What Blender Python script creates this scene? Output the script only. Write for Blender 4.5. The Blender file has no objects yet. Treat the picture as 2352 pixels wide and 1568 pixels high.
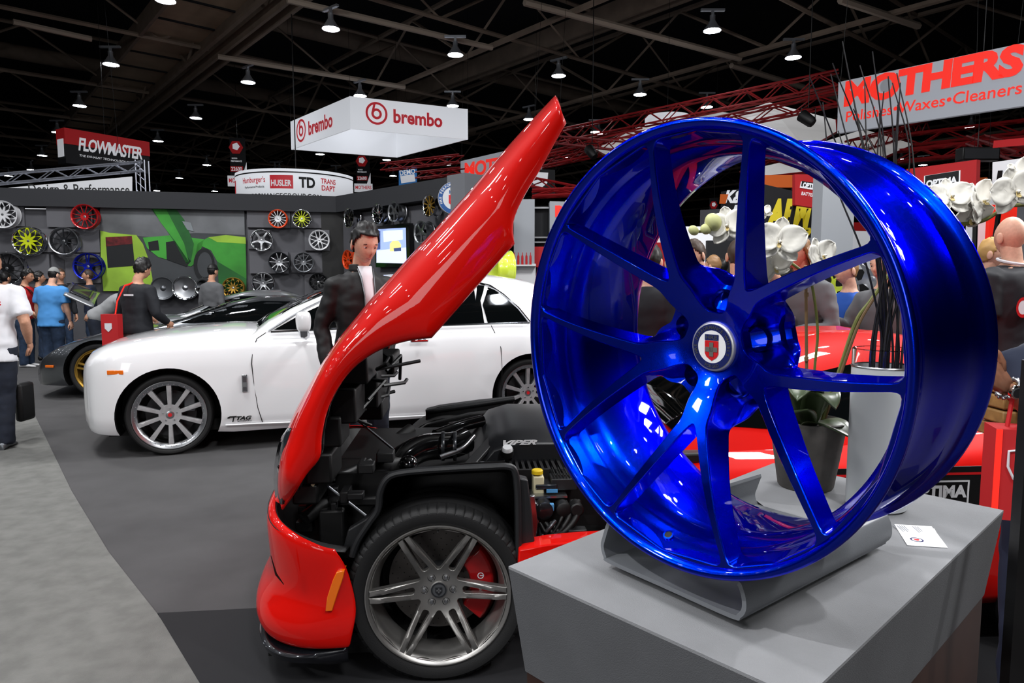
import bpy, bmesh, math, random
from math import sin, cos, tan, pi, radians, degrees, atan2, hypot, sqrt, exp
from mathutils import Vector, Matrix, noise
from mathutils.geometry import delaunay_2d_cdt
random.seed(7)
SC = bpy.context.scene
COL = SC.collection
# ---------------------------------------------------------------- camera
F_PX, CX, CY, TH, CAM_H = 1568.0, 1176.0, 784.0, radians(5.25), 1.5
cd = bpy.data.cameras.new('camera'); cd.sensor_width = 36.0; cd.lens = 36.0*F_PX/2352.0
cd.clip_start = 0.05; cd.clip_end = 400
cam = bpy.data.objects.new('camera', cd); COL.objects.link(cam)
cam.location = (0, 0, CAM_H); cam.rotation_euler = (pi/2-TH, 0, 0)
SC.camera = cam
cd.dof.use_dof = False
# ---------------------------------------------------------------- world, exposure
SC.view_settings.view_transform = 'Standard'; SC.view_settings.look = 'None'
SC.view_settings.gamma = 1.0; SC.view_settings.use_curve_mapping = False
SC.view_settings.exposure = 0.0
W = bpy.data.worlds.new('world'); SC.world = W; W.use_nodes = True
bg = W.node_tree.nodes['Background']; bg.inputs[0].default_value = (0.50, 0.54, 0.62, 1); bg.inputs[1].default_value = 0.10
SC.cycles.max_bounces = 7; SC.cycles.diffuse_bounces = 2; SC.cycles.glossy_bounces = 4
SC.cycles.transmission_bounces = 6; SC.cycles.transparent_max_bounces = 8
SC.cycles.caustics_reflective = False; SC.cycles.caustics_refractive = False
SC.cycles.sample_clamp_indirect = 4.0
SC.cycles.use_light_tree = True
LAMP_STRENGTH = 66.0
def area(name, loc, target, size, power, col=(1, 1, 1), spread=pi):
    l = bpy.data.lights.new(name, 'AREA'); l.energy = power; l.size = size; l.color = col; l.spread = spread
    o = bpy.data.objects.new(name, l); COL.objects.link(o); o.location = loc
    o.rotation_euler = (Vector(target)-Vector(loc)).to_track_quat('-Z', 'Y').to_euler(); return o
def spot(name, loc, target, power, ang, blend=.4, size=.15, col=(1, 1, 1)):
    l = bpy.data.lights.new(name, 'SPOT'); l.energy = power; l.spot_size = radians(ang); l.spot_blend = blend
    l.shadow_soft_size = size; l.color = col
    o = bpy.data.objects.new(name, l); COL.objects.link(o); o.location = loc
    o.rotation_euler = (Vector(target)-Vector(loc)).to_track_quat('-Z', 'Y').to_euler(); return o
spot('pedestal_spot_light', (-2.6, -0.8, 5.2), (.4, 1.1, 1.1), 560, 34, .35, .05)
spot('pedestal_spot_light', (1.6, -2.2, 5.0), (.6, 1.2, 1.1), 150, 40, .5, .07)
spot('pedestal_spot_light', (3.2, .2, 5.4), (.45, 1.1, 1.5), 340, 26, .5, .05)  # added spot without a fixture, brightens the top of the blue barrel
area('hall_fill_area', (-3.5, 3.5, 8.6), (-2.2, 5.5, 0), 1.2, 330)  # added overhead areas, unseen, topping up the modelled hall lamps
area('hall_fill_area', (2.5, -3.5, 8.6), (1.0, 3.0, 0.5), 1.2, 320)
area('hall_fill_area', (-7.5, 8.5, 8.6), (-7, 12, 1), 1.2, 480)
area('face_fill_light', (-5.5, .5, 4.6), (-1.0, 4.8, 1.4), .8, 110)  # added, unseen; lifts the dark face of the man in the jacket
area('rear_fill_light', (-3.0, -6.5, 3.4), (0, 2.5, 1.0), 3.0, 130)  # added soft panel behind the camera, brightens surfaces that face it
area('hall_fill_area', (3.5, 6.5, 7.5), (3.0, 8.5, 1), 1.2, 420)  # another added overhead fill without a fixture
for _p in ((5.2, 4.6, 3.7), (5.8, 4.3, 4.0), (5.0, 5.4, 4.4), (6.2, 5.0, 3.5), (5.4, 3.7, 3.3), (4.6, 5.6, 3.4)):
    area('barrel_glint_light', _p, (.6, 1.0, 1.3), .3, 42)  # added cluster out of view, makes bright dots on the blue barrel
# ---------------------------------------------------------------- pixel <-> world
FW = Vector((0, cos(TH), -sin(TH))); UP = Vector((0, sin(TH), cos(TH))); RT = Vector((1, 0, 0)); O0 = Vector((0, 0, CAM_H))
def ray(x, y): return FW + RT*((x-CX)/F_PX) - UP*((y-CY)/F_PX)
def G(x, y, z=0.0):
    r = ray(x, y); return O0 + r*((z-CAM_H)/r.z)
def P(x, y, Y):
    r = ray(x, y); return O0 + r*(Y/r.y)
def PL(x, y, o, n):
    r = ray(x, y); o = Vector(o); n = Vector(n); return O0 + r*((o-O0).dot(n)/r.dot(n))
# ---------------------------------------------------------------- materials
def lin(c):
    if isinstance(c, str):
        c = [int(c[i:i+2], 16)/255 for i in (0, 2, 4)]
    return tuple((v/12.92 if v <= .04045 else ((v+.055)/1.055)**2.4) for v in c[:3]) + (1.0,)
MATS = {}
def mat(name, col='808080', rough=.5, metal=0.0, coat=0.0, emit=None, es=1.0, noise_amt=0.0, noise_scale=40, bump=0.0, bump_scale=200,
        spec=None, alpha=1.0, trans=0.0, ior=1.45, sheen=0.0, coatr=.03, col2=None, aniso=0.0, flake=0.0, back=True):
    if name in MATS: return MATS[name]
    m = bpy.data.materials.new(name); m.use_nodes = True; MATS[name] = m
    nt = m.node_tree; b = nt.nodes['Principled BSDF']; I = b.inputs
    I['Base Color'].default_value = lin(col); I['Roughness'].default_value = rough; I['Metallic'].default_value = metal
    I['Coat Weight'].default_value = coat; I['Coat Roughness'].default_value = coatr; I['IOR'].default_value = ior
    I['Transmission Weight'].default_value = trans; I['Alpha'].default_value = alpha; I['Anisotropic'].default_value = aniso
    if spec is not None: I['Specular IOR Level'].default_value = spec
    if sheen: I['Sheen Weight'].default_value = sheen
    if emit: I['Emission Color'].default_value = lin(emit); I['Emission Strength'].default_value = es
    tc = nt.nodes.new('ShaderNodeTexCoord')
    if noise_amt or col2:
        n = nt.nodes.new('ShaderNodeTexNoise'); n.inputs['Scale'].default_value = noise_scale; n.inputs['Detail'].default_value = 4
        nt.links.new(tc.outputs['Object'], n.inputs['Vector'])
        r = nt.nodes.new('ShaderNodeMix'); r.data_type = 'RGBA'
        a = lin(col)
        if col2: c2 = lin(col2)
        else: c2 = tuple(min(1, v*(1+noise_amt)) for v in a[:3])+(1,); a = tuple(v*(1-noise_amt) for v in a[:3])+(1,)
        r.inputs[6].default_value = a; r.inputs[7].default_value = c2
        mr = nt.nodes.new('ShaderNodeMapRange'); mr.inputs[1].default_value = .35; mr.inputs[2].default_value = .65
        nt.links.new(n.outputs['Fac'], mr.inputs[0]); nt.links.new(mr.outputs[0], r.inputs[0])
        nt.links.new(r.outputs[2], I['Base Color'])
    if bump:
        n2 = nt.nodes.new('ShaderNodeTexNoise'); n2.inputs['Scale'].default_value = bump_scale; n2.inputs['Detail'].default_value = 2
        nt.links.new(tc.outputs['Object'], n2.inputs['Vector'])
        bp = nt.nodes.new('ShaderNodeBump'); bp.inputs['Strength'].default_value = bump; bp.inputs['Distance'].default_value = .002
        nt.links.new(n2.outputs['Fac'], bp.inputs['Height']); nt.links.new(bp.outputs[0], I['Normal'])
    if flake:
        n3 = nt.nodes.new('ShaderNodeTexVoronoi'); n3.inputs['Scale'].default_value = 900
        nt.links.new(tc.outputs['Object'], n3.inputs['Vector'])
        mm = nt.nodes.new('ShaderNodeMapRange'); mm.inputs[3].default_value = max(0, rough-flake); mm.inputs[4].default_value = rough+flake
        nt.links.new(n3.outputs['Color'], mm.inputs[0]); nt.links.new(mm.outputs[0], I['Roughness'])
    return m
M_ = mat
mat('black', '0a0a0b', .5); mat('blackgloss', '060607', .12, coat=.6); mat('rubber', '141415', .62, bump=.3, bump_scale=300)
mat('rubber_side', '101011', .5); mat('plastic', '1b1c1e', .42, bump=.25, bump_scale=500); mat('darkgrey', '2c2d30', .5)
mat('chrome', 'd8dade', .08, 1); mat('silver', 'b4b6ba', .28, 1); mat('brushed', 'cfcfd1', .38, .7, noise_amt=.08, noise_scale=30)
mat('redpaint', 'd00a02', .5, coat=.75, coatr=.02, spec=.1); mat('whitepaint', 'f0f0f2', .3, coat=1.0)
mat('greypaint', '5d6064', .3, .8, coat=1.0); mat('silverpaint', 'a9acb0', .28, .7, coat=1.0)
mat('glassdark', '07090a', .04, coat=1.0); mat('white', 'e8e8ea', .5); mat('text_dark', '1c1c1e', .5)
mat('red', 'c4141a', .45); mat('skin', 'c08d72', .5, noise_amt=.06, noise_scale=60)
mat('skin2', 'd0a088', .5, noise_amt=.06, noise_scale=60); mat('skin3', '9a6a52', .5, noise_amt=.06, noise_scale=60)
mat('orange', 'f07008', .25, coat=.6)
# ---------------------------------------------------------------- objects
def tag(o, label=None, cat=None, group=None, kind=None):
    if label: o['label'] = label
    if cat: o['category'] = cat
    if group: o['group'] = group
    if kind: o['kind'] = kind
    return o
def thing(name, label, cat, loc=(0, 0, 0), rz=0.0, group=None, parent=None, M=None):
    o = bpy.data.objects.new(name, None); COL.objects.link(o); o.empty_display_size = .1
    if M is not None: o.matrix_world = M
    else: o.location = loc; o.rotation_euler = (0, 0, rz)
    tag(o, label, cat, group); o['_M'] = 0; del o['_M']
    return o
def rootM(o):
    M = o.matrix_basis.copy()
    while o.parent: o = o.parent; M = o.matrix_basis @ M
    return M
def kids(o):
    return [c for c in COL.objects if c.parent == o]
def copy_tree(o, index=None, M=None):
    if index is None:
        index = {}
        for c in COL.objects:
            if c.parent: index.setdefault(c.parent.name, []).append(c)
    c = o.copy(); COL.objects.link(c)
    if M is not None: c.matrix_basis = M
    for ch in index.get(o.name, []):
        d = copy_tree(ch, index); d.parent = c
    return c
class MB:
    def __init__(s): s.v = []; s.f = []; s.T = None
    def add(s, vs, fs, M=None):
        b = len(s.v)
        for p in vs:
            p = Vector(p)
            if M is not None: p = M @ p
            if s.T is not None: p = s.T @ p
            s.v.append(p)
        s.f += [tuple(b+i for i in f) for f in fs]; return s
    def box(s, c, d, M=None):
        x, y, z = [k/2 for k in d]; c = Vector(c)
        vs = [c+Vector((i*x, j*y, k*z)) for k in (-1, 1) for j in (-1, 1) for i in (-1, 1)]
        return s.add(vs, [(0, 2, 3, 1), (4, 5, 7, 6), (0, 1, 5, 4), (2, 6, 7, 3), (0, 4, 6, 2), (1, 3, 7, 5)], M)
    def loft(s, rings, cap=True, closed=True, loop=False, M=None):
        n = len(rings[0]); vs = [p for r in rings for p in r]; fs = []
        R = len(rings)
        for i in range(R if loop else R-1):
            a = i*n; b = ((i+1) % R)*n
            for j in range(n if closed else n-1):
                k = (j+1) % n; fs.append((a+j, a+k, b+k, b+j))
        if cap and not loop and closed:
            fs.append(tuple(range(n-1, -1, -1))); fs.append(tuple((R-1)*n+j for j in range(n)))
        return s.add(vs, fs, M)
    def tube(s, pts, r, n=8, cap=True, M=None, flat=1.0, loop=False):
        pts = [Vector(p) for p in pts]; L = len(pts)
        rr = r if isinstance(r, (list, tuple)) else [r]*L
        rings = []; prev = None
        for i, p in enumerate(pts):
            if loop: t = pts[(i+1) % L]-pts[i-1]
            else: t = (pts[min(i+1, L-1)]-pts[max(i-1, 0)])
            if t.length < 1e-9: t = Vector((0, 0, 1))
            t.normalize()
            if prev is None:
                a = Vector((0, 0, 1)) if abs(t.z) < .9 else Vector((1, 0, 0)); u = t.cross(a).normalized()
            else: u = (prev - t*prev.dot(t)).normalized()
            prev = u; w = t.cross(u)
            rings.append([p+(u*cos(2*pi*k/n)+w*(sin(2*pi*k/n)*flat))*rr[i] for k in range(n)])
        return s.loft(rings, cap=cap, M=M, loop=loop)
    def lathe(s, prof, n=48, M=None, closed=False, a0=0, a1=2*pi):
        full = abs(a1-a0-2*pi) < 1e-6; rings = []
        m = n if full else n+1
        for i in range(m):
            a = a0+(a1-a0)*i/n; rings.append([(r*cos(a), r*sin(a), z) for r, z in prof])
        return s.loft(rings, cap=False, closed=closed, loop=full, M=M)
    def prism(s, poly, h, M=None, z0=0.0):
        n = len(poly); vs = [(x, y, z0) for x, y in poly]+[(x, y, z0+h) for x, y in poly]
        fs = [tuple(range(n-1, -1, -1)), tuple(range(n, 2*n))]+[(i, (i+1) % n, n+(i+1) % n, n+i) for i in range(n)]
        return s.add(vs, fs, M)
    def grid(s, rows, M=None, thick=0.0):
        return s.loft(rows, cap=False, closed=False, M=M)
    def sphere(s, c, r, n=16, m=10, M=None):
        if not isinstance(r, (list, tuple)): r = (r, r, r)
        c = Vector(c); vs = [c+Vector((0, 0, r[2]))]; fs = []
        for i in range(1, m):
            ph = pi*i/m
            for j in range(n):
                t = 2*pi*j/n; vs.append(c+Vector((r[0]*sin(ph)*cos(t), r[1]*sin(ph)*sin(t), r[2]*cos(ph))))
        vs.append(c-Vector((0, 0, r[2])))
        for j in range(n): fs.append((0, 1+j, 1+(j+1) % n))
        for i in range(m-2):
            for j in range(n):
                a = 1+i*n+j; b = 1+i*n+(j+1) % n; fs.append((a, a+n, b+n, b))
        e = len(vs)-1; q = 1+(m-2)*n
        for j in range(n): fs.append((e, q+(j+1) % n, q+j))
        return s.add(vs, fs, M)
    def build(s, name, m, parent=None, world=False, sharp=35, solid=0.0, bevel=0.0, bseg=2, sub=0, smooth=True, fixn=True, offset=0.0):
        me = bpy.data.meshes.new(name)
        vs = s.v
        if world and parent is not None:
            Mi = rootM(parent).inverted(); vs = [Mi @ p for p in vs]
        me.from_pydata([tuple(p) for p in vs], [], s.f); me.update()
        if fixn:
            bm = bmesh.new(); bm.from_mesh(me); bmesh.ops.recalc_face_normals(bm, faces=bm.faces); bm.to_mesh(me); bm.free()
        if smooth and len(me.polygons):
            me.polygons.foreach_set('use_smooth', [True]*len(me.polygons))
            me.set_sharp_from_angle(angle=radians(sharp))
        if isinstance(m, str): m = MATS[m]
        me.materials.append(m)
        o = bpy.data.objects.new(name, me); COL.objects.link(o)
        if parent is not None: o.parent = parent
        if solid:
            q = o.modifiers.new('thickness', 'SOLIDIFY'); q.thickness = solid; q.offset = offset
        if bevel:
            q = o.modifiers.new('bevel', 'BEVEL'); q.width = bevel; q.segments = bseg; q.limit_method = 'ANGLE'; q.angle_limit = radians(40); q.harden_normals = False
        if sub:
            q = o.modifiers.new('subdivision', 'SUBSURF'); q.levels = sub; q.render_levels = sub
        return o
def boxo(name, c, d, m, parent=None, M=None, bevel=0.0):
    return MB().box(c, d, M).build(name, m, parent, bevel=bevel)
def frame(o, x, y, z=None):
    """matrix from origin, x axis, y axis"""
    x = Vector(x).normalized(); y = Vector(y); z = x.cross(y).normalized(); y = z.cross(x)
    return Matrix(((x.x, y.x, z.x, o[0]), (x.y, y.y, z.y, o[1]), (x.z, y.z, z.z, o[2]), (0, 0, 0, 1)))
_tc = {}
def textm(body, size=1.0, bold=0.0, shear=0.0, space=1.0, ext=0.0, align='CENTER', res=3):
    c = bpy.data.curves.new('t', 'FONT'); c.body = body; c.size = size; c.offset = bold*size; c.shear = shear; c.space_character = space
    c.extrude = ext; c.align_x = align; c.align_y = 'CENTER'; c.resolution_u = res; c.fill_mode = 'BOTH' if ext else 'FRONT'
    o = bpy.data.objects.new('t', c); me = bpy.data.meshes.new_from_object(o)
    vs = [v.co.copy() for v in me.vertices]; fs = [tuple(p.vertices) for p in me.polygons]
    bpy.data.objects.remove(o); bpy.data.curves.remove(c); bpy.data.meshes.remove(me)
    return vs, fs
def text(body, w, h, M, m, parent, name='lettering', bold=.02, shear=0.0, space=1.0, ext=.0, world=False, warp=None, fit=True):
    """lettering fitted into a w x h box centred at the origin of M (x right, y up, z out)"""
    vs, fs = textm(body, 1.0, bold, shear, space, .0)
    if not vs: return None
    x0 = min(v.x for v in vs); x1 = max(v.x for v in vs); y0 = min(v.y for v in vs); y1 = max(v.y for v in vs)
    sx = w/(x1-x0); sy = (h/(y1-y0)) if h else sx
    out = []
    for v in vs:
        x = (v.x-(x0+x1)/2)*sx; y = (v.y-(y0+y1)/2)*sy
        p = Vector((x, y, 0))
        if warp: p = Vector(warp(x, y))
        out.append(p)
    if ext:
        # give letters a thickness
        n = len(out); E = {}
        for f in fs:
            for i in range(len(f)):
                a, b = f[i], f[(i+1) % len(f)]; E[(a, b)] = 1
        back = [p - Vector((0, 0, ext)) for p in out]; ff = list(fs)
        for (a, b) in E:
            if (b, a) not in E: ff.append((a, a+n, b+n, b))
        out = out+back; fs = ff
    return MB().add(out, fs, M).build(name, m, parent, world=world, smooth=False, fixn=False)
def smoothstep(a, b, x):
    t = max(0.0, min(1.0, (x-a)/(b-a))); return t*t*(3-2*t)
def interp(tab, x):
    if x <= tab[0][0]: return tab[0][1]
    for (a, u), (b, w) in zip(tab, tab[1:]):
        if x <= b: return u+(w-u)*(x-a)/(b-a)
    return tab[-1][1]
def spline(pts, n=8, closed=False):
    """Catmull-Rom through points (tuples or vectors)"""
    pts = [Vector(p) for p in pts]; L = len(pts); out = []
    rng = range(L if closed else L-1)
    for i in rng:
        p0 = pts[(i-1) % L] if closed or i > 0 else pts[0]*2-pts[1]
        p1 = pts[i]; p2 = pts[(i+1) % L]
        p3 = pts[(i+2) % L] if closed or i+2 < L else pts[-1]*2-pts[-2]
        for k in range(n):
            t = k/n; out.append(.5*((2*p1)+(p2-p0)*t+(2*p0-5*p1+4*p2-p3)*t*t+(3*p1-p0-3*p2+p3)*t**3))
    if not closed: out.append(pts[-1])
    return out
def round_poly(pts, rad, n=5):
    out = []; L = len(pts)
    for i, p in enumerate(pts):
        p = Vector(p); a = Vector(pts[i-1])-p; b = Vector(pts[(i+1) % L])-p
        r = rad[i] if isinstance(rad, (list, tuple)) else rad
        d = min(r, a.length*.49, b.length*.49); A = p+a.normalized()*d; B = p+b.normalized()*d
        for k in range(n+1):
            t = k/n; out.append(A*(1-t)**2+p*(2*t*(1-t))+B*t*t)
    return out
def in_poly(x, y, poly):
    c = False; n = len(poly); j = n-1
    for i in range(n):
        xi, yi = poly[i][0], poly[i][1]; xj, yj = poly[j][0], poly[j][1]
        if (yi > y) != (yj > y) and x < (xj-xi)*(y-yi)/(yj-yi)+xi: c = not c
        j = i
    return c
# ================================================================ wheels
def curve_win(phi, pol, rad=.006, n=4):
    pts = [(r*cos(phi+a), r*sin(phi+a)) for r, a in pol]
    return round_poly(pts, rad, n)
def inset(poly, d):
    """shrink a closed 2D curve by d (towards its inside)"""
    L = len(poly); A = sum(poly[i-1][0]*poly[i][1]-poly[i][0]*poly[i-1][1] for i in range(L)); sg = 1 if A > 0 else -1; out = []
    for i in range(L):
        t = Vector(poly[(i+1) % L])-Vector(poly[i-1])
        if t.length < 1e-9: out.append(Vector(poly[i])); continue
        t.normalize(); out.append(Vector(poly[i])+Vector((-t.y, t.x))*d*sg)
    return out
def face_tri(curves, zfun, R, step, nR=96):
    pts = [Vector((R*cos(2*pi*i/nR), R*sin(2*pi*i/nR))) for i in range(nR)]; edges = [(i, (i+1) % nR) for i in range(nR)]
    for c in curves:
        b = len(pts); pts += [Vector((p[0], p[1])) for p in c]; edges += [(b+i, b+(i+1) % len(c)) for i in range(len(c))]
    k = int(R/step)+1
    for i in range(-k, k+1):
        for j in range(-k, k+1):
            x = (i+.5*(j % 2))*step; y = j*step*.866
            if hypot(x, y) < R*.985 and not any(in_poly(x, y, c) for c in curves): pts.append(Vector((x, y)))
    vs, es, fs, *_ = delaunay_2d_cdt(pts, edges, [], 0, 1e-6)
    keep = []
    for f in fs:
        cx = sum(vs[i].x for i in f)/len(f); cy = sum(vs[i].y for i in f)/len(f)
        if hypot(cx, cy) < R and not any(in_poly(cx, cy, c) for c in curves): keep.append(tuple(f))
    return [Vector((v.x, v.y, zfun(hypot(v.x, v.y)))) for v in vs], keep
def spokes_mb(wins, afun, R, step, thick, levels=None, back=True, edge=.0015):
    """wins: closed curves; levels: fn(curve index, t)-> 2D curve at depth fraction"""
    mb = MB(); TK = thick if callable(thick) else (lambda r: thick)
    vs, fs = face_tri(wins, lambda r: -afun(r), R, step); mb.add(vs, fs)
    for k, c in enumerate(wins):
        last = levels(k, c, 1.0) if levels else inset(c, .002)
        rings = [[(p[0], p[1], -afun(hypot(p[0], p[1]))) for p in c]]
        for t in ((0, .08, .3, .55, .8, 1.0) if levels else (0, .1, 1.0)):
            q = levels(k, c, t) if levels else inset(c, edge+.001*t)
            rings.append([(p[0], p[1], -afun(hypot(c[i][0], c[i][1]))-edge-(TK(hypot(c[i][0], c[i][1]))-edge)*t) for i, p in enumerate(q)])
        mb.loft(rings, cap=False)
    if back:
        cs = [levels(k, c, 1.0) if levels else inset(c, .002) for k, c in enumerate(wins)]
        vs, fs = face_tri(cs, lambda r: -afun(r)-TK(r), R, step*1.6); mb.add(vs, [tuple(reversed(f)) for f in fs])
    return mb
def rim_prof(R, W, lip=.02):
    return [(R, 0), (R+.0005, -.004), (R-.0005, -.010), (R-.012, -.017), (R-.017, -.03), (R-.018, -.05), (R-.034, -.07), (R-.036, -.11), (R-.02, -.15), (R-.016, -W+.025),
            (R-.014, -W+.012), (R-.003, -W+.006), (R-.002, -W+.001), (R-.006, -W), (R-.012, -W+.003), (R-.022, -W+.012), (R-.028, -.14), (R-.042, -.11), (R-.04, -.075),
            (R-.029, -.055), (R-lip-.004, -.035), (R-lip, -.014), (R-lip*.55, -.006), (R-.006, -.0006), (R-.003, 0.0006)]
def spoke_wins(N, w, rin, rout, rot=0, w2=None, rad=.006):
    out = []; w2 = w if w2 is None else w2
    for i in range(N):
        a = pi/N-math.asin(w/rin); b = pi/N-math.asin(w2/rout)
        out.append(curve_win(rot+2*pi*i/N, [(rin, -a), (rout, -b), (rout, 0), (rout, b), (rin, a)], [rad*.7, rad, 0, rad, rad*.7]))
    return out
def double_wins(N, w, g, rin, rout, rot=0, splay=0.0):
    """N pairs of spokes of half width w, slit of half width g inside each pair"""
    out = []
    for i in range(N):
        c = rot+2*pi*i/N
        sp = lambda r, k: math.asin(min(.95, (k+splay*max(0, (r-rin))/(rout-rin))/r))
        r1 = rin*1.12
        out.append(curve_win(c, [(r1, -sp(r1, g)), (rout, -sp(rout, g)), (rout, sp(rout, g)), (r1, sp(r1, g))], g*.9, 3))
        h = pi/N; A = lambda r: h-sp(r, g+2*w)
        out.append(curve_win(c+h, [(rin, -A(rin)), (rout, -A(rout)), (rout, 0), (rout, A(rout)), (rin, A(rin))], [.008, .006, 0, .006, .008]))
    return out
def y_wins(N, aV, aB, rc, rb, rout, w, rot=0):
    out = []
    for i in range(N):
        c = rot+2*pi*i/N; h = pi/N
        out.append(curve_win(c, [(rc, -.03), (rout, -aV), (rout, 0), (rout, aV), (rc, .03)], [.004, .006, 0, .006, .004]))
        rm = rc*.95; am = h-math.asin(w/rm)
        out.append(curve_win(c+h, [(rb, -.12), (rm, -am), (rout, -aB), (rout, 0), (rout, aB), (rm, am), (rb, .12)], [.01, .03, .006, 0, .006, .03, .01]))
    return out
def mesh_wins(N, rin, rout, w, rot=0):
    """lattice of crossing spokes: outer triangles and inner diamonds"""
    out = []
    rm = rin+(rout-rin)*.5
    for i in range(N):
        c = rot+2*pi*i/N; h = pi/N
        out.append(curve_win(c, [(rm-.02, 0), (rout, -h+w/rout*2), (rout, h-w/rout*2)], .004, 3))
        out.append(curve_win(c+h, [(rin, 0), (rm, -h*.80), (rout-.018, 0), (rm, h*.80)], .004, 3))
    return out
def make_wheel(parent, M, style, R, W, col_s, col_r, afun=None, step=.012, thick=.03, cap='silver', name='spokes', root=None, hub=.032, lugs=0, lug_r=.056, lipd=.02, solid_disc=False, n=64):
    """builds spokes (the part), rim and centre cap; root: parent empty for a stand-alone wheel"""
    afun = afun or (lambda r: .012+.02*(1-min(1, r/(R*.9)))**2)
    if solid_disc:
        mb = MB().lathe([(R-.02, -.012), (R-.06, -.03), (.06, -.05), (.03, -.02), (0.0001, -.018)], n)
    else: mb = spokes_mb(style, afun, R-lipd+.003, step, thick)
    o = mb.build(name, col_s, parent if parent else root, sharp=50)
    if M is not None: o.matrix_basis = M
    sub = o if root is None else root
    MB().lathe(rim_prof(R, W, lipd), n, closed=True).build('rim', col_r, sub, sharp=60)
    z = -afun(0)
    MB().lathe([(.0001, z+.006), (hub*.7, z+.006), (hub, z+.003), (hub, z-.01)], 24).build('center_cap', cap, sub)
    for k in range(lugs):
        a = 2*pi*k/lugs+.3
        MB().lathe([(.0001, z+.006), (.007, z+.006), (.009, z), (.0095, z-.015)], 10, M=Matrix.Translation((lug_r*cos(a), lug_r*sin(a), 0))).build('lug_nut', 'chrome', sub)
    return o
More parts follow.
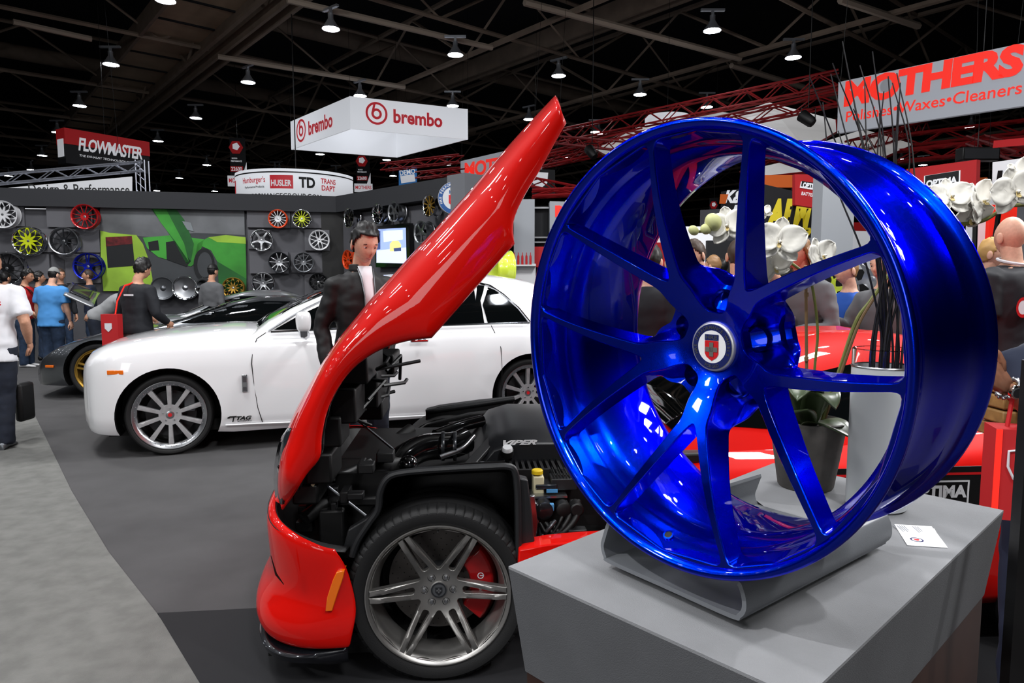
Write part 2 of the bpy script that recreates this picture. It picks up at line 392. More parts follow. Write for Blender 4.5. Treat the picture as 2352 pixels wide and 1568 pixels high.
# ---------------------------------------------------------------- the blue wheel on the pedestal
_b = mat('bluecandy', '002ad6', .26, 1.0, coat=.55, coatr=.02, bump=.05, bump_scale=1400)
_b.node_tree.nodes['Principled BSDF'].inputs['Specular Tint'].default_value = (.02, .10, .85, 1)
mat('bluedeep', '020b60', .3, .9, coat=.8)
mat('capnavy', '15205c', .35, coat=.8); mat('capwhite', 'f2f2f4', .3, coat=.8); mat('capred', 'cc1a22', .35, coat=.8); mat('capgrey', '8e8a86', .35, .6)
psi, tilt = radians(52.0), radians(1.9)
WC = Vector((.1996, .8435, 1.4083))
axv = Vector((sin(psi)*cos(tilt), cos(psi)*cos(tilt), sin(tilt)))
uu = axv.cross(Vector((0, 0, 1))).normalized(); vv = uu.cross(axv)
MW = frame(WC, uu, vv)
def hero():
    R = .28
    root = thing('display_wheel', 'large candy blue five Y-spoke display wheel on the grey pedestal cradle', 'wheel', M=MW)
    ta = [(0, .088), (.035, .085), (.052, .078), (.07, .0675), (.085, .0605), (.1, .054), (.12, .0455), (.145, .0365), (.17, .0285), (.2, .021), (.23, .0155), (.268, .010)]
    afun = lambda r: interp(ta, r)
    tk = lambda r: interp([(0, .052), (.08, .050), (.14, .040), (.19, .033), (.25, .028)], r)
    tV = [(.105, 3.2), (.113, 5.6), (.125, 8.0), (.145, 10.9), (.17, 13.7), (.2, 16.3), (.23, 18.4), (.268, 20.4)]
    tB = [(.10, 10.6), (.12, 13.2), (.145, 15.6), (.17, 17.3), (.2, 18.9), (.23, 20.2), (.268, 21.7)]
    wins = []; kinds = []
    for i in range(5):
        c = radians(48.5+72*i); h = radians(36)
        v = [(r, radians(t)) for r, t in tV]
        pol = [(.268, 0)]+list(reversed(v))+[(.1005, .018), (.1005, -.018)]+[(r, -t) for r, t in v]
        wins.append(curve_win(c, pol, [0, .015]+[.02]*(len(v)-1)+[.005, .005]+[.02]*(len(v)-1)+[.015], 4)); kinds.append(('v', c))
        bb = [(r, h-radians(t)) for r, t in reversed(tB)]
        up = [(.074, .0300), (.056, .0215), (.0445, .0125)]
        L = bb+[(hypot(x, y), atan2(y, x)) for x, y in up]
        pol = [(.268, 0)]+L+[(r, -a) for r, a in reversed(L)]
        wins.append(curve_win(c+h, pol, [0, .014]+[.02]*(len(L)-2)+[.010, .010]+[.02]*(len(L)-2)+[.014], 4)); kinds.append(('b', c+h))
    def levels(k, c, t):
        q = inset(c, .0012+.0035*t)
        if kinds[k][0] == 'v': return q
        a = kinds[k][1]; ca, sa = cos(a), sin(a); out = []
        for p in q:
            x = p[0]*ca+p[1]*sa; y = -p[0]*sa+p[1]*ca
            w = 1-smoothstep(.045, .115, x); s = smoothstep(.25, .75, t)
            x2 = x+(.042*w)*s; y2 = y*(1+.10*s*w)
            out.append(Vector((x2*ca-y2*sa, x2*sa+y2*ca)))
        return out
    sp = spokes_mb(wins, afun, .268, .0060, tk, levels, edge=.0012).build('spokes', 'bluecandy', root, sharp=46)
    prof = [(.2800, -.002), (.2808, -.006), (.2800, -.011), (.2745, -.015), (.2695, -.020), (.2670, -.032), (.2672, -.048), (.2640, -.056), (.2560, -.075), (.2535, -.09), (.2545, -.12), (.2600, -.15), (.2640, -.175),
            (.2630, -.188), (.2645, -.20), (.2650, -.215), (.2680, -.221), (.2735, -.226), (.2745, -.232), (.2720, -.2375), (.2670, -.2365), (.2625, -.231), (.2585, -.215), (.2520, -.18), (.2440, -.14), (.2435, -.09), (.2450, -.068),
            (.2530, -.056), (.2555, -.050), (.2560, -.040), (.2600, -.030), (.2655, -.016), (.2680, -.009), (.2700, -.004), (.2730, -.0012), (.2770, -.0003)]
    rim = MB().lathe(prof, 160, closed=True).build('rim', 'bluecandy', root, sharp=75)
    z = -.084
    # lug seats: counterbored holes in the pocket floors
    for i in range(5):
        a = radians(48.5+36+72*i); T = Matrix.Translation((.0585*cos(a), .0585*sin(a), 0))
        MB().lathe([(.0165, z-.0165), (.0172, z-.012), (.0150, z-.0085), (.0140, z-.012), (.0135, z-.024), (.0095, z-.028), (.0085, z-.0435)], 32, M=T).build('lug_seat', 'bluedeep', root, sharp=60)
        MB().lathe([(.0001, z-.040), (.0075, z-.040), (.0078, z-.044)], 16, M=T).build('lug_hole', 'black', root)
    z = -.09
    cap = MB().lathe([(.0001, z+.009), (.020, z+.009), (.0255, z+.0092), (.0300, z+.0092), (.0322, z+.0085), (.0335, z+.005), (.0338, z-.004)], 64).build('center_cap', 'brushed', root, sharp=60)
    MB().lathe([(.0215, z+.0098), (.0298, z+.0098)], 64).build('cap_ring', 'capnavy', cap)
    MB().lathe([(.0001, z+.0101), (.0216, z+.0101)], 64).build('cap_disc', 'capwhite', cap)
    T = Matrix.Translation((0, 0, z+.0104))
    sh = [(-.0105, .008), (.0105, .008), (.0105, -.009), (.008, -.0135), (.0035, -.0165), (0, -.0185), (-.0035, -.0165), (-.008, -.0135), (-.0105, -.009)]
    MB().prism(sh, .0004, T).build('cap_shield', 'capred', cap, smooth=False)
    MB().box((0, .0005-.004, .0008), (.0185, .0062, .0005), T).box((0, -.0035, .0008), (.0062, .0185, .0005), T).build('cap_cross', 'capgrey', cap, smooth=False)
    MB().box((0, .0125, .0002), (.0212, .0078, .0004), T).build('cap_nameplate', 'capnavy', cap, smooth=False)
    text('HRE', .018, .0052, T @ Matrix.Translation((0, .0125, .0007)), 'silver', cap, bold=.03)
    def arc_text(s, rad, a0, a1, h, flip=False):
        n = len(s)
        for i, ch in enumerate(s):
            if ch == ' ': continue
            a = a0+(a1-a0)*(i+.5)/n; pos = Vector((rad*cos(a), rad*sin(a), 0)); R_ = Matrix.Rotation(a-pi/2+(pi if flip else 0), 4, 'Z')
            vs, fs = textm(ch, 1, .02, res=2); y0 = min(v.y for v in vs); y1 = max(v.y for v in vs); xm = (min(v.x for v in vs)+max(v.x for v in vs))/2; k = h/(y1-y0)
            acc.add([Vector(((v.x-xm)*k, (v.y-(y0+y1)/2)*k, 0)) for v in vs], fs, T @ Matrix.Translation(pos) @ R_)
    acc = MB()
    arc_text('HRE PERFORMANCE WHEELS', .0257, radians(205), radians(-25), .0046)
    arc_text('FORGED', .0257, radians(245), radians(295), .0042, True)
    acc.build('ring_lettering', 'silver', cap, smooth=False, fixn=False)
    # engraving and valve hole on the lower lip
    mat('bluebright', '8fa8ff', .2, .8, coat=1)
    def onlip(x, y):
        a = radians(-107)+x/.262; r = .262+y; return (r*cos(a), r*sin(a), -.0205+ (y*1.5) if False else -.016)
    text('HRE', .026, .0085, None, 'bluebright', root, name='engraved_letters', bold=.0,
         warp=lambda x, y: ((.2655-y*-1)*cos(radians(-108)+x/.262), (.2655+y)*sin(radians(-108)+x/.262), -.0165+(y)*1.9+.002))
    a = radians(-97.5); Tv = Matrix.Translation((.2575*cos(a), .2575*sin(a), -.0335)) @ Matrix.Rotation(a, 4, 'Z') @ Matrix.Rotation(radians(-58), 4, 'Y')
    MB().lathe([(.0075, 0), (.0070, .0022), (.0052, .0022)], 24, M=Tv).build('valve_hole_rim', 'bluecandy', root)
    MB().lathe([(.0001, .0016), (.0053, .0018)], 24, M=Tv).build('valve_hole', 'black', root)
    return root
hero()
# ---------------------------------------------------------------- pedestal, cradle
HP = 1.07
mat('felt', '7e7f82', .95, bump=.35, bump_scale=700, noise_amt=.05, noise_scale=12); mat('feltshaded', '525356', .95, bump=.3, bump_scale=700, noise_amt=.05, noise_scale=12)  # sides use a darker copy of the felt, their shade in the colour
mat('wood2', '35211a', .4, noise_amt=.2, noise_scale=7); mat('cradle', '74777c', .45, .2, bump=.12, bump_scale=600)
pa, pb, pd_ = G(1168, 1300, HP), G(2345, 1182, HP), G(1797, 1072, HP)
pxd = Vector((sin(radians(137)), cos(radians(137)), 0)); pyd = Vector((sin(radians(49)), cos(radians(49)), 0))
PED = frame((pa.x, pa.y, 0), pxd, pyd)   # x: short side (towards camera right), y: away right
def pedestal():
    root = thing('pedestal', 'grey felt-covered display pedestal under the blue wheel', 'pedestal', M=PED)
    w, d = .447, .845; k = .018; zb = .905
    b = [(k, k), (w-k, k), (w-k, d-k), (k, d-k)]; t = [(0, 0), (w, 0), (w, d), (0, d)]
    MB().loft([[(x, y, zb) for x, y in b], [(x, y, HP-.004) for x, y in t]]).build('body', 'feltshaded', root, smooth=False)
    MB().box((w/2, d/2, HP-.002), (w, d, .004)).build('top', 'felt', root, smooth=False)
    MB().box((w/2, d/2, zb/2), (w-.04, d-.04, zb)).build('plinth', 'wood2', root, smooth=False)
pedestal()
Cx = (MW.translation)
def cradle():
    # cross-section across the wheel, extruded along the wheel axis; rests on small feet
    root = thing('wheel_cradle', 'bent grey metal cradle holding the blue wheel on the pedestal', 'stand', M=frame((WC.x, WC.y, HP), Vector((uu.x, uu.y, 0)), Vector((0, 0, 1))))
    # local x = across, y = up, z = towards viewer
    prof = [(-.138, .076), (-.142, .073), (-.150, .050), (-.154, .034), (-.148, .018), (-.136, .012), (-.03, .012), (.070, .012), (.084, .018), (.091, .030), (.090, .046), (.084, .060), (.080, .0625)]
    pr = spline([(x, y, 0) for x, y in prof], 4); inn = []
    for i, p in enumerate(pr):
        tt = (pr[min(i+1, len(pr)-1)]-pr[max(i-1, 0)]).normalized(); inn.append(p+Vector((-tt.y, tt.x, 0))*.006*(1))
    ring = [Vector(p) for p in pr]+[Vector(p) for p in reversed(inn)]
    z0, z1 = -.035, -.43
    MB().loft([[(p.x, p.y, z) for p in ring] for z in (z0, z0-.002, z1+.002, z1)]).build('bent_plate', 'cradle', root, sharp=30)
    for x in (-.105, .045):
        for z in (-.08, -.38): MB().lathe([(.0001, 0), (.012, 0), (.012, .012), (.0001, .012)], 16, M=Matrix.Translation((x, 0, z)) @ Matrix.Rotation(-pi/2, 4, 'X')).build('foot', 'rubber', root)
cradle()
# ================================================================ hall
mat('carpet', '494849', .95, bump=.6, bump_scale=420, noise_amt=.07, noise_scale=4)
mat('aisle', '6a6a67', .95, bump=.9, bump_scale=160, noise_amt=.13, noise_scale=9)
mat('mat', '1c1c1f', .9, bump=.5, bump_scale=500); mat('wood', '3a211a', .45, noise_amt=.3, noise_scale=6)
mat('deck', '1f1f24', .9, noise_amt=.2, noise_scale=.4); mat('steel', '86776a', .75, noise_amt=.12, noise_scale=1.5); mat('steel2', 'b0a294', .75)
mat('hallwall', '141416', .9)
tag(MB().box((0, 45, -.05), (150, 130, .1)).build('floor', 'carpet', smooth=False), kind='structure')
tag(MB().box((0, 45, 15.2), (150, 130, .1)).build('ceiling', 'deck', smooth=False), kind='structure')
tag(MB().box((0, 110, 7.5), (150, .2, 15.6)).build('wall_back', 'hallwall', smooth=False), kind='structure')
tag(MB().box((-75, 45, 7.5), (.2, 130, 15.6)).build('wall_left', 'hallwall', smooth=False), kind='structure')
tag(MB().box((75, 45, 7.5), (.2, 130, 15.6)).build('wall_right', 'hallwall', smooth=False), kind='structure')
tag(MB().box((0, -20, 7.5), (150, .2, 15.6)).build('wall_front', 'hallwall', smooth=False), kind='structure')
pts = [G(*q) for q in [(560, 1700), (470, 1568), (360, 1410), (250, 1270), (165, 1130), (95, 985), (55, 905)]]
left = [Vector((-30, pts[-1].y+4, 0)), Vector((-30, 1, 0))]
tag(MB().prism([(p.x, p.y) for p in pts+left], .006).build('aisle_carpet', 'aisle', smooth=False), 'light grey aisle carpet along the left of the booth', 'carpet')
q = [G(*k) for k in [(362, 1411), (640, 1376)]]; d = (q[1]-q[0])
MBm = MB().prism([(q[0].x, q[0].y), (q[0].x+3.9, q[0].y+.42), (q[0].x+3.9, .6), (G(500, 1640).x, G(500, 1640).y)], .008)
tag(MBm.build('floor_mat', 'mat', smooth=False), 'black floor mat under the red car', 'mat')
tag(MB().box((2.1, .75, .006), (2.4, 1.2, .012)).build('wood_flooring', 'wood', smooth=False), 'dark brown wooden flooring right of the grey pedestal', 'flooring')
# ceiling lamps ------------------------------------------------------------------
mat('lampglow', 'ffffff', .5, emit='f4f8ff', es=LAMP_STRENGTH); mat('lampmetal', 'b9bfc8', .35, .7)
def lamp(loc):
    t = thing('ceiling_lamp', 'round white high bay lamp hanging in rows below the dark ceiling', 'lamp', loc, 0, 'high bay lamps below the ceiling')
    MB().lathe([(.0001, 0), (.26, 0)], 20).build('diffuser', 'lampglow', t)
    MB().lathe([(.275, -.01), (.27, .03), (.17, .16), (.085, .30), (.085, .46), (.0001, .47)], 20).build('reflector', 'lampmetal', t)
    MB().box((0, 0, .62), (.75, .10, .07)).box((0, 0, .54), (.08, .08, .16)).build('bracket', 'lampmetal', t, smooth=False)
    return t
LZ = 9.3
px = [(380, 1), (760, 66), (1046, 126), (570, 189), (255, 148), (183, 243), (450, 271), (827, 220), (1040, 243), (132, 304), (363, 324), (97, 357), (475, 379), (72, 390), (412, 409), (735, 354),
      (888, 367), (1027, 378), (903, 404), (493, 439), (360, 438), (632, 392), (642, 392), (772, 400), (1636, 70), (1822, 132), (1470, 217), (1283, 174), (1215, 274), (1623, 246), (1368, 303), (1375, 306), (1304, 362),
      (2230, 292), (2070, 366), (2120, 379), (1757, 420), (20, 404), (1120, 386), (1960, 240), (560, 412), (1730, 300)]
lp = lamp(G(*px[0], LZ)); idx = {}
for c in COL.objects:
    if c.parent: idx.setdefault(c.parent.name, []).append(c)
for p in px[1:]:
    g = G(*p, LZ)
    copy_tree(lp, idx, Matrix.Translation(g) @ Matrix.Rotation(random.choice((0, radians(-40))), 4, 'Z'))
# the same rows carry on over and behind the camera (seen in the paintwork)
e1 = Vector((sin(radians(50)), cos(radians(50)), 0)); e2 = Vector((cos(radians(50)), -sin(radians(50)), 0))
base = G(760, 66, LZ)
for i in range(-9, 3):
    for j in range(-4, 5):
        g = base+e1*(i*4.3)+e2*(j*5.6)
        if -18 < g.y < 16.5 and abs(g.x) < 26 and (g.y < 14 or abs((g.x/g.y)) > .8): copy_tree(lp, idx, Matrix.Translation(g))
# trusses -----------------------------------------------------------------------
def truss(a, b, h, r, m, step, parent=None, tube_n=5, w=0.0):
    """lattice girder from a to b (bottom chord), height h; w: box truss width"""
    a, b = Vector(a), Vector(b); L = (b-a).length; n = max(1, int(L/step)); mb = MB(); d = (b-a).normalized(); s = Vector((-d.y, d.x, 0)).normalized()
    offs = [s*(w/2), s*(-w/2)] if w else [Vector((0, 0, 0))]
    for o in offs:
        mb.tube([a+o, b+o], r, tube_n); mb.tube([a+o+Vector((0, 0, h)), b+o+Vector((0, 0, h))], r, tube_n)
        for i in range(n):
            p = a+(b-a)*(i/n)+o; q = a+(b-a)*((i+1)/n)+o; k = (i % 2)
            mb.tube([p+Vector((0, 0, h*k)), q+Vector((0, 0, h*(1-k)))], r*.6, 4)
    if w:
        for i in range(n):
            p = a+(b-a)*(i/n); q = a+(b-a)*((i+1)/n); k = -1 if i % 2 else 1
            for z in (0, h): mb.tube([p+s*(w/2*k)+Vector((0, 0, z)), q-s*(w/2*k)+Vector((0, 0, z))], r*.6, 4)
    return mb
D1 = Vector((sin(radians(-40)), cos(radians(-40)), 0)); D2 = Vector((sin(radians(50)), cos(radians(50)), 0))
C0 = Vector((0, 40, 0))
for i in range(-6, 8):
    o = C0+D2*(i*8.5)
    mb = truss(o-D1*58+Vector((0, 0, 10.6)), o+D1*52+Vector((0, 0, 10.6)), 2.6, .11, 'steel', 4.2)
    tag(mb.build('roof_truss', 'steel', smooth=False), 'brown steel lattice girder running away to the left under the ceiling', 'girder', 'roof girders running to the left')
for i in range(-6, 7):
    o = C0+D1*(i*9)
    mb = truss(o-D2*55+Vector((0, 0, 11.0)), o+D2*55+Vector((0, 0, 11.0)), 2.2, .09, 'steel', 3.6)
    tag(mb.build('roof_truss', 'steel', smooth=False), 'brown steel lattice girder running away to the right under the ceiling', 'girder', 'roof girders running to the right')
def beam(p, q, z, w, h, m, name, label, cat):
    a, b = G(*p, z), G(*q, z); d = (b-a); L = d.length; d.normalize()
    M = frame((a+b)/2, d, Vector((-d.y, d.x, 0)))
    return M, L
# wide ribbed duct and the box beam beside it, upper left
vp = Vector((sin(radians(-40)), cos(radians(-40)), 0))
def along(pxl, z, back, fwd, w, h, m, name, label, cat, ribs=0):
    a = G(*pxl, z); A = a-vp*back; B = a+vp*fwd; M = frame((A+B)/2, vp, Vector((-vp.y, vp.x, 0))); L = (B-A).length
    t = thing(name, label, cat, M=M)
    MB().box((0, 0, h/2), (L, w, h)).build('casing', m, t, smooth=False)
    if ribs:
        mb = MB()
        for i in range(int(L/ribs)): mb.box((-L/2+i*ribs, 0, -.03), (.09, w*.94, .06))
        mb.build('rib', 'deck', t, smooth=False); 
    for s in (-1, 1): MB().box((0, s*w/2, h*.2), (L, .12, h*1.4)).build('side_rail', 'steel', t, smooth=False)
    return t
mat('ductpan', 'b7a188', .8, noise_amt=.12, noise_scale=.8)
along((330, 150), 11.2, 26, 36, 2.3, .5, 'ductpan', 'ribbed_duct', 'wide ribbed tan duct crossing the ceiling at upper left', 'duct', 2.4)
along((455, 160), 10.8, 26, 40, .45, .8, 'steel2', 'roof_beam', 'thick tan box beam beside the ribbed duct', 'beam')
along((1000, 200), 12.6, 30, 30, .5, .6, 'steel', 'roof_beam', 'long brown box beam high behind the round lamps in the middle', 'beam')
def along2(pxl, z, back, fwd, r, label):
    a = G(*pxl, z); tag(MB().tube([a-D2*back, a+D2*fwd], r, 12).build('air_duct', 'steel'), label, 'duct')
along2((800, 90), 13.6, 8, 40, .45, 'round brown air duct running diagonally behind the lamp above the hanging square sign')
along2((40, 120), 13.4, 14, 30, .4, 'round brown air duct in the top left corner of the ceiling')
def chord(a, b, z, label, r=.12, m='steel2'):
    tag(MB().tube([G(*a, z), G(*b, z)], r, 6).build('ceiling_conduit', m), label, 'conduit')
chord((1205, 5), (1700, 135), 10.5, 'pale conduit sloping to the right from the top of the ceiling')
chord((1680, 150), (1960, 235), 10.5, 'pale conduit sloping down towards the large grey banner')
chord((1930, 0), (2110, 60), 10.5, 'short pale conduit at the upper right of the ceiling')
chord((30, 50), (210, 90), 10.2, 'pale conduit at the upper left of the ceiling', .1)
chord((660, 0), (1130, 110), 10.0, 'pale conduit above the lamp in the middle of the ceiling', .1)
chord((500, 130), (930, 200), 10.0, 'pale conduit running above the hanging square sign', .1)
# ================================================================ booth walls with wheels
mat('boothwall', '55555a', .85, noise_amt=.05, noise_scale=4, bump=.2, bump_scale=300); mat('boothblock', '616166', .85, bump=.2, bump_scale=300); mat('fascia', '2b2c30', .8)
WA = P(-330, 560, 13.9); WB = P(785, 560, 16.0); WCn = P(1062, 560, 12.85)
WA.z = WB.z = WCn.z = 0
def wallframe(a, b):
    d = (b-a).normalized(); return frame(a, d, Vector((0, 0, 1)))   # x along, y up, z towards the viewer
F1 = wallframe(WA, WB); F2 = wallframe(WB, WCn)
HW = 3.36
def wl(Fm, x, y, off=0.0):
    n = Fm.to_3x3().col[2]; o = Fm.translation+n*off; p = PL(x, y, o, n); q = Fm.inverted() @ p; return q
L1 = (WB-WA).length; L2 = (WCn-WB).length
w1 = thing('wheel_wall', 'long dark grey display wall hung with wheels either side of a green car mural', 'wall', M=F1)
MB().box((L1/2, (HW-.4)/2, -.15), (L1, HW-.4, .3)).build('panel', 'boothwall', w1, smooth=False)
MB().box((L1/2, HW-.17, -.05), (L1, .36, .5)).build('fascia', 'fascia', w1, smooth=False)
a = wl(F1, 742, 560).x
MB().box((a+.25, HW/2, .02), (.55, HW-.3, .1)).build('end_post', 'black', w1, smooth=False)
w2 = thing('wheel_wall', 'shorter dark wall right of the corner carrying the wheels and the screen', 'wall', M=F2)
MB().box((L2/2, (HW-.4)/2, -.15), (L2, HW-.4, .3)).build('panel', 'boothwall', w2, smooth=False)
MB().box((L2/2, HW-.17, -.05), (L2, .36, .5)).build('fascia', 'fascia', w2, smooth=False)
mat('wallpillar', '6b6d72', .7)
MB().box((L2+.25, HW/2, 0), (.5, HW, .7)).build('end_pillar', 'wallpillar', w2, smooth=False)
# staggered blocks behind the wheels
def blk(Fm, w, x0, y0, x1, y1, d=.1):
    p = wl(Fm, x0, y0); q = wl(Fm, x1, y1)
    MB().box(((p.x+q.x)/2, (p.y+q.y)/2, d/2), (abs(q.x-p.x), abs(p.y-q.y), d)).build('block', 'boothblock', w, smooth=False)
blk(F1, w1, 110, 473, 217, 523); blk(F1, w1, -60, 473, 60, 520, .06); blk(F1, w1, 90, 525, 232, 580, .05); blk(F1, w1, -40, 583, 120, 640, .1); blk(F1, w1, 150, 583, 234, 650, .04)
blk(F1, w1, 568, 478, 668, 524); blk(F1, w1, 668, 479, 740, 524, .05); blk(F1, w1, 570, 528, 622, 572, .05); blk(F1, w1, 700, 528, 758, 576, .1); blk(F1, w1, 574, 578, 664, 628, .1); blk(F1, w1, 668, 580, 742, 626, .05); blk(F1, w1, 700, 630, 745, 690, .1)
mat('wwhite', 'd9dadd', .3, .1, coat=.5); mat('wred', 'b30d14', .3, .4, coat=1); mat('wyellow', 'c6d313', .4, .1, coat=.5); mat('wdark', '303236', .35, .7, coat=.5)
mat('wblack', '121315', .3, .3, coat=.6); mat('wblue', '0a1fb0', .3, .8, coat=1); mat('worange', 'e0440f', .35, .2, coat=.6); mat('wgold', 'b08a3c', .32, .8); mat('wgrey', '6f7276', .35, .8)
ST = {'mesh': lambda R: mesh_wins(10, R*.26, R-.02, .008), 's12': lambda R: spoke_wins(12, .006, R*.3, R-.022), 's10': lambda R: spoke_wins(10, .008, R*.28, R-.022),
      's14': lambda R: spoke_wins(14, .005, R*.34, R-.022), 's5': lambda R: spoke_wins(5, .022, R*.34, R-.022, .3, .014), 'd5': lambda R: double_wins(5, .010, .006, R*.30, R-.022, .31, .018),
      'd10': lambda R: double_wins(5, .007, .016, R*.32, R-.022, .31, .03), 'y6': lambda R: y_wins(6, .30, .16, R*.42, R*.2, R-.02, .015, .2), 'y5': lambda R: y_wins(5, .33, .21, R*.45, R*.2, R-.02, .016, .2),
      'd6': lambda R: double_wins(6, .010, .006, R*.30, R-.022, .31, .012)}
def wallwheel(Fm, px_, py_, dpx, style, cs, cr, label, off=.12, Wd=.20, disc=False, group=None, turn=0.0):
    q = wl(Fm, px_, py_, off+Wd); wpt = Fm @ q; D = dpx*wpt.y/F_PX; R = D/2
    t = thing('wheel_exhibit', label, 'wheel', M=Fm @ Matrix.Translation((q.x, q.y, off+Wd)) @ Matrix.Rotation(turn, 4, 'Z'), group=group)
    st = ST[style](R) if not disc else None
    make_wheel(None, None, st, R, Wd, cs, cr, step=.03, thick=.025, root=t, hub=.03, lipd=.03 if R > .2 else .02, solid_disc=disc, n=40)
    MB().lathe([(.06, -Wd*.5), (.06, -Wd-off+.05)], 12).build('mount', 'black', t)
    return t
WL = [(4, 492, 62, 'mesh', 'wwhite', 'wwhite', 'white lattice spoke wheel cut by the left edge, top row'), (193, 497, 56, 's12', 'wred', 'wred', 'red twelve-spoke wheel on the wall left of the mural'),
      (63, 553, 65, 'mesh', 'wyellow', 'chrome', 'yellow lattice wheel with chrome lip on the wall'), (145, 553, 62, 's10', 'wdark', 'silver', 'dark ten-spoke wheel with silver lip on the left wall'),
      (14, 616, 74, 's12', 'wblack', 'chrome', 'black many-spoke wheel with chrome lip above the crowd at far left'), (201, 612, 62, 'd5', 'wblue', 'wblue', 'blue wheel hung low on the wall left of the mural'),
      (638, 502, 42, 's14', 'wwhite', 'worange', 'small wheel with orange rim and white spokes'), (693, 502, 41, 's14', 'wyellow', 'chrome', 'small yellow wheel with chrome rim right of the orange one'),
      (600, 551, 48, 's5', 'silver', 'chrome', 'chrome five-spoke wheel just right of the mural'), (733, 551, 46, 'y6', 'wwhite', 'wwhite', 'white Y-spoke wheel near the wall corner'),
      (641, 602, 47, 'd10', 'silver', 'wdark', 'dark wheel with bright paired spokes, third row'), (697, 602, 45, 's10', 'wgrey', 'wgrey', 'grey ten-spoke wheel, third row near the corner'),
      (604, 651, 50, 'd5', 'silver', 'chrome', 'chrome split five-spoke wheel in the bottom row'), (731, 648, 42, 'y6', 'wblack', 'wblack', 'black wheel in the bottom row beside the dark jacket'),
      (535, 661, 48, 'mesh', 'wgold', 'wgold', 'gold lattice wheel behind the grey car')]
for a in WL: wallwheel(F1, *a)
wallwheel(F1, 373, 662, 52, None, 'wgrey', 'wgrey', 'dull grey disc wheel below the mural', disc=True); wallwheel(F1, 424, 661, 54, None, 'silver', 'chrome', 'polished disc wheel below the mural', disc=True)
wallwheel(F1, 470, 659, 42, None, 'chrome', 'chrome', 'small chrome disc wheel beside the man in the grey hoodie', disc=True)
WL2 = [(800, 500, 44, 'y6', 'wblack', 'chrome', 'dark wheel with chrome lip nearest the corner on the right wall'), (866, 491, 46, 'd5', 'chrome', 'chrome', 'chrome wheel above the screen, left of the pair'),
       (903, 486, 46, 's5', 'wgrey', 'silver', 'grey wheel above the screen, right of the pair'), (984, 472, 50, 's10', 'wgold', 'chrome', 'gold-centred wheel with chrome lip beside the raised hood'),
       (965, 533, 52, 's5', 'silver', 'silver', 'silver five-spoke wheel partly behind the raised hood'), (797, 596, 44, 'd5', 'worange', 'worange', 'orange wheel half hidden behind the man in the dark jacket')]
for a in WL2: wallwheel(F2, *a, off=.1, Wd=.2)
# mural -------------------------------------------------------------------------
mu = thing('wall_mural', 'large printed mural of a green sports car on the display wall', 'mural', M=F1 @ Matrix.Translation((0, 0, .05)))
mat('msky', '65676a', .8, noise_amt=.35, noise_scale=.9); mat('mground', '3f4245', .8, noise_amt=.1, noise_scale=2); mat('mgreen', '3a8f32', .7, noise_amt=.25, noise_scale=1.5); mat('mlime', '92b83a', .7, noise_amt=.15, noise_scale=2)
mat('mdark', '1a1c1e', .8); mat('mred', '5c1216', .7, noise_amt=.5, noise_scale=9); mat('mdgreen', '1f5f28', .7, noise_amt=.2, noise_scale=2); mat('mgrey', '80868a', .8)
def mpoly(pts, m, lay, name):
    q = [wl(F1, *p) for p in pts]; MB().prism([(p.x, p.y) for p in q], .003, z0=.003*lay).build(name, m, mu, smooth=False)
mpoly([(232, 478), (562, 481), (568, 672), (236, 668)], 'mground', 0, 'print_ground'); mpoly([(232, 478), (562, 481), (563, 540), (450, 535), (350, 545), (234, 535)], 'msky', 1, 'print_sky')
mpoly([(233, 530), (255, 535), (315, 540), (330, 560), (345, 600), (352, 640), (350, 668), (240, 668), (234, 600)], 'mlime', 3, 'print_car_tail'); mpoly([(245, 545), (305, 542), (312, 610), (250, 615)], 'mdark', 5, 'print_tail_lamp'); mpoly([(245, 545), (305, 542), (307, 560), (246, 566)], 'mred', 6, 'print_lamp_glow')
mpoly([(346, 476), (404, 478), (425, 505), (447, 560), (440, 600), (430, 606), (405, 560), (375, 515)], 'mdgreen', 5, 'print_raised_door'); mpoly([(352, 478), (382, 478), (425, 560), (435, 600), (405, 555), (370, 510)], 'mgreen', 6, 'print_door_highlight'); mpoly([(420, 508), (440, 512), (447, 532), (432, 528)], 'mgrey', 7, 'print_mirror')
mpoly([(330, 546), (400, 540), (470, 550), (455, 600), (440, 612), (365, 590), (340, 570)], 'mgreen', 4, 'print_car_front'); mpoly([(342, 556), (365, 552), (368, 575), (345, 576)], 'mdark', 5, 'print_air_intake'); mpoly([(383, 556), (405, 553), (440, 600), (430, 612), (385, 596)], 'mdark', 5, 'print_cabin')
mpoly([(455, 560), (480, 545), (520, 540), (565, 545), (567, 640), (545, 630), (500, 600), (486, 575), (466, 566), (450, 585)], 'mgreen', 4, 'print_car_fender'); mpoly([(480, 545), (520, 540), (565, 545), (566, 560), (500, 556)], 'mlime', 5, 'print_fender_light'); mpoly([(500, 600), (567, 640), (567, 672), (505, 665)], 'mdgreen', 5, 'print_sill')
el = [(470+24*cos(a*pi/10), 608+38*sin(a*pi/10)) for a in range(20)]; mpoly(el, 'mdark', 6, 'print_wheel')
el = [(472+17*cos(a*pi/10), 608+29*sin(a*pi/10)) for a in range(20)]; mpoly(el, 'mground', 7, 'print_wheel_face')
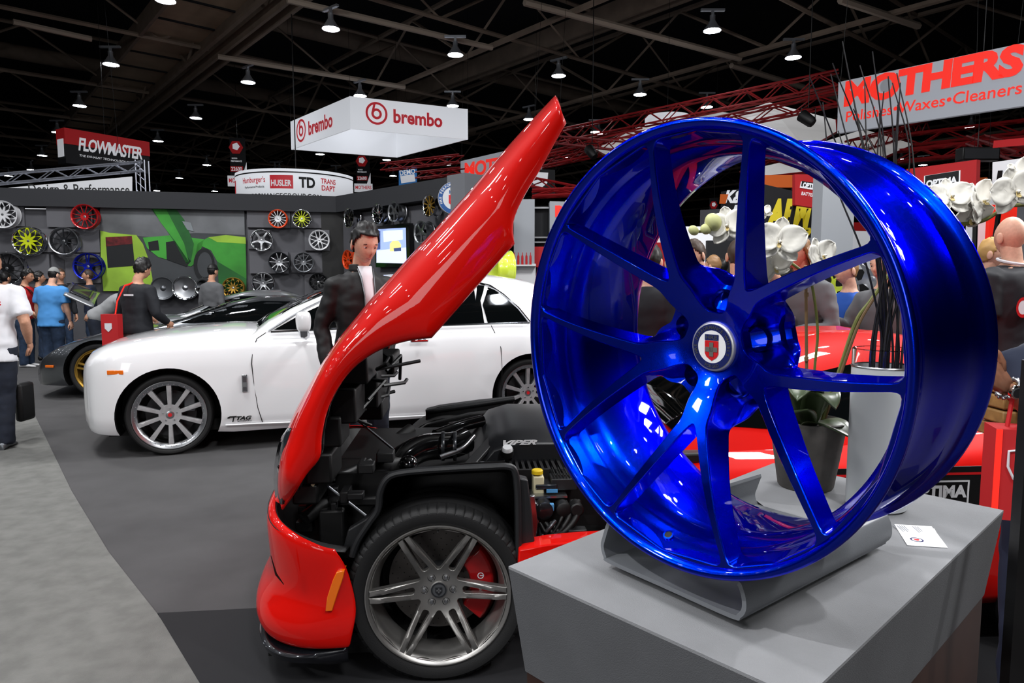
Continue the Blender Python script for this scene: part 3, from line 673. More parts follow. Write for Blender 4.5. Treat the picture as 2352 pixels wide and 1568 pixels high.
# screen on the right wall
sc = thing('screen', 'flat screen showing a yellow car, mounted on the wall below the wheels', 'screen', M=F2)
p, q = wl(F2, 862, 520, .12), wl(F2, 942, 612, .12)
MB().box(((p.x+q.x)/2, (p.y+q.y)/2, .08), (q.x-p.x, p.y-q.y, .1)).build('bezel', 'blackgloss', sc, smooth=False)
mat('scr1', '9fb4e8', .5, emit='9fb4e8', es=.75); mat('scr2', 'dfe6fb', .5, emit='c9d4f7', es=.8); mat('scr3', 'e8d98a', .5, emit='e8d98a', es=.8); mat('scr4', '3c4a78', .5, emit='4c6098', es=.5)
def spoly(pts, m, lay, name):
    k = [wl(F2, *a, .13) for a in pts]; MB().prism([(a.x, a.y) for a in k], .002, z0=.128+.002*lay).build(name, m, sc, smooth=False)
spoly([(864, 526), (932, 523), (934, 605), (865, 603)], 'scr1', 1, 'display'); spoly([(866, 575), (933, 568), (934, 605), (865, 603)], 'scr2', 2, 'picture_ground'); spoly([(880, 530), (925, 528), (926, 550), (882, 556)], 'scr2', 3, 'picture_window'); spoly([(866, 530), (874, 530), (874, 572), (866, 573)], 'scr4', 3, 'picture_shadow')
spoly([(896, 560), (902, 553), (916, 553), (922, 562), (921, 576), (896, 577)], 'scr3', 4, 'picture_car'); spoly([(905, 570), (922, 568), (922, 576), (906, 577)], 'scr4', 5, 'picture_car_grille')
# round badge sign at the wall end
def round_badge(Mx, R, depth, root):
    MB().lathe([(.0001, 0), (R, 0), (R, -depth), (.0001, -depth)], 40).build('drum', 'wwhite', root, sharp=30)
    MB().lathe([(R*.72, .004), (R*.98, .004)], 40).build('ring', 'capnavy2', root)
    MB().prism([(-.33*R, .2*R), (.33*R, .2*R), (.33*R, -.3*R), (0, -.6*R), (-.33*R, -.3*R)], .006).build('shield', 'capred', root, smooth=False)
    MB().box((0, -.1*R, .009), (.42*R, .13*R, .004)).box((0, -.1*R, .009), (.13*R, .42*R, .004)).build('cross', 'wwhite', root, smooth=False)
    text('HRE', .6*R, .22*R, Matrix.Translation((0, .38*R, .007)), 'capnavy2', root)
    acc = MB()
    s = 'HRE PERFORMANCE WHEELS'; n = len(s)
    for i, ch in enumerate(s):
        if ch == ' ': continue
        a = radians(205-230*(i+.5)/n); vs, fs = textm(ch, 1, .02, res=2); y0 = min(v.y for v in vs); y1 = max(v.y for v in vs); xm = (min(v.x for v in vs)+max(v.x for v in vs))/2; k = .16*R/(y1-y0)
        acc.add([Vector(((v.x-xm)*k, (v.y-(y0+y1)/2)*k, 0)) for v in vs], fs, Matrix.Translation((.85*R*cos(a), .85*R*sin(a), .007)) @ Matrix.Rotation(a-pi/2, 4, 'Z'))
    acc.build('ring_lettering', 'wwhite', root, smooth=False, fixn=False)
mat('capnavy2', '1d4f8f', .4)
pb_ = P(1043, 455, 12.55)
bs = thing('badge_sign', 'round blue and white badge sign at the end of the display wall', 'sign', M=frame(pb_, Vector((1, .12, 0)), Vector((0, 0, 1))))
round_badge(None, .29, .22, bs)
MB().box((0, -.1, -.35), (.1, .1, .35)).build('bracket', 'black', bs, smooth=False)
# ================================================================ cars
RX = Matrix.Rotation(pi/2, 4, 'X')
def panel_mb(outline, yf, step=.05):
    """outline in (s, z); filled with a fine triangulation lying on y = yf(s, z)"""
    pts = [Vector((a, b)) for a, b in outline]; n = len(pts)
    dense = []
    for i in range(n):
        a, b = pts[i], pts[(i+1) % n]; k = max(1, int((b-a).length/step))
        dense += [a.lerp(b, j/k) for j in range(k)]
    n = len(dense); P_ = list(dense); E_ = [(i, (i+1) % n) for i in range(n)]
    x0 = min(p.x for p in dense); x1 = max(p.x for p in dense); y0 = min(p.y for p in dense); y1 = max(p.y for p in dense)
    x = x0+step*.5
    while x < x1:
        y = y0+step*.5
        while y < y1:
            if in_poly(x, y, dense): P_.append(Vector((x, y)))
            y += step
        x += step
    vs, es, fs, *_ = delaunay_2d_cdt(P_, E_, [], 1, 1e-6)
    return MB().add([Vector((v.x, yf(v.x, v.y), v.y)) for v in vs], [tuple(f) for f in fs])
def cut(o, cyls, m='black'):
    """cut round wheel openings: cyls = (s, z, R, y0, y1) in the car's own frame"""
    for (s, z, R, y0, y1) in cyls:
        mb = MB().lathe([(.0001, 0), (R, 0), (R, y1-y0), (.0001, y1-y0)], 48, M=Matrix.Translation((s, y0, z)) @ Matrix.Rotation(-pi/2, 4, 'X'))
        c = mb.build('cutter', 'black', None)
        c.parent = o.parent
        md = o.modifiers.new('b', 'BOOLEAN'); md.object = c; md.operation = 'DIFFERENCE'; md.solver = 'EXACT'
        bpy.context.view_layer.update()
        dg = bpy.context.evaluated_depsgraph_get(); me = bpy.data.meshes.new_from_object(o.evaluated_get(dg))
        o.modifiers.remove(md); o.data = me; bpy.data.objects.remove(c)
    me = o.data
    if len(me.materials) < 2: me.materials.append(MATS[m])
    for p in me.polygons:
        c = p.center
        for (s, z, R, y0, y1) in cyls:
            d = hypot(c.x-s, c.z-z)
            if (abs(d-R) < .012 and abs(p.normal.y) < .5 and c.y < y1+.003 and ((c.x-s)*p.normal.x+(c.z-z)*p.normal.z) < 0) or (d < R and abs(c.y-y1) < .002): p.material_index = 1
    me.polygons.foreach_set('use_smooth', [True]*len(me.polygons)); me.set_sharp_from_angle(angle=radians(32))
def tire_mb(R, Rr, Wt, groove=True, n=240):
    """tyre: R outer radius, Rr rim radius, local z outward, front sidewall at z=0"""
    prof = [(Rr-.003, -.020), (Rr+.004, -.006), (Rr+(R-Rr)*.35, .004), (Rr+(R-Rr)*.65, .003), (R-.022, -.004), (R-.012, -.010), (R-.006, -.018), (R-.003, -.028)]
    k = 14
    for i in range(1, k): prof.append((R-.0006*abs(i-k/2)/2, -.028-(Wt-.056)*i/k))
    prof += [(R-.003, -Wt+.028), (R-.012, -Wt+.010), (Rr+.02, -Wt), (Rr-.003, -Wt+.02)]
    rings = []
    for j in range(n):
        a = 2*pi*j/n; ring = []
        for i, (r, z) in enumerate(prof):
            if groove:
                if 4 <= i <= 8 and j % 6 == 0: r -= .005
                if i in (10, 14, 18): r -= .007
            ring.append((r*cos(a), r*sin(a), z))
        rings.append(ring)
    return MB().loft(rings, cap=False, closed=False, loop=True)
# ---------------------------------------------------------------- white saloon
GA = radians(20.2)
MG = frame((-2.89, 5.67, 0), (cos(GA), sin(GA), 0), (-sin(GA), cos(GA), 0)); GI = MG.inverted(); Gn = MG.to_3x3().col[1]
def gp(x, y, t=0.0):
    return GI @ PL(x, y, MG @ Vector((0, t, 0)), Gn)
def bodyloft(stations, W, root, name, m, top=True, sharp=60, extra=None):
    """stations: (s, inset, zb, zs, ze, zc): sill, shoulder, hood edge and centre heights"""
    rings = []
    for (s, ins, zb, zs, ze, zc) in stations:
        half = [(ins+.10, zb), (ins+.045, zb+.012), (ins+.012, zb+.06), (ins+.0, zb+.16), (ins-.002, zb+(zs-zb)*.5), (ins+.004, zb+(zs-zb)*.72), (ins+.018, zs-.07), (ins+.04, zs-.025), (ins+.085, zs),
                (ins+.16, zs+(ze-zs)*.55), (ins+.26, ze), (ins+.45, ze+(zc-ze)*.6), (W*.5-.18, zc-.004)]
        half = [(min(y, W*.5-.02), z) for y, z in half]
        ring = [(s, y, z) for y, z in half]+[(s, W*.5, zc)]+[(s, W-y, z) for y, z in reversed(half)]
        rings.append(ring)
    return MB().loft(rings).build(name, m, root, sharp=sharp)
def stn(tabs, ss):
    return [(s,)+tuple(interp(t, s) for t in tabs) for s in ss]
def ghost():
    root = thing('car', 'white luxury saloon car with chrome ten-spoke wheels', 'car', M=MG)
    W = 1.95
    ins = [(-.745, .66), (-.72, .50), (-.68, .34), (-.62, .19), (-.55, .09), (-.46, .03), (-.36, 0), (3.7, 0), (4.2, .08), (4.45, .3)]
    zb = [(-.745, .26), (-.6, .20), (-.45, .19), (.4, .17), (.5, .155), (3.0, .155), (4.4, .25)]
    zs = [(-.745, .66), (-.70, .76), (-.62, .835), (-.5, .88), (-.3, .915), (0, .945), (.6, .96), (1.5, .965), (3.2, .985), (4.0, .93), (4.45, .80)]
    ze = [(-.745, .70), (-.70, .80), (-.62, .875), (-.5, .925), (-.27, .965), (0, 1.0), (.5, 1.035), (.8, 1.03), (1.1, .99), (3.3, 1.0), (4.45, .84)]
    zc = [(-.745, .72), (-.70, .81), (-.62, .89), (-.5, .94), (-.27, .99), (0, 1.025), (.5, 1.065), (.8, 1.05), (1.1, 1.0), (3.3, 1.01), (4.45, .86)]
    ss = [-.745, -.735, -.72, -.70, -.68, -.65, -.62, -.585, -.55, -.5, -.46, -.41, -.36, -.27, -.15, 0, .15, .3, .5, .65, .8, 1.1, 1.4, 1.8, 2.2, 2.6, 3.0, 3.3, 3.6, 3.9, 4.1, 4.25, 4.38, 4.45]
    body = bodyloft(stn([ins, zb, zs, ze, zc], ss), W, root, 'body', 'whitepaint')
    cut(body, [(0, .345, .408, -.2, .36), (3.28, .345, .408, -.2, .36)])
    # cabin
    zr = [(.66, 1.0), (.82, 1.12), (1.05, 1.25), (1.3, 1.365), (1.6, 1.475), (1.85, 1.53), (2.3, 1.56), (2.8, 1.56), (3.15, 1.545), (3.44, 1.50), (3.7, 1.41), (3.95, 1.27), (4.15, 1.1), (4.25, 1.0)]
    rings = []
    for s in [.66, .74, .82, .93, 1.05, 1.17, 1.3, 1.45, 1.6, 1.72, 1.85, 2.05, 2.3, 2.55, 2.8, 3.0, 3.15, 3.3, 3.44, 3.57, 3.7, 3.82, 3.95, 4.05, 4.15, 4.25]:
        z = interp(zr, s); zb_ = .93; h = z-zb_
        half = [(.10, zb_), (.10+h*.16, zb_+h*.4), (.10+h*.33, zb_+h*.74), (.12+h*.46, zb_+h*.88), (.17+h*.62, zb_+h*.95), (.30+h*.7, zb_+h*.985)]
        rings.append([(s, y, q) for y, q in half]+[(s, W/2, z)]+[(s, W-y, q) for y, q in reversed(half)])
    MB().loft(rings).build('roof', 'whitepaint', root, sharp=60)
    def cyw(s, z):
        h = max(.02, interp(zr, s)-.93); k = (z-.93)/h
        return interp([(0, .10), (.4, .10+h*.16), (.74, .10+h*.33), (.88, .12+h*.46), (.95, .17+h*.62), (1, .3+h*.7)], k)
    def side(pts, m=None, name=None, lift=.006):
        out = []
        for p in pts:
            y = .17
            for _ in range(6):
                q = gp(p[0], p[1], y); y = cyw(q.x, q.z)
            out.append(Vector((q.x, y-lift, q.z)))
        return out
    def glass(pts, name):
        o_ = side(pts); return panel_mb([(p.x, p.z) for p in o_], lambda a, b: cyw(a, b)-.007).build(name, 'glassdark', root, sharp=180)
    glass([(629, 757), (650, 745), (690, 722), (738, 700), (800, 676), (870, 660), (940, 652), (1020, 649), (1085, 652), (1092, 690), (1104, 742), (1016, 745), (860, 749), (735, 755)], 'side_window')
    glass([(1120, 659), (1135, 665), (1160, 684), (1190, 710), (1211, 738), (1120, 741), (1108, 700)], 'rear_side_window')
    glass([(1094, 653), (1112, 656), (1103, 690), (1112, 742), (1104, 742), (1092, 690)], 'door_pillar')
    def trim(pts, r, m, name, t):
        MB().tube([gp(x, y, t) for x, y in pts], r, 6).build(name, m, root)
    trim([(622, 762), (737, 757), (860, 751), (1018, 747), (1120, 743), (1216, 741)], .010, 'chrome', 'window_trim', .085)
    pts = side([(1100, 650), (1125, 656), (1155, 676), (1190, 707), (1216, 739)], None, ''); MB().tube([p+Vector((0, -.006, 0)) for p in pts], .012, 6).build('pillar_trim', 'chrome', root)
    pts = side([(616, 759), (660, 732), (700, 709), (739, 690), (800, 668)], None, ''); MB().tube([p+Vector((0, -.006, 0)) for p in pts], .009, 6).build('pillar_trim', 'silver', root)
    # windscreen
    rows = []
    for s in (.69, .85, 1.05, 1.3, 1.5, 1.66):
        z = interp(zr, s)+.008; h = z-.93
        rows.append([(s-.01, y, z-.06*((y-W/2)/(W/2))**2-(.004)) for y in [.26+h*.35+(W-.52-h*.7)*k/10 for k in range(11)]])
    MB().grid(rows).build('windscreen', 'glassdark', root, solid=.006)
    # seams
    def seam(pts, name='door_seam'):
        MB().tube([Vector((q.x, -.001+interp(((0, .0), (.8, .004), (.9, .03), (.97, .075)), q.z), q.z)) for q in [gp(x, y, 0.005) for x, y in pts]], .004, 5).build(name, 'black', root)
    seam([(611, 765), (590, 779), (580, 806), (578, 835), (583, 880), (592, 935), (603, 969)]); seam([(1133, 748), (1145, 775), (1151, 800), (1153, 850), (1151, 905), (1146, 962)])
        # sill crease, mirror, handle, marker, badge, lettering
    MB().tube([gp(x, y, -.004) for x, y in [(518, 976), (600, 972), (700, 968), (900, 958), (1180, 944)]], .008, 6).build('sill_crease', 'whitepaint', root)
    q = gp(697, 738, -.14)
    mo = MB().loft([[(x*k, y*k2, z) for x, y in [(-.06, -.09), (.05, -.10), (.065, -.05), (.06, .08), (-.05, .08), (-.07, 0)]] for z, k, k2 in ((-.085, .6, .7), (-.07, .95, .95), (.03, 1.05, 1.0), (.075, .9, .9), (.09, .55, .6))]).build('door_mirror', 'whitepaint', root, sub=2, sharp=180); mo.location = q
    MB().tube([(0, .02, -.06), (.0, .04, -.11), (.02, .16, -.13)], [.045, .04, .045], 8).build('mirror_foot', 'silver', mo)
    q = gp(963, 782, -.03); MB().box((0, 0, 0), (.17, .03, .03)).build('door_handle', 'chrome', root, bevel=.008).location = q
    q = gp(255, 854.5, .03); q2 = gp(275, 856, .0)
    o = MB().box((0, 0, 0), (.125, .012, .036)).build('side_marker', 'orange', root, bevel=.005); q = gp(265, 855, .03); o.location = (q.x, .018, q.z); o.rotation_euler = (0, 0, -.22)
    q = gp(562, 880, -.01); bd = MB().box((0, 0, 0), (.045, .012, .15)).build('fender_badge', 'chrome', root, bevel=.004); bd.location = q
    MB().box((0, -.008, .035), (.028, .006, .05)).box((0, -.008, -.045), (.028, .006, .028)).build('badge_inlay', 'wgrey', bd, smooth=False)
    q = gp(553, 962, -.004); T = Matrix.Translation(q) @ RX
    text('TAG', .125, .036, T @ Matrix.Translation((.028, .008, .003)), 'black', root, bold=.05, shear=.35)
    text('MOTORSPORTS', .115, .010, T @ Matrix.Translation((.03, -.018, .003)), 'black', root, bold=.03, shear=.2)
    MB().prism([(-.09, .03), (-.03, .03), (-.036, .018), (-.05, .018), (-.06, -.022), (-.07, -.022), (-.062, .018), (-.094, .018)], .003, T).build('decal', 'black', root, smooth=False)
    MB().prism([(-.105, .024), (-.085, .028), (-.088, .012), (-.107, .010)], .003, T).build('decal', 'black', root, smooth=False)
    # wheels
    for s, first in ((0, True), (3.28, False)):
        Mw = Matrix.Translation((s, .045 if first else .045, .345)) @ RX @ Matrix.Rotation(radians(0), 4, 'Z')
        R = .292
        wins = spoke_wins(10, .0135, .088, R-.036, radians(0) , .0185, .004)
        af = lambda r: .030-.010*min(1, r/.2)
        wh = make_wheel(root, Mw, wins, R, .24, 'brushed', 'silver', af, .02, .035, 'silver', 'wheel', lugs=5, hub=.034, lipd=.036, n=80)
        MB().lathe([(.0001, .001), (.017, .001)], 20, M=Matrix.Translation((0, 0, -.030+.006))).build('cap_badge', 'capred', wh)
        mb = MB()
        for k in range(40):
            a = 2*pi*k/40; mb.sphere(((R-.026)*cos(a), (R-.026)*sin(a), -.008), .0042, 6, 4)
        mb.build('rim_rivets', 'chrome', wh)
        tire_mb(.348, R-.004, .26, False, 96).build('tire', 'rubber', wh, sharp=50)
        MB().lathe([(.0001, -.12), (.2, -.12), (.2, -.14), (.0001, -.14)], 40).build('brake_disc', 'darkgrey', wh)
        MB().lathe([(.0001, -.235), (.27, -.235)], 40).build('hub_shroud', 'black', wh)
        MB().box((.15, .09, -.11), (.09, .16, .07)).build('brake_caliper', 'wgrey' if first else 'red', wh, bevel=.01)
        wo = wh.copy()
    # far side wheels (seen beneath the car)
    for s in (0, 3.28):
        MB().lathe([(.0001, 0), (.34, 0), (.345, -.02), (.345, -.23), (.0001, -.24)], 40, M=Matrix.Translation((s, W-.03, .345)) @ Matrix.Rotation(-pi/2, 4, 'X')).build('far_tire', 'rubber', root)
    MB().box((1.7, W/2, .2), (4.4, 1.4, .1)).build('underbody', 'black', root, smooth=False)
ghost()
# ---------------------------------------------------------------- red sports car with open bonnet
VA = radians(4)
MV = frame((-.26, 2.40, 0), (cos(VA), sin(VA), 0), (-sin(VA), cos(VA), 0)); VI = MV.inverted(); Vn = MV.to_3x3().col[1]
def vp_(x, y, t=0.0):
    return VI @ PL(x, y, MV @ Vector((0, t, 0)), Vn)
mat('linerblk', '0d0d0f', .5, bump=.2, bump_scale=400); mat('enginegrey', '232427', .35, .2); mat('carbon', '14151a', .25, .2, coat=1.0, noise_amt=.4, noise_scale=260)
mat('gunmetal', 'a5a3a0', .36, .9, noise_amt=.05, noise_scale=20); mat('yellowcap', 'd9b81c', .45); mat('cream', 'c9c2a0', .5); mat('label', '4b8fc4', .5)
mat('caliper', 'a30c10', .35, coat=.5); mat('disc', '5a5654', .45, .7)
def viper():
    root = thing('car', 'red sports car with its one-piece bonnet tipped open beside the pedestal', 'car', M=MV)
    W = 1.92
    # ---- front bumper
    plan = [(-.345, -.002), (-.42, -.004), (-.50, .012), (-.575, .055), (-.635, .12), (-.68, .22), (-.715, .36), (-.74, .55), (-.75, .75), (-.755, .96)]
    # z rows: (z, outward offset, arch shift)
    rows = [(.165, .015, .015), (.195, .034, .02), (.24, .037, .03), (.285, .020, .04), (.33, -.016, .04), (.40, -.012, .025), (.46, -.004, .01), (.505, -.006, -.015), (.522, -.014, -.03), (.528, -.03, -.03)]
    full = plan+[(s, W-t) for s, t in reversed(plan[:-1])]
    fs = spline([(s, t, 0) for s, t in full], 4)
    rings = []
    L = len(fs)
    for (z, off, sh) in rows:
        ring = []
        for i, p in enumerate(fs):
            tt = (fs[min(i+1, L-1)]-fs[max(i-1, 0)]).normalized(); nn = Vector((-tt.y, tt.x, 0))
            if nn.x > 0 and abs(p.y-W/2) < W/2-.2: nn = -nn
            nn = Vector((tt.y, -tt.x, 0)); 
            out = Vector((p.x, p.y, 0)) - Vector((p.x+.1, p.y-W/2, 0)).normalized()*0
            d = nn if nn.dot(Vector((p.x-.1, (p.y-W/2)*.6, 0))) > 0 else -nn
            edge = min(1.0, min(i, L-1-i)/6); nose = smoothstep(-.3, -.74, p.x)
            zz = z+ (.085*nose if z > .45 else (.03*nose if z > .3 else 0))-.0
            lip = off*(.3+1.0*nose)
            ring.append(Vector((p.x+sh*(1-edge), p.y, zz))+d*lip)
        rings.append(ring)
    MB().loft(rings, cap=False, closed=False).build('bumper', 'redpaint', root, solid=.006, sharp=50, sub=1)
    # recesses of the bumper: lower duct slot
    MB().tube([vp_(622, 1275, -.02), vp_(634, 1318, -.012), vp_(652, 1342, -.006)], [.002, .007, .002], 8, flat=.4).build('bumper_slot', 'black', root)
    # ledge on top of the bumper, black shelf behind it
    sh = []
    for i, p in enumerate(fs):
        nose = smoothstep(-.3, -.74, p.x); c = Vector((-.1, W/2, 0)); inn = (c-Vector((p.x, p.y, 0))).normalized()
        sh.append([Vector((p.x, p.y, .515+.08*nose))+inn*.008, Vector((p.x, p.y, .520+.075*nose))+inn*.05, Vector((p.x, p.y, .47+.05*nose))+inn*.075, Vector((p.x, p.y, .40))+inn*.25, Vector((p.x, p.y, .36))+inn*.45])
    MB().loft(sh, cap=False, closed=False).build('inner_tray', 'linerblk', root, solid=.004)
    mb = MB()
    for (x, y) in [(632, 1178), (722, 1266), (770, 1273), (660, 1248)]: mb.sphere(vp_(x, y, .06 if x > 700 else .2), (.007, .007, .004), 8, 5)
    mb.build('bumper_bolts', 'black', root)
    # splitter
    sp = []
    for z, o in ((.10, .0), (.118, .035), (.135, .04), (.155, .01)):
        ring = []
        for i, p in enumerate(fs):
            c = Vector((-.1, W/2, 0)); out = (Vector((p.x, p.y, 0))-c).normalized(); k = smoothstep(-.3, -.6, p.x); ring.append(Vector((p.x, p.y, z))+out*o*k-out*.02*(1-k))
        sp.append(ring)
    MB().loft(sp, cap=False, closed=False).build('splitter', 'carbon', root, solid=.01)
    MB().box((-.36, W/2, .11), (.6, W-.25, .08)).build('undertray', 'black', root, smooth=False)
    # side marker lamp
    a = [vp_(x, y, -.012) for x, y in [(783, 1309), (792, 1308), (789, 1325), (774, 1368), (764, 1401), (748, 1402), (752, 1370), (765, 1330), (773, 1313)]]
    mk = MB().prism([(p.x, p.z) for p in a], .05, Matrix.Translation((0, .030, 0)) @ RX).build('side_marker', 'orange', root, bevel=.003)
    # ---- bonnet
    Lc = spline([(p[0], p[1], 0) for p in [(646, 1169), (636, 1118), (640, 1055), (655, 1000), (676, 948), (703, 898), (737, 838), (776, 780), (815, 732), (855, 683), (900, 634), (945, 584), (995, 531), (1045, 476), (1090, 426), (1130, 378), (1165, 338), (1200, 299), (1240, 256), (1275, 219)]], 6)
    Ra = spline([(p[0], p[1], 0) for p in [(650, 1170), (672, 1141), (704, 1090), (735, 1050), (740, 1002), (752, 945), (776, 893), (808, 850), (848, 818), (890, 797), (938, 783), (992, 776)]], 5)
    Rb = [Vector((992+190*k/12, 776-216*k/12, 0)) for k in range(1, 13)]
    Rc2 = spline([(p[0], p[1], 0) for p in [(1182, 560), (1179, 530), (1183, 497), (1207, 446), (1240, 392), (1275, 328), (1301, 283)]], 4)[1:]
    Rc = Ra+Rb+Rc2
    def atfrac(c, f):
        i = min(len(c)-2, int(f*(len(c)-1))); t = f*(len(c)-1)-i; return c[i].lerp(c[i+1], t)
    NR_ = len(Rc); key = [(0, 0), (.06, .04), (.15, .14), (.40, .40), (.62, .60), (.80, .80), (1, 1)]
    TL = .34; rings = []
    for i in range(NR_):
        f = i/(NR_-1); r = Rc[i]
        # partner on the crown: nearest in the direction across the panel
        l = atfrac(Lc, interp([(0, 0), (len(Ra)*.5/NR_, .30), (len(Ra)/NR_, .545), ((len(Ra)+12)/NR_, .76), (1, 1)], f))
        Lp = vp_(l.x, l.y, TL); ring = []
        wv = min(1, (r-l).length/60)
        for k, tt in [(0, .016), (.015, .004), (.04, -.003), (.15, -.010), (.35, -.016), (.55, -.014), (.70, .0), (.81, .03), (.89, .075), (.945, .135), (.98, .22), (1, TL)]:
            q = r.lerp(l, k); ring.append(vp_(q.x, q.y, tt if wv > .99 else TL*.5+(tt-TL*.5)*wv))
        Rp0 = vp_(r.x, r.y, TL); d = Lp-Rp0; d.y = 0; d.normalize()
        for t2, cr in ((.5, .012), (.7, .02), (W/2, .028)): ring.append(Vector((Lp.x, t2, Lp.z))+d*cr)
        n = len(ring)
        for k in range(n-2, -1, -1):
            p = ring[k]; ring.append(Vector((p.x, W-p.y, p.z)))
        rings.append(ring)
    m_ = len(rings[0]); S = rings
    bonnet = MB().loft(S, cap=False, closed=False).build('bonnet', 'redpaint', root, solid=.012, sharp=70, offset=-1)
    # black inner shell
    In = []
    for ring in S[6:-1]:
        rr = []
        Ls = ring[11]; Rs = ring[0]; dv = (Rs-Ls); dv.y = 0; ln = dv.length; dv.normalize()
        for j, p in enumerate(ring):
            y = p.y; y2 = max(.035, min(W-.035, y)) ; kk = smoothstep(2, 9, min(j, m_-1-j)); q = p+dv*(.034*kk-.004*(1-kk)); rr.append(Vector((q.x, W/2+(y2-W/2)*.96, q.z)))
        In.append(rr)
    il = MB().loft(In, cap=False, closed=False).build('bonnet_liner', 'linerblk', bonnet, solid=.02)
    # wheel arch return flange in red along the arch
    # ducts, lamp housings and brackets under the bonnet
    rnd = random.Random(3); mb = MB()
    for (x, y, t, a, b, c) in [(820, 830, .5, .16, .5, .12), (850, 880, .7, .12, .4, .16), (800, 920, .35, .10, .25, .14), (770, 980, .3, .08, .2, .12), (880, 830, 1.0, .14, .3, .1), (745, 1060, .3, .10, .22, .12), (720, 1110, .35, .10, .3, .08), (860, 930, 1.2, .12, .3, .1)]:
        p = vp_(x, y, t); mb.box(p, (a, b, c), None)
    mb.build('lamp_housings', 'black', bonnet, bevel=.01)
    mb = MB()
    for i in range(16):
        x = 770+rnd.random()*130; y = 1010-(x-770)*1.0-rnd.random()*60; t = .25+rnd.random()*.5; p = vp_(x, y, t)
        mb.tube([p, p+Vector((rnd.uniform(-.08, .08), .1, rnd.uniform(-.06, .06))), p+Vector((rnd.uniform(-.12, .12), .2, rnd.uniform(-.1, .1)))], .008, 6)
    mb.build('cable_loom', 'plastic', bonnet)
    # headlight
    hp = [((636, 1150), (650, 1158)), ((631, 1100), (652, 1110)), ((634, 1060), (656, 1062)), ((641, 1025), (661, 1020)), ((650, 1002), (665, 992)), ((662, 985), (669, 983))]
    rg = []
    for (l, r) in hp: rg.append([vp_(l[0], l[1], .26), vp_((l[0]*.6+r[0]*.4), (l[1]*.6+r[1]*.4), .16), vp_(r[0], r[1], .085)])
    mat('lampglass', '3a3f45', .08, .5, coat=1.0)
    hl = MB().loft(rg, cap=False, closed=False).build('headlight', 'lampglass', root, solid=.01)
    MB().sphere(vp_(648, 1075, .17), (.018, .03, .03), 16, 10).build('headlight_lens', 'chrome', hl)
    # gas struts
    for a_, b_, t1, t2 in [((818, 962), (905, 1033), .9, .8), ((752, 1116), (840, 1184), .30, .28)]: MB().tube([vp_(*a_, t1), vp_(*b_, t2)], .006, 8).build('gas_strut', 'wgrey', root)
    # ---- wheel housing
    lip = [(808, 1277), (822, 1240), (848, 1200), (868, 1170), (873, 1130), (890, 1098), (925, 1085), (1020, 1077), (1120, 1072), (1166, 1071), (1182, 1082), (1188, 1120), (1190, 1180), (1191, 1290)]
    lp_ = [vp_(x, y, .03) for x, y in lip]; ls = spline(lp_, 4)
    MB().tube(ls, .013, 8).build('housing_edge', 'plastic', root)
    c = Vector((0, 0, .34))
    shell = []
    for p in ls:
        dz_ = .13*smoothstep(.5, .8, p.z); shell.append([p, p+Vector((0, .05, -.004)), p+Vector((0, .20, -dz_*.5)), p+Vector((0, .38, -dz_)), Vector((p.x*.9, .40, p.z-dz_-.03)), Vector((p.x*.3, .42, p.z*.5+.10))])
    MB().loft(shell, cap=False, closed=False).build('wheel_housing', 'linerblk', root, solid=.004)
    MB().box((0, .43, .38), (.9, .02, .62)).build('inner_fender', 'black', root, smooth=False)
    # outer flank of the housing behind the wheel
    fl = [vp_(x, y, .05) for x, y in [(1190, 1095), (1212, 1100), (1222, 1180), (1232, 1290), (1188, 1292)]]
    MB().prism([(p.x, p.z) for p in fl], .05, Matrix.Translation((0, .09, 0)) @ RX).build('housing_flank', 'plastic', root, bevel=.006)
    # front flank of the housing (left of the wheel)
    fl = [vp_(x, y, .08) for x, y in [(808, 1276), (846, 1200), (866, 1172), (840, 1190), (800, 1215), (788, 1262)]]
    MB().prism([(p.x, p.z) for p in fl], .04, Matrix.Translation((0, .11, 0)) @ RX).build('housing_flank', 'plastic', root, bevel=.006)
    # ---- front wheel
    Mw = Matrix.Translation((-.010, .012, .337)) @ RX
    R = .268
    off = radians(-90)
    wins = double_wins(6, .0088, .0165, .080, R-.013, 0, -.0125)
    af = lambda r: .060-.052*smoothstep(.05, .235, r)
    wh = make_wheel(root, Mw, wins, R, .27, 'gunmetal', 'gunmetal', af, .009, .024, 'gunmetal', 'wheel', hub=.032, lipd=.020, n=120)
    cap_z = -.060+.0065
    MB().lathe([(.0001, cap_z), (.030, cap_z)], 40).build('cap_face', 'wgrey', wh)
    T = Matrix.Translation((0, 0, cap_z+.0006))
    MB().prism([(-.013, .011), (.013, .011), (.013, -.008), (0, -.021), (-.013, -.008)], .0006, T).build('cap_shield', 'wdark', wh, smooth=False)
    MB().box((0, -.001, .0012), (.018, .006, .0008), T).box((0, -.001, .0012), (.006, .018, .0008), T).build('cap_cross', 'silver', wh, smooth=False)
    MB().lathe([(.024, .0005), (.0285, .0005)], 40, M=T).build('cap_ring', 'wdark', wh)
    for k in range(6):
        a = radians(60*k); M2 = Matrix.Translation((.054*cos(a), .054*sin(a), 0))
        MB().lathe([(.0145, -.0585), (.0125, -.0595), (.0122, -.066), (.0001, -.066)], 24, M=M2).build('lug_recess', 'wdark', wh)
        MB().lathe([(.0001, -.052), (.006, -.052), (.0085, -.056), (.0088, -.066)], 6, M=M2).build('lug_nut', 'silver', wh)
    MB().sphere((0.0, R-.03, -.03), (.004, .004, .012), 8, 6).build('valve_stem', 'silver', wh)
    tire_mb(.338, R-.002, .295, True, 360).build('tire', 'rubber', wh, sharp=28)
    dz = -.155
    d_ = MB().lathe([(.07, dz), (.195, dz), (.195, dz-.03), (.07, dz-.03)], 64, closed=True)
    db = d_.build('brake_disc', 'disc', wh)
    mb = MB()
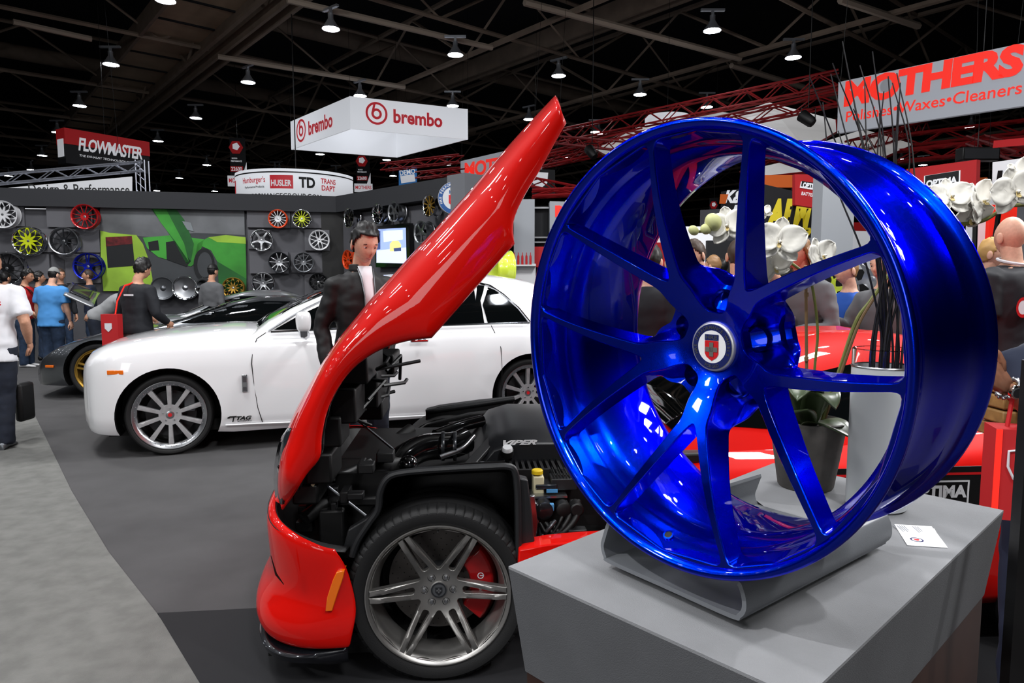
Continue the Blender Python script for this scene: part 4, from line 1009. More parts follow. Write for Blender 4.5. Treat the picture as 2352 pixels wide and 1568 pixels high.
    for k in range(24):
        for j in range(5):
            a = 2*pi*k/24+j*.16; r = .095+j*.022; mb.lathe([(.0001, dz+.0006), (.0028, dz+.0006)], 6, M=Matrix.Translation((r*cos(a), r*sin(a), 0)))
    dh = mb.build('disc_holes', 'black', db, smooth=False); dh['kind'] = 'stuff'
    MB().lathe([(.0001, dz+.03), (.06, dz+.03), (.075, dz), (.075, dz-.02)], 32).build('disc_bell', 'darkgrey', wh)
    # caliper at the rear of the disc
    arc = []
    for k in range(11):
        a = radians(-42+84*k/10); arc.append([(r*cos(a), r*sin(a), z) for r, z in ((.115, dz+.02), (.12, dz+.062), (.205, dz+.062), (.225, dz+.03), (.225, dz-.05), (.115, dz-.05))])
    cal = MB().loft(arc).build('brake_caliper', 'caliper', wh, bevel=.006)
    T = Matrix.Translation((.158, .035, dz+.0635)) @ Matrix.Rotation(radians(-90), 4, 'Z')
    MB().lathe([(.009, 0), (.0125, 0)], 24, M=T).build('caliper_ring', 'white', cal, smooth=False)
    MB().box((0, .003, .0003), (.003, .012, .0004), T).build('caliper_bar', 'white', cal, smooth=False)
    text('brembo', .062, .013, T @ Matrix.Translation((.055, 0, .0004)), 'white', cal)
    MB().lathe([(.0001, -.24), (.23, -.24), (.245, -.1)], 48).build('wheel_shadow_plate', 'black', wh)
    # ---- lower body, sill and far side
    def rp(pts, t0, dt, m, name, bev=.006):
        a = [vp_(x, y, t0) for x, y in pts]; return MB().prism([(p.x, p.z) for p in a], dt, Matrix.Translation((0, t0+dt, 0)) @ RX).build(name, m, root, bevel=bev)
    rp([(1192, 1262), (1260, 1250), (1330, 1243), (1420, 1238), (1420, 1330), (1188, 1330)], -.01, .10, 'redpaint', 'sill')
    rp([(760, 1052), (800, 1030), (850, 1014), (905, 1004), (936, 1004), (936, 1016), (860, 1028), (800, 1046), (770, 1060)], 1.80, .05, 'redpaint', 'far_fender')
    mb = MB()
    # bay floor and radiator
    MB().box((.25, W/2, .40), (1.5, W-.9, .5)).build('engine_bay_floor', 'black', root, smooth=False)
    MB().box((-.45, W/2, .40), (.10, 1.3, .34), None).build('radiator', 'black', root, bevel=.01)
    MB().box((-.35, W/2, .585), (.25, 1.2, .04), None).build('radiator_shroud', 'linerblk', root, bevel=.01)
    # engine cover with lettering
    ec = [vp_(x, y, .75) for x, y in [(1075, 1062), (1100, 1035), (1130, 1000), (1180, 985), (1330, 985), (1345, 1060)]]
    cover = MB().loft([[Vector((p.x, t, p.z+dz_)) for p in ec] for t, dz_ in ((.60, -.03), (.66, 0), (.75, .01), (1.0, .04), (1.25, .03))]).build('engine_cover', 'enginegrey', root, bevel=.01)
    q = vp_(1195, 1020, .592)
    text('VIPER', .155, .022, Matrix.Translation((q.x, .592, q.z+.008)) @ RX @ Matrix.Rotation(-.0, 4, 'Z'), 'white', cover, bold=.04, shear=.45, ext=.003)
    q = vp_(1165, 1031, .56); MB().lathe([(.0001, .012), (.020, .012), (.024, .006), (.024, -.02)], 24, M=Matrix.Translation(q) @ Matrix.Rotation(-.5, 4, 'X') @ Matrix.Rotation(radians(50), 4, 'X')).build('oil_cap', 'wwhite', root)
    MB().lathe([(.024, .0), (.030, 0), (.030, -.03), (.024, -.03)], 12, M=Matrix.Translation(q+Vector((0, .006, -.004))) @ Matrix.Rotation(radians(22), 4, 'X')).build('cap_grip', 'black', root)
    # ribbed panel in front of the cover
    mb = MB()
    for i in range(10): mb.box((vp_(1160+i*14, 1075, .5).x, .52, vp_(1160, 1072, .5).z), (.012, .18, .012))
    mb.build('ribbed_panel', 'linerblk', root, smooth=False)
    # x-brace
    def bar(a, b, ta, tb, w, m='linerblk', name='strut_brace', th=.018):
        p, q_ = vp_(*a, ta), vp_(*b, tb); d = (q_-p).normalized(); s_ = d.cross(Vector((0, 0, 1))).normalized()*w/2; u_ = Vector((0, 0, th/2))
        MB().loft([[p-s_-u_, p+s_-u_, p+s_+u_, p-s_+u_], [q_-s_-u_, q_+s_-u_, q_+s_+u_, q_-s_+u_]]).build(name, m, root, bevel=.003)
    mat('bracegrey', '3c3e42', .4, .3)
    bar((1075, 1072), (1165, 972), .45, .95, .05, 'linerblk'); bar((1165, 968), (1330, 1010), .95, .6, .07, 'bracegrey'); bar((1040, 972), (1165, 962), 1.3, .95, .06, 'bracegrey'); bar((1165, 962), (1250, 948), .95, 1.2, .09, 'bracegrey')
    # intake ducts
    def tb(pts, r, m, name, t): MB().tube(spline([vp_(x, y, tt) for (x, y), tt in zip(pts, t)], 6), r, 14).build(name, m, root)
    tb([(905, 1075), (930, 1050), (975, 1028), (1040, 1022), (1070, 1010)], .062, 'blackgloss', 'intake_duct', [.55, .6, .68, .75, .8])
    tb([(840, 1110), (880, 1080), (920, 1070)], .05, 'black', 'intake_duct', [.5, .5, .55])
    tb([(1000, 1000), (1060, 978), (1110, 965)], .03, 'blackgloss', 'intake_duct', [.85, .95, 1.0])
    tb([(960, 1090), (1060, 1072), (1160, 1064)], .014, 'blackgloss', 'hose', [.45, .45, .45]); tb([(1010, 1050), (1060, 1030), (1090, 1000)], .012, 'silver', 'hose_clamp', [.6, .66, .7])
    for x in (1018, 1045): MB().lathe([(.066, -.008), (.068, 0), (.066, .008)], 24, M=Matrix.Translation(vp_(x, 1024, .70)) @ Matrix.Rotation(pi/2, 4, 'Y')).build('clamp', 'wdark', root)
    q = vp_(938, 1064, .50); MB().sphere(q, (.042, .042, .034), 24, 14).build('filler_cap', 'blackgloss', root)
    # far edge liner
    rp([(978, 942), (1010, 934), (1100, 922), (1180, 914), (1182, 940), (1080, 950), (1000, 972), (976, 1000)], 1.72, .08, 'linerblk', 'far_liner')
    tb([(978, 946), (1060, 934), (1182, 916)], .016, 'plastic', 'far_liner_edge', [1.72, 1.72, 1.72])
    rp([(935, 1004), (980, 975), (1080, 950), (1180, 940), (1180, 1000), (940, 1040)], 1.55, .06, 'black', 'far_bay_wall')
    tb([(855, 1060), (900, 1020), (945, 985)], .035, 'linerblk', 'brake_duct', [1.2, 1.3, 1.4])
    tb([(700, 1190), (760, 1150), (820, 1130)], .03, 'black', 'front_hose', [.3, .4, .5]); tb([(760, 1100), (800, 1085), (850, 1060)], .02, 'plastic', 'front_hose', [.5, .6, .7])
    rnd = random.Random(5)
    mb = MB()
    for i in range(26):
        x = 700+rnd.random()*190; y = 1210-(x-700)*.55-rnd.random()*70; t = rnd.uniform(.25, .9); p = vp_(x, y, t); mb.box(p, (rnd.uniform(.02, .07), rnd.uniform(.03, .12), rnd.uniform(.02, .05)), None)
    fb = mb.build('front_brackets', 'linerblk', root, bevel=.004); fb['kind'] = 'stuff'
    o = MB().box((0, 0, 0), (.03, .005, .012)).build('warning_label', 'cream', root); o.location = vp_(722, 1108, .2); o.rotation_euler = (0, -.9, 0)
    # reservoir with yellow cap, electronics, alternator
    q = vp_(1234, 1084, .36); MB().lathe([(.0001, .012), (.020, .012), (.024, .008), (.024, -.006), (.0001, -.006)], 24, M=Matrix.Translation(q)).build('reservoir_cap', 'yellowcap', root)
    rs = MB().box(q+Vector((.004, .01, -.055)), (.045, .07, .085)).build('fluid_reservoir', 'cream', root, bevel=.006)
    o = MB().box(vp_(1252, 1110, .38), (.09, .10, .02)).build('bracket', 'wdark', root, bevel=.004)
    o = MB().box(vp_(1290, 1100, .42), (.11, .16, .05)).build('fuse_box', 'plastic', root, bevel=.004)
    mb = MB()
    for i in range(8): mb.box(vp_(1272+i*7, 1095, .40)+Vector((0, 0, .022)), (.004, .12, .006))
    mb.build('fuse_box_ribs', 'black', root, smooth=False)
    o = MB().box(vp_(1268, 1127, .30), (.046, .004, .014)).build('blue_label', 'label', root)
    o = MB().box(vp_(1258, 1133, .34), (.15, .10, .008)).build('tray_edge', 'silver', root)
    for (x, y, r, h, m) in [(1246, 1160, .036, .07, 'wdark'), (1224, 1150, .012, .05, 'silver'), (1228, 1185, .012, .06, 'silver'), (1222, 1215, .010, .06, 'silver'), (1240, 1215, .010, .08, 'silver'), (1290, 1160, .03, .06, 'black'), (1320, 1160, .028, .06, 'black'), (1300, 1205, .035, .05, 'black')]:
        MB().lathe([(.0001, 0), (r, 0), (r, h), (r*.8, h+.004), (.0001, h+.004)], 20, M=Matrix.Translation(vp_(x, y, .2+.1)) @ Matrix.Rotation(pi/2, 4, 'X') @ Matrix.Rotation(0, 4, 'Y')).build('pump_part', m, root)
    rp([(1216, 1140), (1228, 1138), (1232, 1170), (1236, 1200), (1232, 1236), (1222, 1236), (1220, 1190)], .22, .02, 'silver', 'pump_bracket', .003)
    for k in range(3): tb([(1240+k*12, 1200), (1262+k*14, 1230-k*3), (1290+k*16, 1190), (1300+k*14, 1150)], .008+.003*k, 'black', 'hose', [.25, .22, .24, .3])
    tb([(1255, 1220), (1265, 1208), (1275, 1196)], .008, 'wgrey', 'connector', [.2, .2, .22])
    o = MB().box(vp_(1266, 1164, .24), (.022, .02, .03)).build('blue_connector', 'label', root, bevel=.003)
    o = MB().box(vp_(1325, 1222, .22), (.075, .05, .035)).build('control_box', 'plastic', root, bevel=.004)
    MB().box((.72, .6, .28), (.5, .7, .3)).build('bay_rear_floor', 'black', root, smooth=False)
    # ---- rear body
    ins = [(.80, .05), (1.0, .03), (1.6, .02), (2.2, .0), (2.6, -.01), (3.0, .03), (3.3, .12), (3.45, .35)]
    zb = [(.8, .22), (2.0, .2), (3.45, .3)]
    zs = [(.8, .74), (1.1, .77), (1.6, .78), (2.0, .82), (2.5, .90), (3.0, .88), (3.45, .74)]
    ze = [(.8, .80), (1.1, .84), (1.6, .84), (2.0, .86), (2.5, .93), (3.0, .90), (3.45, .76)]
    zc = [(.8, .84), (1.1, .88), (1.6, .88), (2.0, .88), (2.5, .90), (3.0, .90), (3.45, .78)]
    body = bodyloft(stn([ins, zb, zs, ze, zc], [.80, .83, .9, 1.0, 1.15, 1.3, 1.5, 1.7, 1.9, 2.1, 2.3, 2.5, 2.7, 2.9, 3.05, 3.2, 3.32, 3.4, 3.45]), W, root, 'body', 'redpaint')
    zr = [(.95, .86), (1.1, .94), (1.3, 1.06), (1.5, 1.165), (1.65, 1.215), (1.85, 1.25), (2.1, 1.25), (2.4, 1.205), (2.7, 1.09), (2.95, .97), (3.1, .90)]
    rings = []
    for s in [.95, 1.02, 1.1, 1.2, 1.3, 1.4, 1.5, 1.6, 1.7, 1.8, 1.9, 2.0, 2.1, 2.25, 2.4, 2.55, 2.7, 2.85, 2.95, 3.1]:
        z = interp(zr, s); b = .80; h = z-b
        half = [(.19, b), (.19+h*.25, b+h*.3), (.21+h*.45, b+h*.6), (.23+h*.62, b+h*.78), (.30+h*.68, b+h*.9), (.42+h*.65, b+h*.97), (.60+h*.45, b+h*.995)]
        rings.append([(s, y, q_) for y, q_ in half]+[(s, W/2, z-.012)]+[(s, W-y, q_) for y, q_ in reversed(half)])
    MB().loft(rings).build('roof', 'redpaint', root, sharp=60)
    def cabin_y(s, z):
        zt = interp(zr, s); h = max(.02, zt-.8); k = (z-.8)/h
        return interp([(0, .19), (.3, .19+h*.25), (.6, .21+h*.45), (.78, .23+h*.62), (.9, .30+h*.68)], k)
    # windscreen
    rows = []
    for s in (.97, 1.1, 1.25, 1.4, 1.52, 1.6):
        z = interp(zr, s)+.008; h = z-.80; y0 = .30+h*.68
        rows.append([(s-.012, y0+(W-2*y0)*k/12, z-.10*h*(1-sin(pi*k/12))) for k in range(13)])
    ws = MB().grid(rows).build('windscreen', 'glassdark', root, solid=.006)
    def sideglass(poly, name):
        panel_mb(poly, lambda a, b: cabin_y(a, b)-.006, .04).build(name, 'glassdark', root, sharp=180)
    sideglass([(1.16, .90), (1.35, 1.0), (1.55, 1.08), (1.8, 1.125), (2.1, 1.125), (2.3, 1.09), (2.25, .92), (1.8, .89), (1.4, .885)], 'side_window')
    sideglass([(2.36, 1.05), (2.33, .94), (2.6, .94), (2.5, 1.01)], 'quarter_window')
    # inspection labels on the windscreen, brochure on the cowl
    q = vp_(1707, 985, .52); T = Matrix.Translation((q.x, q.y, q.z)) @ Matrix.Rotation(radians(58), 4, 'X') @ Matrix.Rotation(-.14, 4, 'Z')
    lb = MB().box((0, 0, 0), (.105, .048, .003), T).build('windscreen_label', 'cream', root, smooth=False)
    for ch, x in (('8', -.034), ('5', .036)): text(ch, .014, .022, T @ Matrix.Translation((x, -.004, .0022)), 'black', lb)
    MB().lathe([(.011, .0022), (.014, .0022)], 24, M=T @ Matrix.Translation((0, .004, 0))).build('label_seal', 'wgrey', lb, smooth=False)
    MB().box((0, .021, .0018), (.105, .006, .001), T).build('label_band', 'capnavy', lb, smooth=False)
    T = Matrix.Translation(vp_(1672, 1045, .35)) @ Matrix.Rotation(radians(75), 4, 'X') @ Matrix.Rotation(-.25, 4, 'Z')
    MB().box((0, 0, 0), (.05, .11, .002), T).build('cowl_card', 'white', root, smooth=False)
    MB().box((.92, W/2, .80), (.22, W-.3, .04)).build('cowl', 'linerblk', root, bevel=.01)
    MB().box((.80, .3, .72), (.18, .3, .12)).build('cowl_side', 'redpaint', root, bevel=.03)
    # wheels, rear
    MB().lathe([(.0001, 0), (.345, 0), (.35, -.02), (.35, -.3), (.0001, -.3)], 48, M=Matrix.Translation((2.51, -.005, .35)) @ RX).build('rear_tire', 'rubber', root)
    MB().lathe([(.0001, 0), (.338, 0), (.338, .28), (.0001, .28)], 48, M=Matrix.Translation((0, W-.31, .338)) @ Matrix.Rotation(-pi/2, 4, 'X')).build('far_tire', 'rubber', root)
    # door decal
    p0 = vp_(2000, 1168, -.01); p1 = vp_(2268, 1069, -.01); x0, x1, z0, z1 = p0.x, p1.x, p0.z-.10, p1.z
    mat('decalred', 'd31c1f', .4); mat('decalgrey', 'b5b8bd', .4)
    def dq(a, b, c, d, m, lay, name): MB().box(((a+b)/2, -.012-.0015*lay, (c+d)/2), (b-a, .002, d-c)).build(name, m, dec, smooth=False)
    T = Matrix.Identity(4)
    dec = MB().box(((x0+x1)/2-.1, -.012, (z0+z1)/2), (x1-x0+.22, .004, z1-z0)).build('door_decal', 'black', root, smooth=False)
    dq(x1+.004, x1+.026, z0, z1+.005, 'decalgrey', 1, 'decal_edge'); dq(x0-.2, x1-.010, z1-.032, z1-.023, 'decalred', 2, 'decal_frame'); dq(x1-.021, x1-.010, z0, z1-.023, 'decalred', 2, 'decal_frame')
    q = vp_(2160, 1135, -.018)
    text('OPTIMA', .236, .050, Matrix.Translation((vp_(2221, 1128, -.018).x-.118, -.018, vp_(2200, 1128, -.018).z)) @ RX, 'white', dec, bold=.05)
    xr = vp_(2228, 1100, -.018).x; zt = vp_(2230, 1106, -.018).z; zl = vp_(2230, 1149, -.018).z
    dq(xr-.27, xr, zt, zt+.006, 'white', 3, 'decal_box'); dq(xr-.27, xr, zl-.016, zl-.010, 'white', 3, 'decal_box'); dq(xr-.006, xr, zl-.012, zt, 'white', 3, 'decal_box')
viper()
# ---------------------------------------------------------------- cars further back
def simplecar(M, label, paint, L, W, H, prof, roofp, glass_pts, wheels, wR, col_w, kind='spoke', lowx=0):
    root = thing('car', label, 'car', M=M)
    ins = [(0, .45), (.05, .3), (.15, .15), (.35, .04), (.8, 0), (L-.8, 0), (L-.3, .08), (L, .4)]
    zb = [(0, .16), (L, .2)]
    ss = [0, .02, .05, .1, .15, .25, .35, .5, .8, 1.1, 1.5, 2, 2.5, 3, 3.4, L-.8, L-.5, L-.3, L-.15, L-.05, L]
    zs = [(a, b-.02) for a, b in prof]; ze = prof; zc = [(a, b+.02) for a, b in prof]
    body = bodyloft(stn([ins, zb, zs, ze, zc], ss), W, root, 'body', paint)
    cut(body, [(s, wR, wR*1.14, -.2, .3) for s in wheels])
    rings = []
    n = 16; s0, s1 = roofp[0][0], roofp[-1][0]
    for i in range(n+1):
        s = s0+(s1-s0)*i/n; z = interp(roofp, s); b = interp(prof, s)-.03; h = max(.02, z-b)
        half = [(.14, b), (.14+h*.3, b+h*.45), (.16+h*.55, b+h*.75), (.24+h*.7, b+h*.92), (.42+h*.7, b+h*.99)]
        rings.append([(s, y, q) for y, q in half]+[(s, W/2, z)]+[(s, W-y, q) for y, q in reversed(half)])
    MB().loft(rings).build('roof', paint, root, sharp=60)
    def cy(s, z):
        zt = interp(roofp, s); b = interp(prof, s)-.03; h = max(.02, zt-b); return interp([(0, .14), (.45, .14+h*.3), (.75, .16+h*.55), (.92, .24+h*.7)], (z-b)/h)
    panel_mb(glass_pts, lambda a, b: cy(a, b)-.008).build('side_window', 'glassdark', root, sharp=180)
    rows = []
    for k in range(6):
        s = s0+.03+(roofp[1][0]-s0)*.95*k/5; z = interp(roofp, s)+.012; h = max(.02, z-interp(prof, s)); y0 = .2+h*.8
        rows.append([(s-.01, y0+(W-2*y0)*j/8, z-.12*h*(1-sin(pi*j/8))) for j in range(9)])
    MB().grid(rows).build('windscreen', 'glassdark', root, solid=.005)
    for s in wheels:
        Mw = Matrix.Translation((s, .05, wR)) @ RX; R = wR*.80
        wins = double_wins(5, .011, .008, R*.28, R-.022, radians(18), .012) if kind == 'd' else spoke_wins(10, .01, R*.3, R-.025)
        wh = make_wheel(root, Mw, wins, R, .22, col_w, col_w, None, .03, .03, col_w, 'wheel', lipd=.022, n=56)
        tire_mb(wR, R-.003, .24, False, 64).build('tire', 'rubber', wh, sharp=50)
        MB().lathe([(.0001, -.2), (R*.93, -.2)], 32).build('hub_shroud', 'black', wh)
    return root
# dark grey coupe with gold wheels
gA = radians(14)
Mc = frame((-5.17-.82*cos(gA), 8.45-.82*sin(gA), 0), (cos(gA), sin(gA), 0), (-sin(gA), cos(gA), 0))
r = simplecar(Mc, 'dark grey sports coupe with gold split-spoke wheels behind the white car', 'greypaint', 4.55, 1.95, 1.2,
          [(0, .40), (.1, .50), (.3, .64), (.6, .76), (.95, .83), (1.5, .88), (2.6, .90), (3.6, .94), (4.2, .90), (4.55, .78)], [(1.5, .89), (2.3, 1.18), (2.7, 1.27), (3.1, 1.26), (3.7, 1.09), (4.1, .95)],
          [(1.75, .93), (2.05, 1.04), (2.4, 1.155), (2.75, 1.20), (3.1, 1.19), (3.45, 1.08), (3.4, .98), (2.6, .94)], [.82, 3.4], .345, 'wgold', 'd')
o = MB().box((0, 0, 0), (.11, .02, .03)).build('side_marker', 'orange', r, bevel=.005); o.location = (.27, .062, .42); o.rotation_euler = (0, 0, -.4)
# silver car with raised bonnet, behind
Mc = frame((-7.0, 11.0, 0), (cos(.16), sin(.16), 0), (-sin(.16), cos(.16), 0))
r = simplecar(Mc, 'silver sports car with raised front lid behind the grey coupe', 'silverpaint', 4.5, 1.95, 1.2,
          [(0, .5), (.15, .62), (.4, .74), (.8, .84), (1.3, .88), (2.6, .9), (3.6, .94), (4.5, .8)], [(1.5, .9), (2.1, 1.2), (2.5, 1.3), (3.0, 1.3), (3.5, 1.15), (3.9, .95)],
          [(1.8, .96), (2.05, 1.10), (2.4, 1.2), (2.9, 1.21), (3.3, 1.12), (3.35, 1.0), (2.6, .96)], [.95, 3.5], .34, 'wdark')
N1, N2, F1_, F2_ = [P(x, y, Y) for x, y, Y in ((146, 676, 10.7), (214, 706, 10.8), (166, 650, 12.2), (230, 674, 12.3))]
Ri = rootM(r).inverted()
def lidg(i0, i1, off):
    rows = []
    for k in range(9):
        u_ = i0+(i1-i0)*k/8; rows.append([Ri @ (N1.lerp(N2, u_).lerp(F1_.lerp(F2_, u_), w_)+Vector((0, 0, off+.03*sin(pi*w_)))) for w_ in [i0+(i1-i0)*j/8 for j in range(9)]])
    return rows
L_ = MB().grid(lidg(0, 1, 0)).build('raised_lid', 'silverpaint', r, solid=.03)
MB().grid(lidg(.16, .84, .035)).build('lid_window', 'wdark', L_, solid=.01)
Mc = frame((-4.95, 10.4, 0), (cos(.2), sin(.2), 0), (-sin(.2), cos(.2), 0))
MB().box((1.1, .9, .6), (1.0, 1.4, .5)).build('luggage_well', 'black', r, smooth=False)
# ================================================================ things on the pedestal
mat('petal', 'f2efe6', .45, sheen=.2); mat('petal_throat', 'e0c98a', .5); mat('bud', 'c3c58a', .5); mat('stem', '6b6f38', .5); mat('stembrown', '6a5236', .6)
mat('leaf', '3d4a30', .35, noise_amt=.15, noise_scale=15); mat('potmat', '575350', .85, bump=.5, bump_scale=60, noise_amt=.25, noise_scale=14); mat('soil', '1f1a16', .95)
mat('frost', 'd8dce0', .5, trans=.25, ior=1.3); mat('clearglass', 'ffffff', .02, trans=1.0, ior=1.3); mat('reed', '0b0a0e', .45); mat('cardmat', 'eeeef2', .5)
PC = Vector((.612, 1.392, HP))
pot = thing('orchid_pot', 'dark slate tapered plant pot holding the white orchid behind the blue wheel', 'pot', PC)
MB().lathe([(.0001, 0), (.052, 0), (.0545, .004), (.074, .132), (.076, .140), (.071, .141), (.069, .128), (.0001, .122)], 48).build('pot_body', 'potmat', pot, sharp=40)
MB().lathe([(.0001, .126), (.069, .126)], 24).build('soil', 'soil', pot)
orc = thing('orchid', 'white orchid with arching stems growing from the slate pot', 'orchid', PC+Vector((0, 0, .127)))
def wpt(x, y, Y): return P(x, y, Y)
def stem(pts, r, m, name='stem'):
    MB().tube(spline(pts, 6), r, 8).build(name, m, orc, world=True)
b0 = PC+Vector((0, 0, .12))
def bp(dx, dy): return b0+Vector((dx, dy, 0))
stem([bp(.0, 0), wpt(1853, 880, 1.385), wpt(1852, 760, 1.38), wpt(1851, 640, 1.375), wpt(1850, 610, 1.37)], .0032, 'stembrown', 'support_cane')
for y in (676, 824): MB().tube([wpt(1852, y-5, 1.38), wpt(1852, y+5, 1.38)], .0045, 8).build('cane_node', 'stembrown', orc, world=True)
stem([bp(.012, 0), wpt(1871, 850, 1.39), wpt(1878, 760, 1.385), wpt(1866, 660, 1.375), wpt(1852, 632, 1.37), wpt(1815, 602, 1.365), wpt(1770, 570, 1.36), wpt(1715, 540, 1.35), wpt(1675, 532, 1.345), wpt(1630, 531, 1.34), wpt(1596, 532, 1.34)], .0028, 'stem')
stem([bp(.03, .01), wpt(1928, 850, 1.385), wpt(1965, 740, 1.38), wpt(2000, 690, 1.375), wpt(2035, 640, 1.37), wpt(2090, 560, 1.37), wpt(2150, 520, 1.365), wpt(2205, 515, 1.36), wpt(2260, 506, 1.355), wpt(2310, 476, 1.35), wpt(2352, 470, 1.34), wpt(2400, 465, 1.34)], .0038, 'stem')
MB().tube(spline([bp(.035, .012), wpt(1934, 850, 1.375), wpt(1972, 745, 1.37), wpt(2010, 680, 1.365)], 6), .003, 8).build('support_cane', 'stembrown', orc, world=True)
def petal(L, Wd, curl, m=9, n=7):
    rows = []
    for i in range(m+1):
        t = i/m; w = Wd*sin(pi*min(1, .08+t*.92))**.62*(1 if t < .97 else .6); rows.append([Vector((w*(2*j/n-1), L*t, curl*t*t*L-.18*w*(1-abs(2*j/n-1))+.0015*sin(9*t+j*1.7))) for j in range(n+1)])
    return rows
fr = random.Random(11)
def flower(pos, look, size, roll=0.0, name='flower', keep=(1, 1, 1, 1, 1)):
    """phalaenopsis bloom: three sepals, two broad petals, a yellow throat"""
    z = Vector(look).normalized(); x = Vector((0, 0, 1)).cross(z).normalized(); y = z.cross(x); M = Matrix(((x.x, y.x, z.x, pos.x), (x.y, y.y, z.y, pos.y), (x.z, y.z, z.z, pos.z), (0, 0, 0, 1))) @ Matrix.Rotation(roll, 4, 'Z')
    mb = MB(); s = size/2
    for k, (ang, L, Wd, cz) in enumerate(((0, 1.0, .36, .10), (128, .95, .33, -.1), (-128, .95, .33, -.1), (66, 1.04, .56, .22), (-66, 1.04, .56, .22))):
        if keep[k]: mb.add([], []); mb.loft(petal(L*s, Wd*s, cz), cap=False, closed=False, M=M @ Matrix.Translation((0, 0, .004 if k > 2 else 0)) @ Matrix.Rotation(radians(ang), 4, 'Z'))
    f = mb.build('flower', 'petal', orc, world=True, solid=.0012, sharp=180)
    t = MB()
    t.loft(petal(.20*s, .08*s, .5), cap=False, closed=False, M=M @ Matrix.Translation((0, -.02*s, .010)) @ Matrix.Rotation(pi, 4, 'Z'))
    for sg in (-1, 1): t.loft(petal(.11*s, .06*s, .9), cap=False, closed=False, M=M @ Matrix.Translation((.04*s*sg, 0, .010)) @ Matrix.Rotation(radians(75*sg), 4, 'Z'))
    tt = t.build('throat', 'petal_throat', f, solid=.001, sharp=180); 
    Mi = rootM(orc).inverted(); tt.data.transform(Mi)
    MB().sphere((0, .0, 0), (.06*s, .07*s, .12*s), 10, 8, M=Mi @ M @ Matrix.Translation((0, .03*s, .014))).build('column', 'petal', f)
    return f
def tocam(x=0, z=0, y=-1): return (x, y, z)
flower(wpt(1672, 522, 1.33), (-.5, -1, .1), .082, .2); flower(wpt(1789, 558, 1.31), (-.25, -1, .05), .098, -.12); flower(wpt(1775, 612, 1.345), (.2, -1, -.35), .088, .5)
flower(wpt(1882, 592, 1.335), (.45, -1, .25), .080, .3); flower(wpt(1757, 490, 1.37), (-.6, -1, .4), .03, .6)
flower(wpt(2180, 458, 1.33), (-.1, -1, .35), .085, .1); flower(wpt(2248, 465, 1.34), (.5, -1, .2), .090, .7); flower(wpt(2222, 500, 1.36), (.2, -1, -.6), .085, .3); flower(wpt(2330, 442, 1.32), (-.15, -1, -.05), .098, .35); flower(wpt(2350, 408, 1.36), (.1, -1, .3), .080, .9)
flower(wpt(1680, 378, 1.36), (0, -1, 0), .07, .2) if False else None
for (x, y, r, l) in [(1593, 529, .009, .011), (1621, 526, .010, .011), (1638, 510, .0155, .018)]:
    d = Vector((-.6, -.2, .5)) if r < .012 else Vector((-.5, -.2, .8))
    M = frame(wpt(x, y, 1.335), d.normalized().cross(Vector((0, 1, 0))).normalized(), d.normalized().cross(d.normalized().cross(Vector((0, 1, 0))).normalized()))
    MB().sphere((0, 0, 0), (r, r, l), 14, 10, M).build('bud', 'bud', orc, world=True)
def leafrow(base, tip, width, droop, name='leaf', m='leaf'):
    base = Vector(base); tip = Vector(tip); d = tip-base; s = d.cross(Vector((0, 0, 1))).normalized(); rows = []
    for i in range(13):
        t = i/12; w = width*sin(pi*min(1, .12+.88*t))**.7; c = base+d*t+Vector((0, 0, droop*(4*t*(1-t))))
        rows.append([c+s*(w*k)+Vector((0, 0, -.25*w*(1-abs(k)))) for k in (-1, -.6, -.2, .2, .6, 1)])
    MB().grid(rows).build(name, m, orc, world=True, solid=.003, sharp=180)
B = PC+Vector((0, 0, .13))
leafrow(B, wpt(1955, 1005, 1.30), .038, .020); leafrow(B, wpt(1790, 960, 1.30), .034, .028); leafrow(B, wpt(1830, 920, 1.25), .036, .055); leafrow(B, wpt(1905, 900, 1.45), .030, .03); leafrow(B, wpt(1785, 905, 1.46), .028, .04); leafrow(B, wpt(1920, 940, 1.26), .030, .05)
# vase with black reeds --------------------------------------------------------
VC = Vector((.690, 1.262, HP))
va = thing('vase', 'tall frosted glass cylinder vase with a clear rim behind the blue wheel', 'vase', VC)
MB().lathe([(.0001, .012), (.047, .012), (.049, .016), (.049, .268), (.052, .268), (.052, .004), (.047, 0), (.0001, 0)], 56, closed=False).build('frosted_body', 'frost', va, sharp=40)
MB().lathe([(.049, .268), (.049, .300), (.0505, .3015), (.052, .300), (.052, .268)], 56).build('clear_rim', 'clearglass', va, sharp=40)
MB().lathe([(.0524, .266), (.0534, .268), (.0524, .270)], 56).build('rim_line', 'silver', va)
rd = random.Random(21)
tips = [(1912, 145, 1), (1935, 95, 1), (1890, 235, 1), (1908, 170, 1), (1975, 150, 1), (2004, 118, 1), (1986, 185, 1), (2060, 168, 1), (2050, 190, 1), (2068, 190, 1), (1945, 150, 1), (2040, 175, 1), (1860, 178, 1), (2062, 240, 1), (1960, 250, 1), (2020, 260, 1), (2055, 300, 1), (1995, 330, 1), (1925, 300, 1), (2030, 210, 1)]
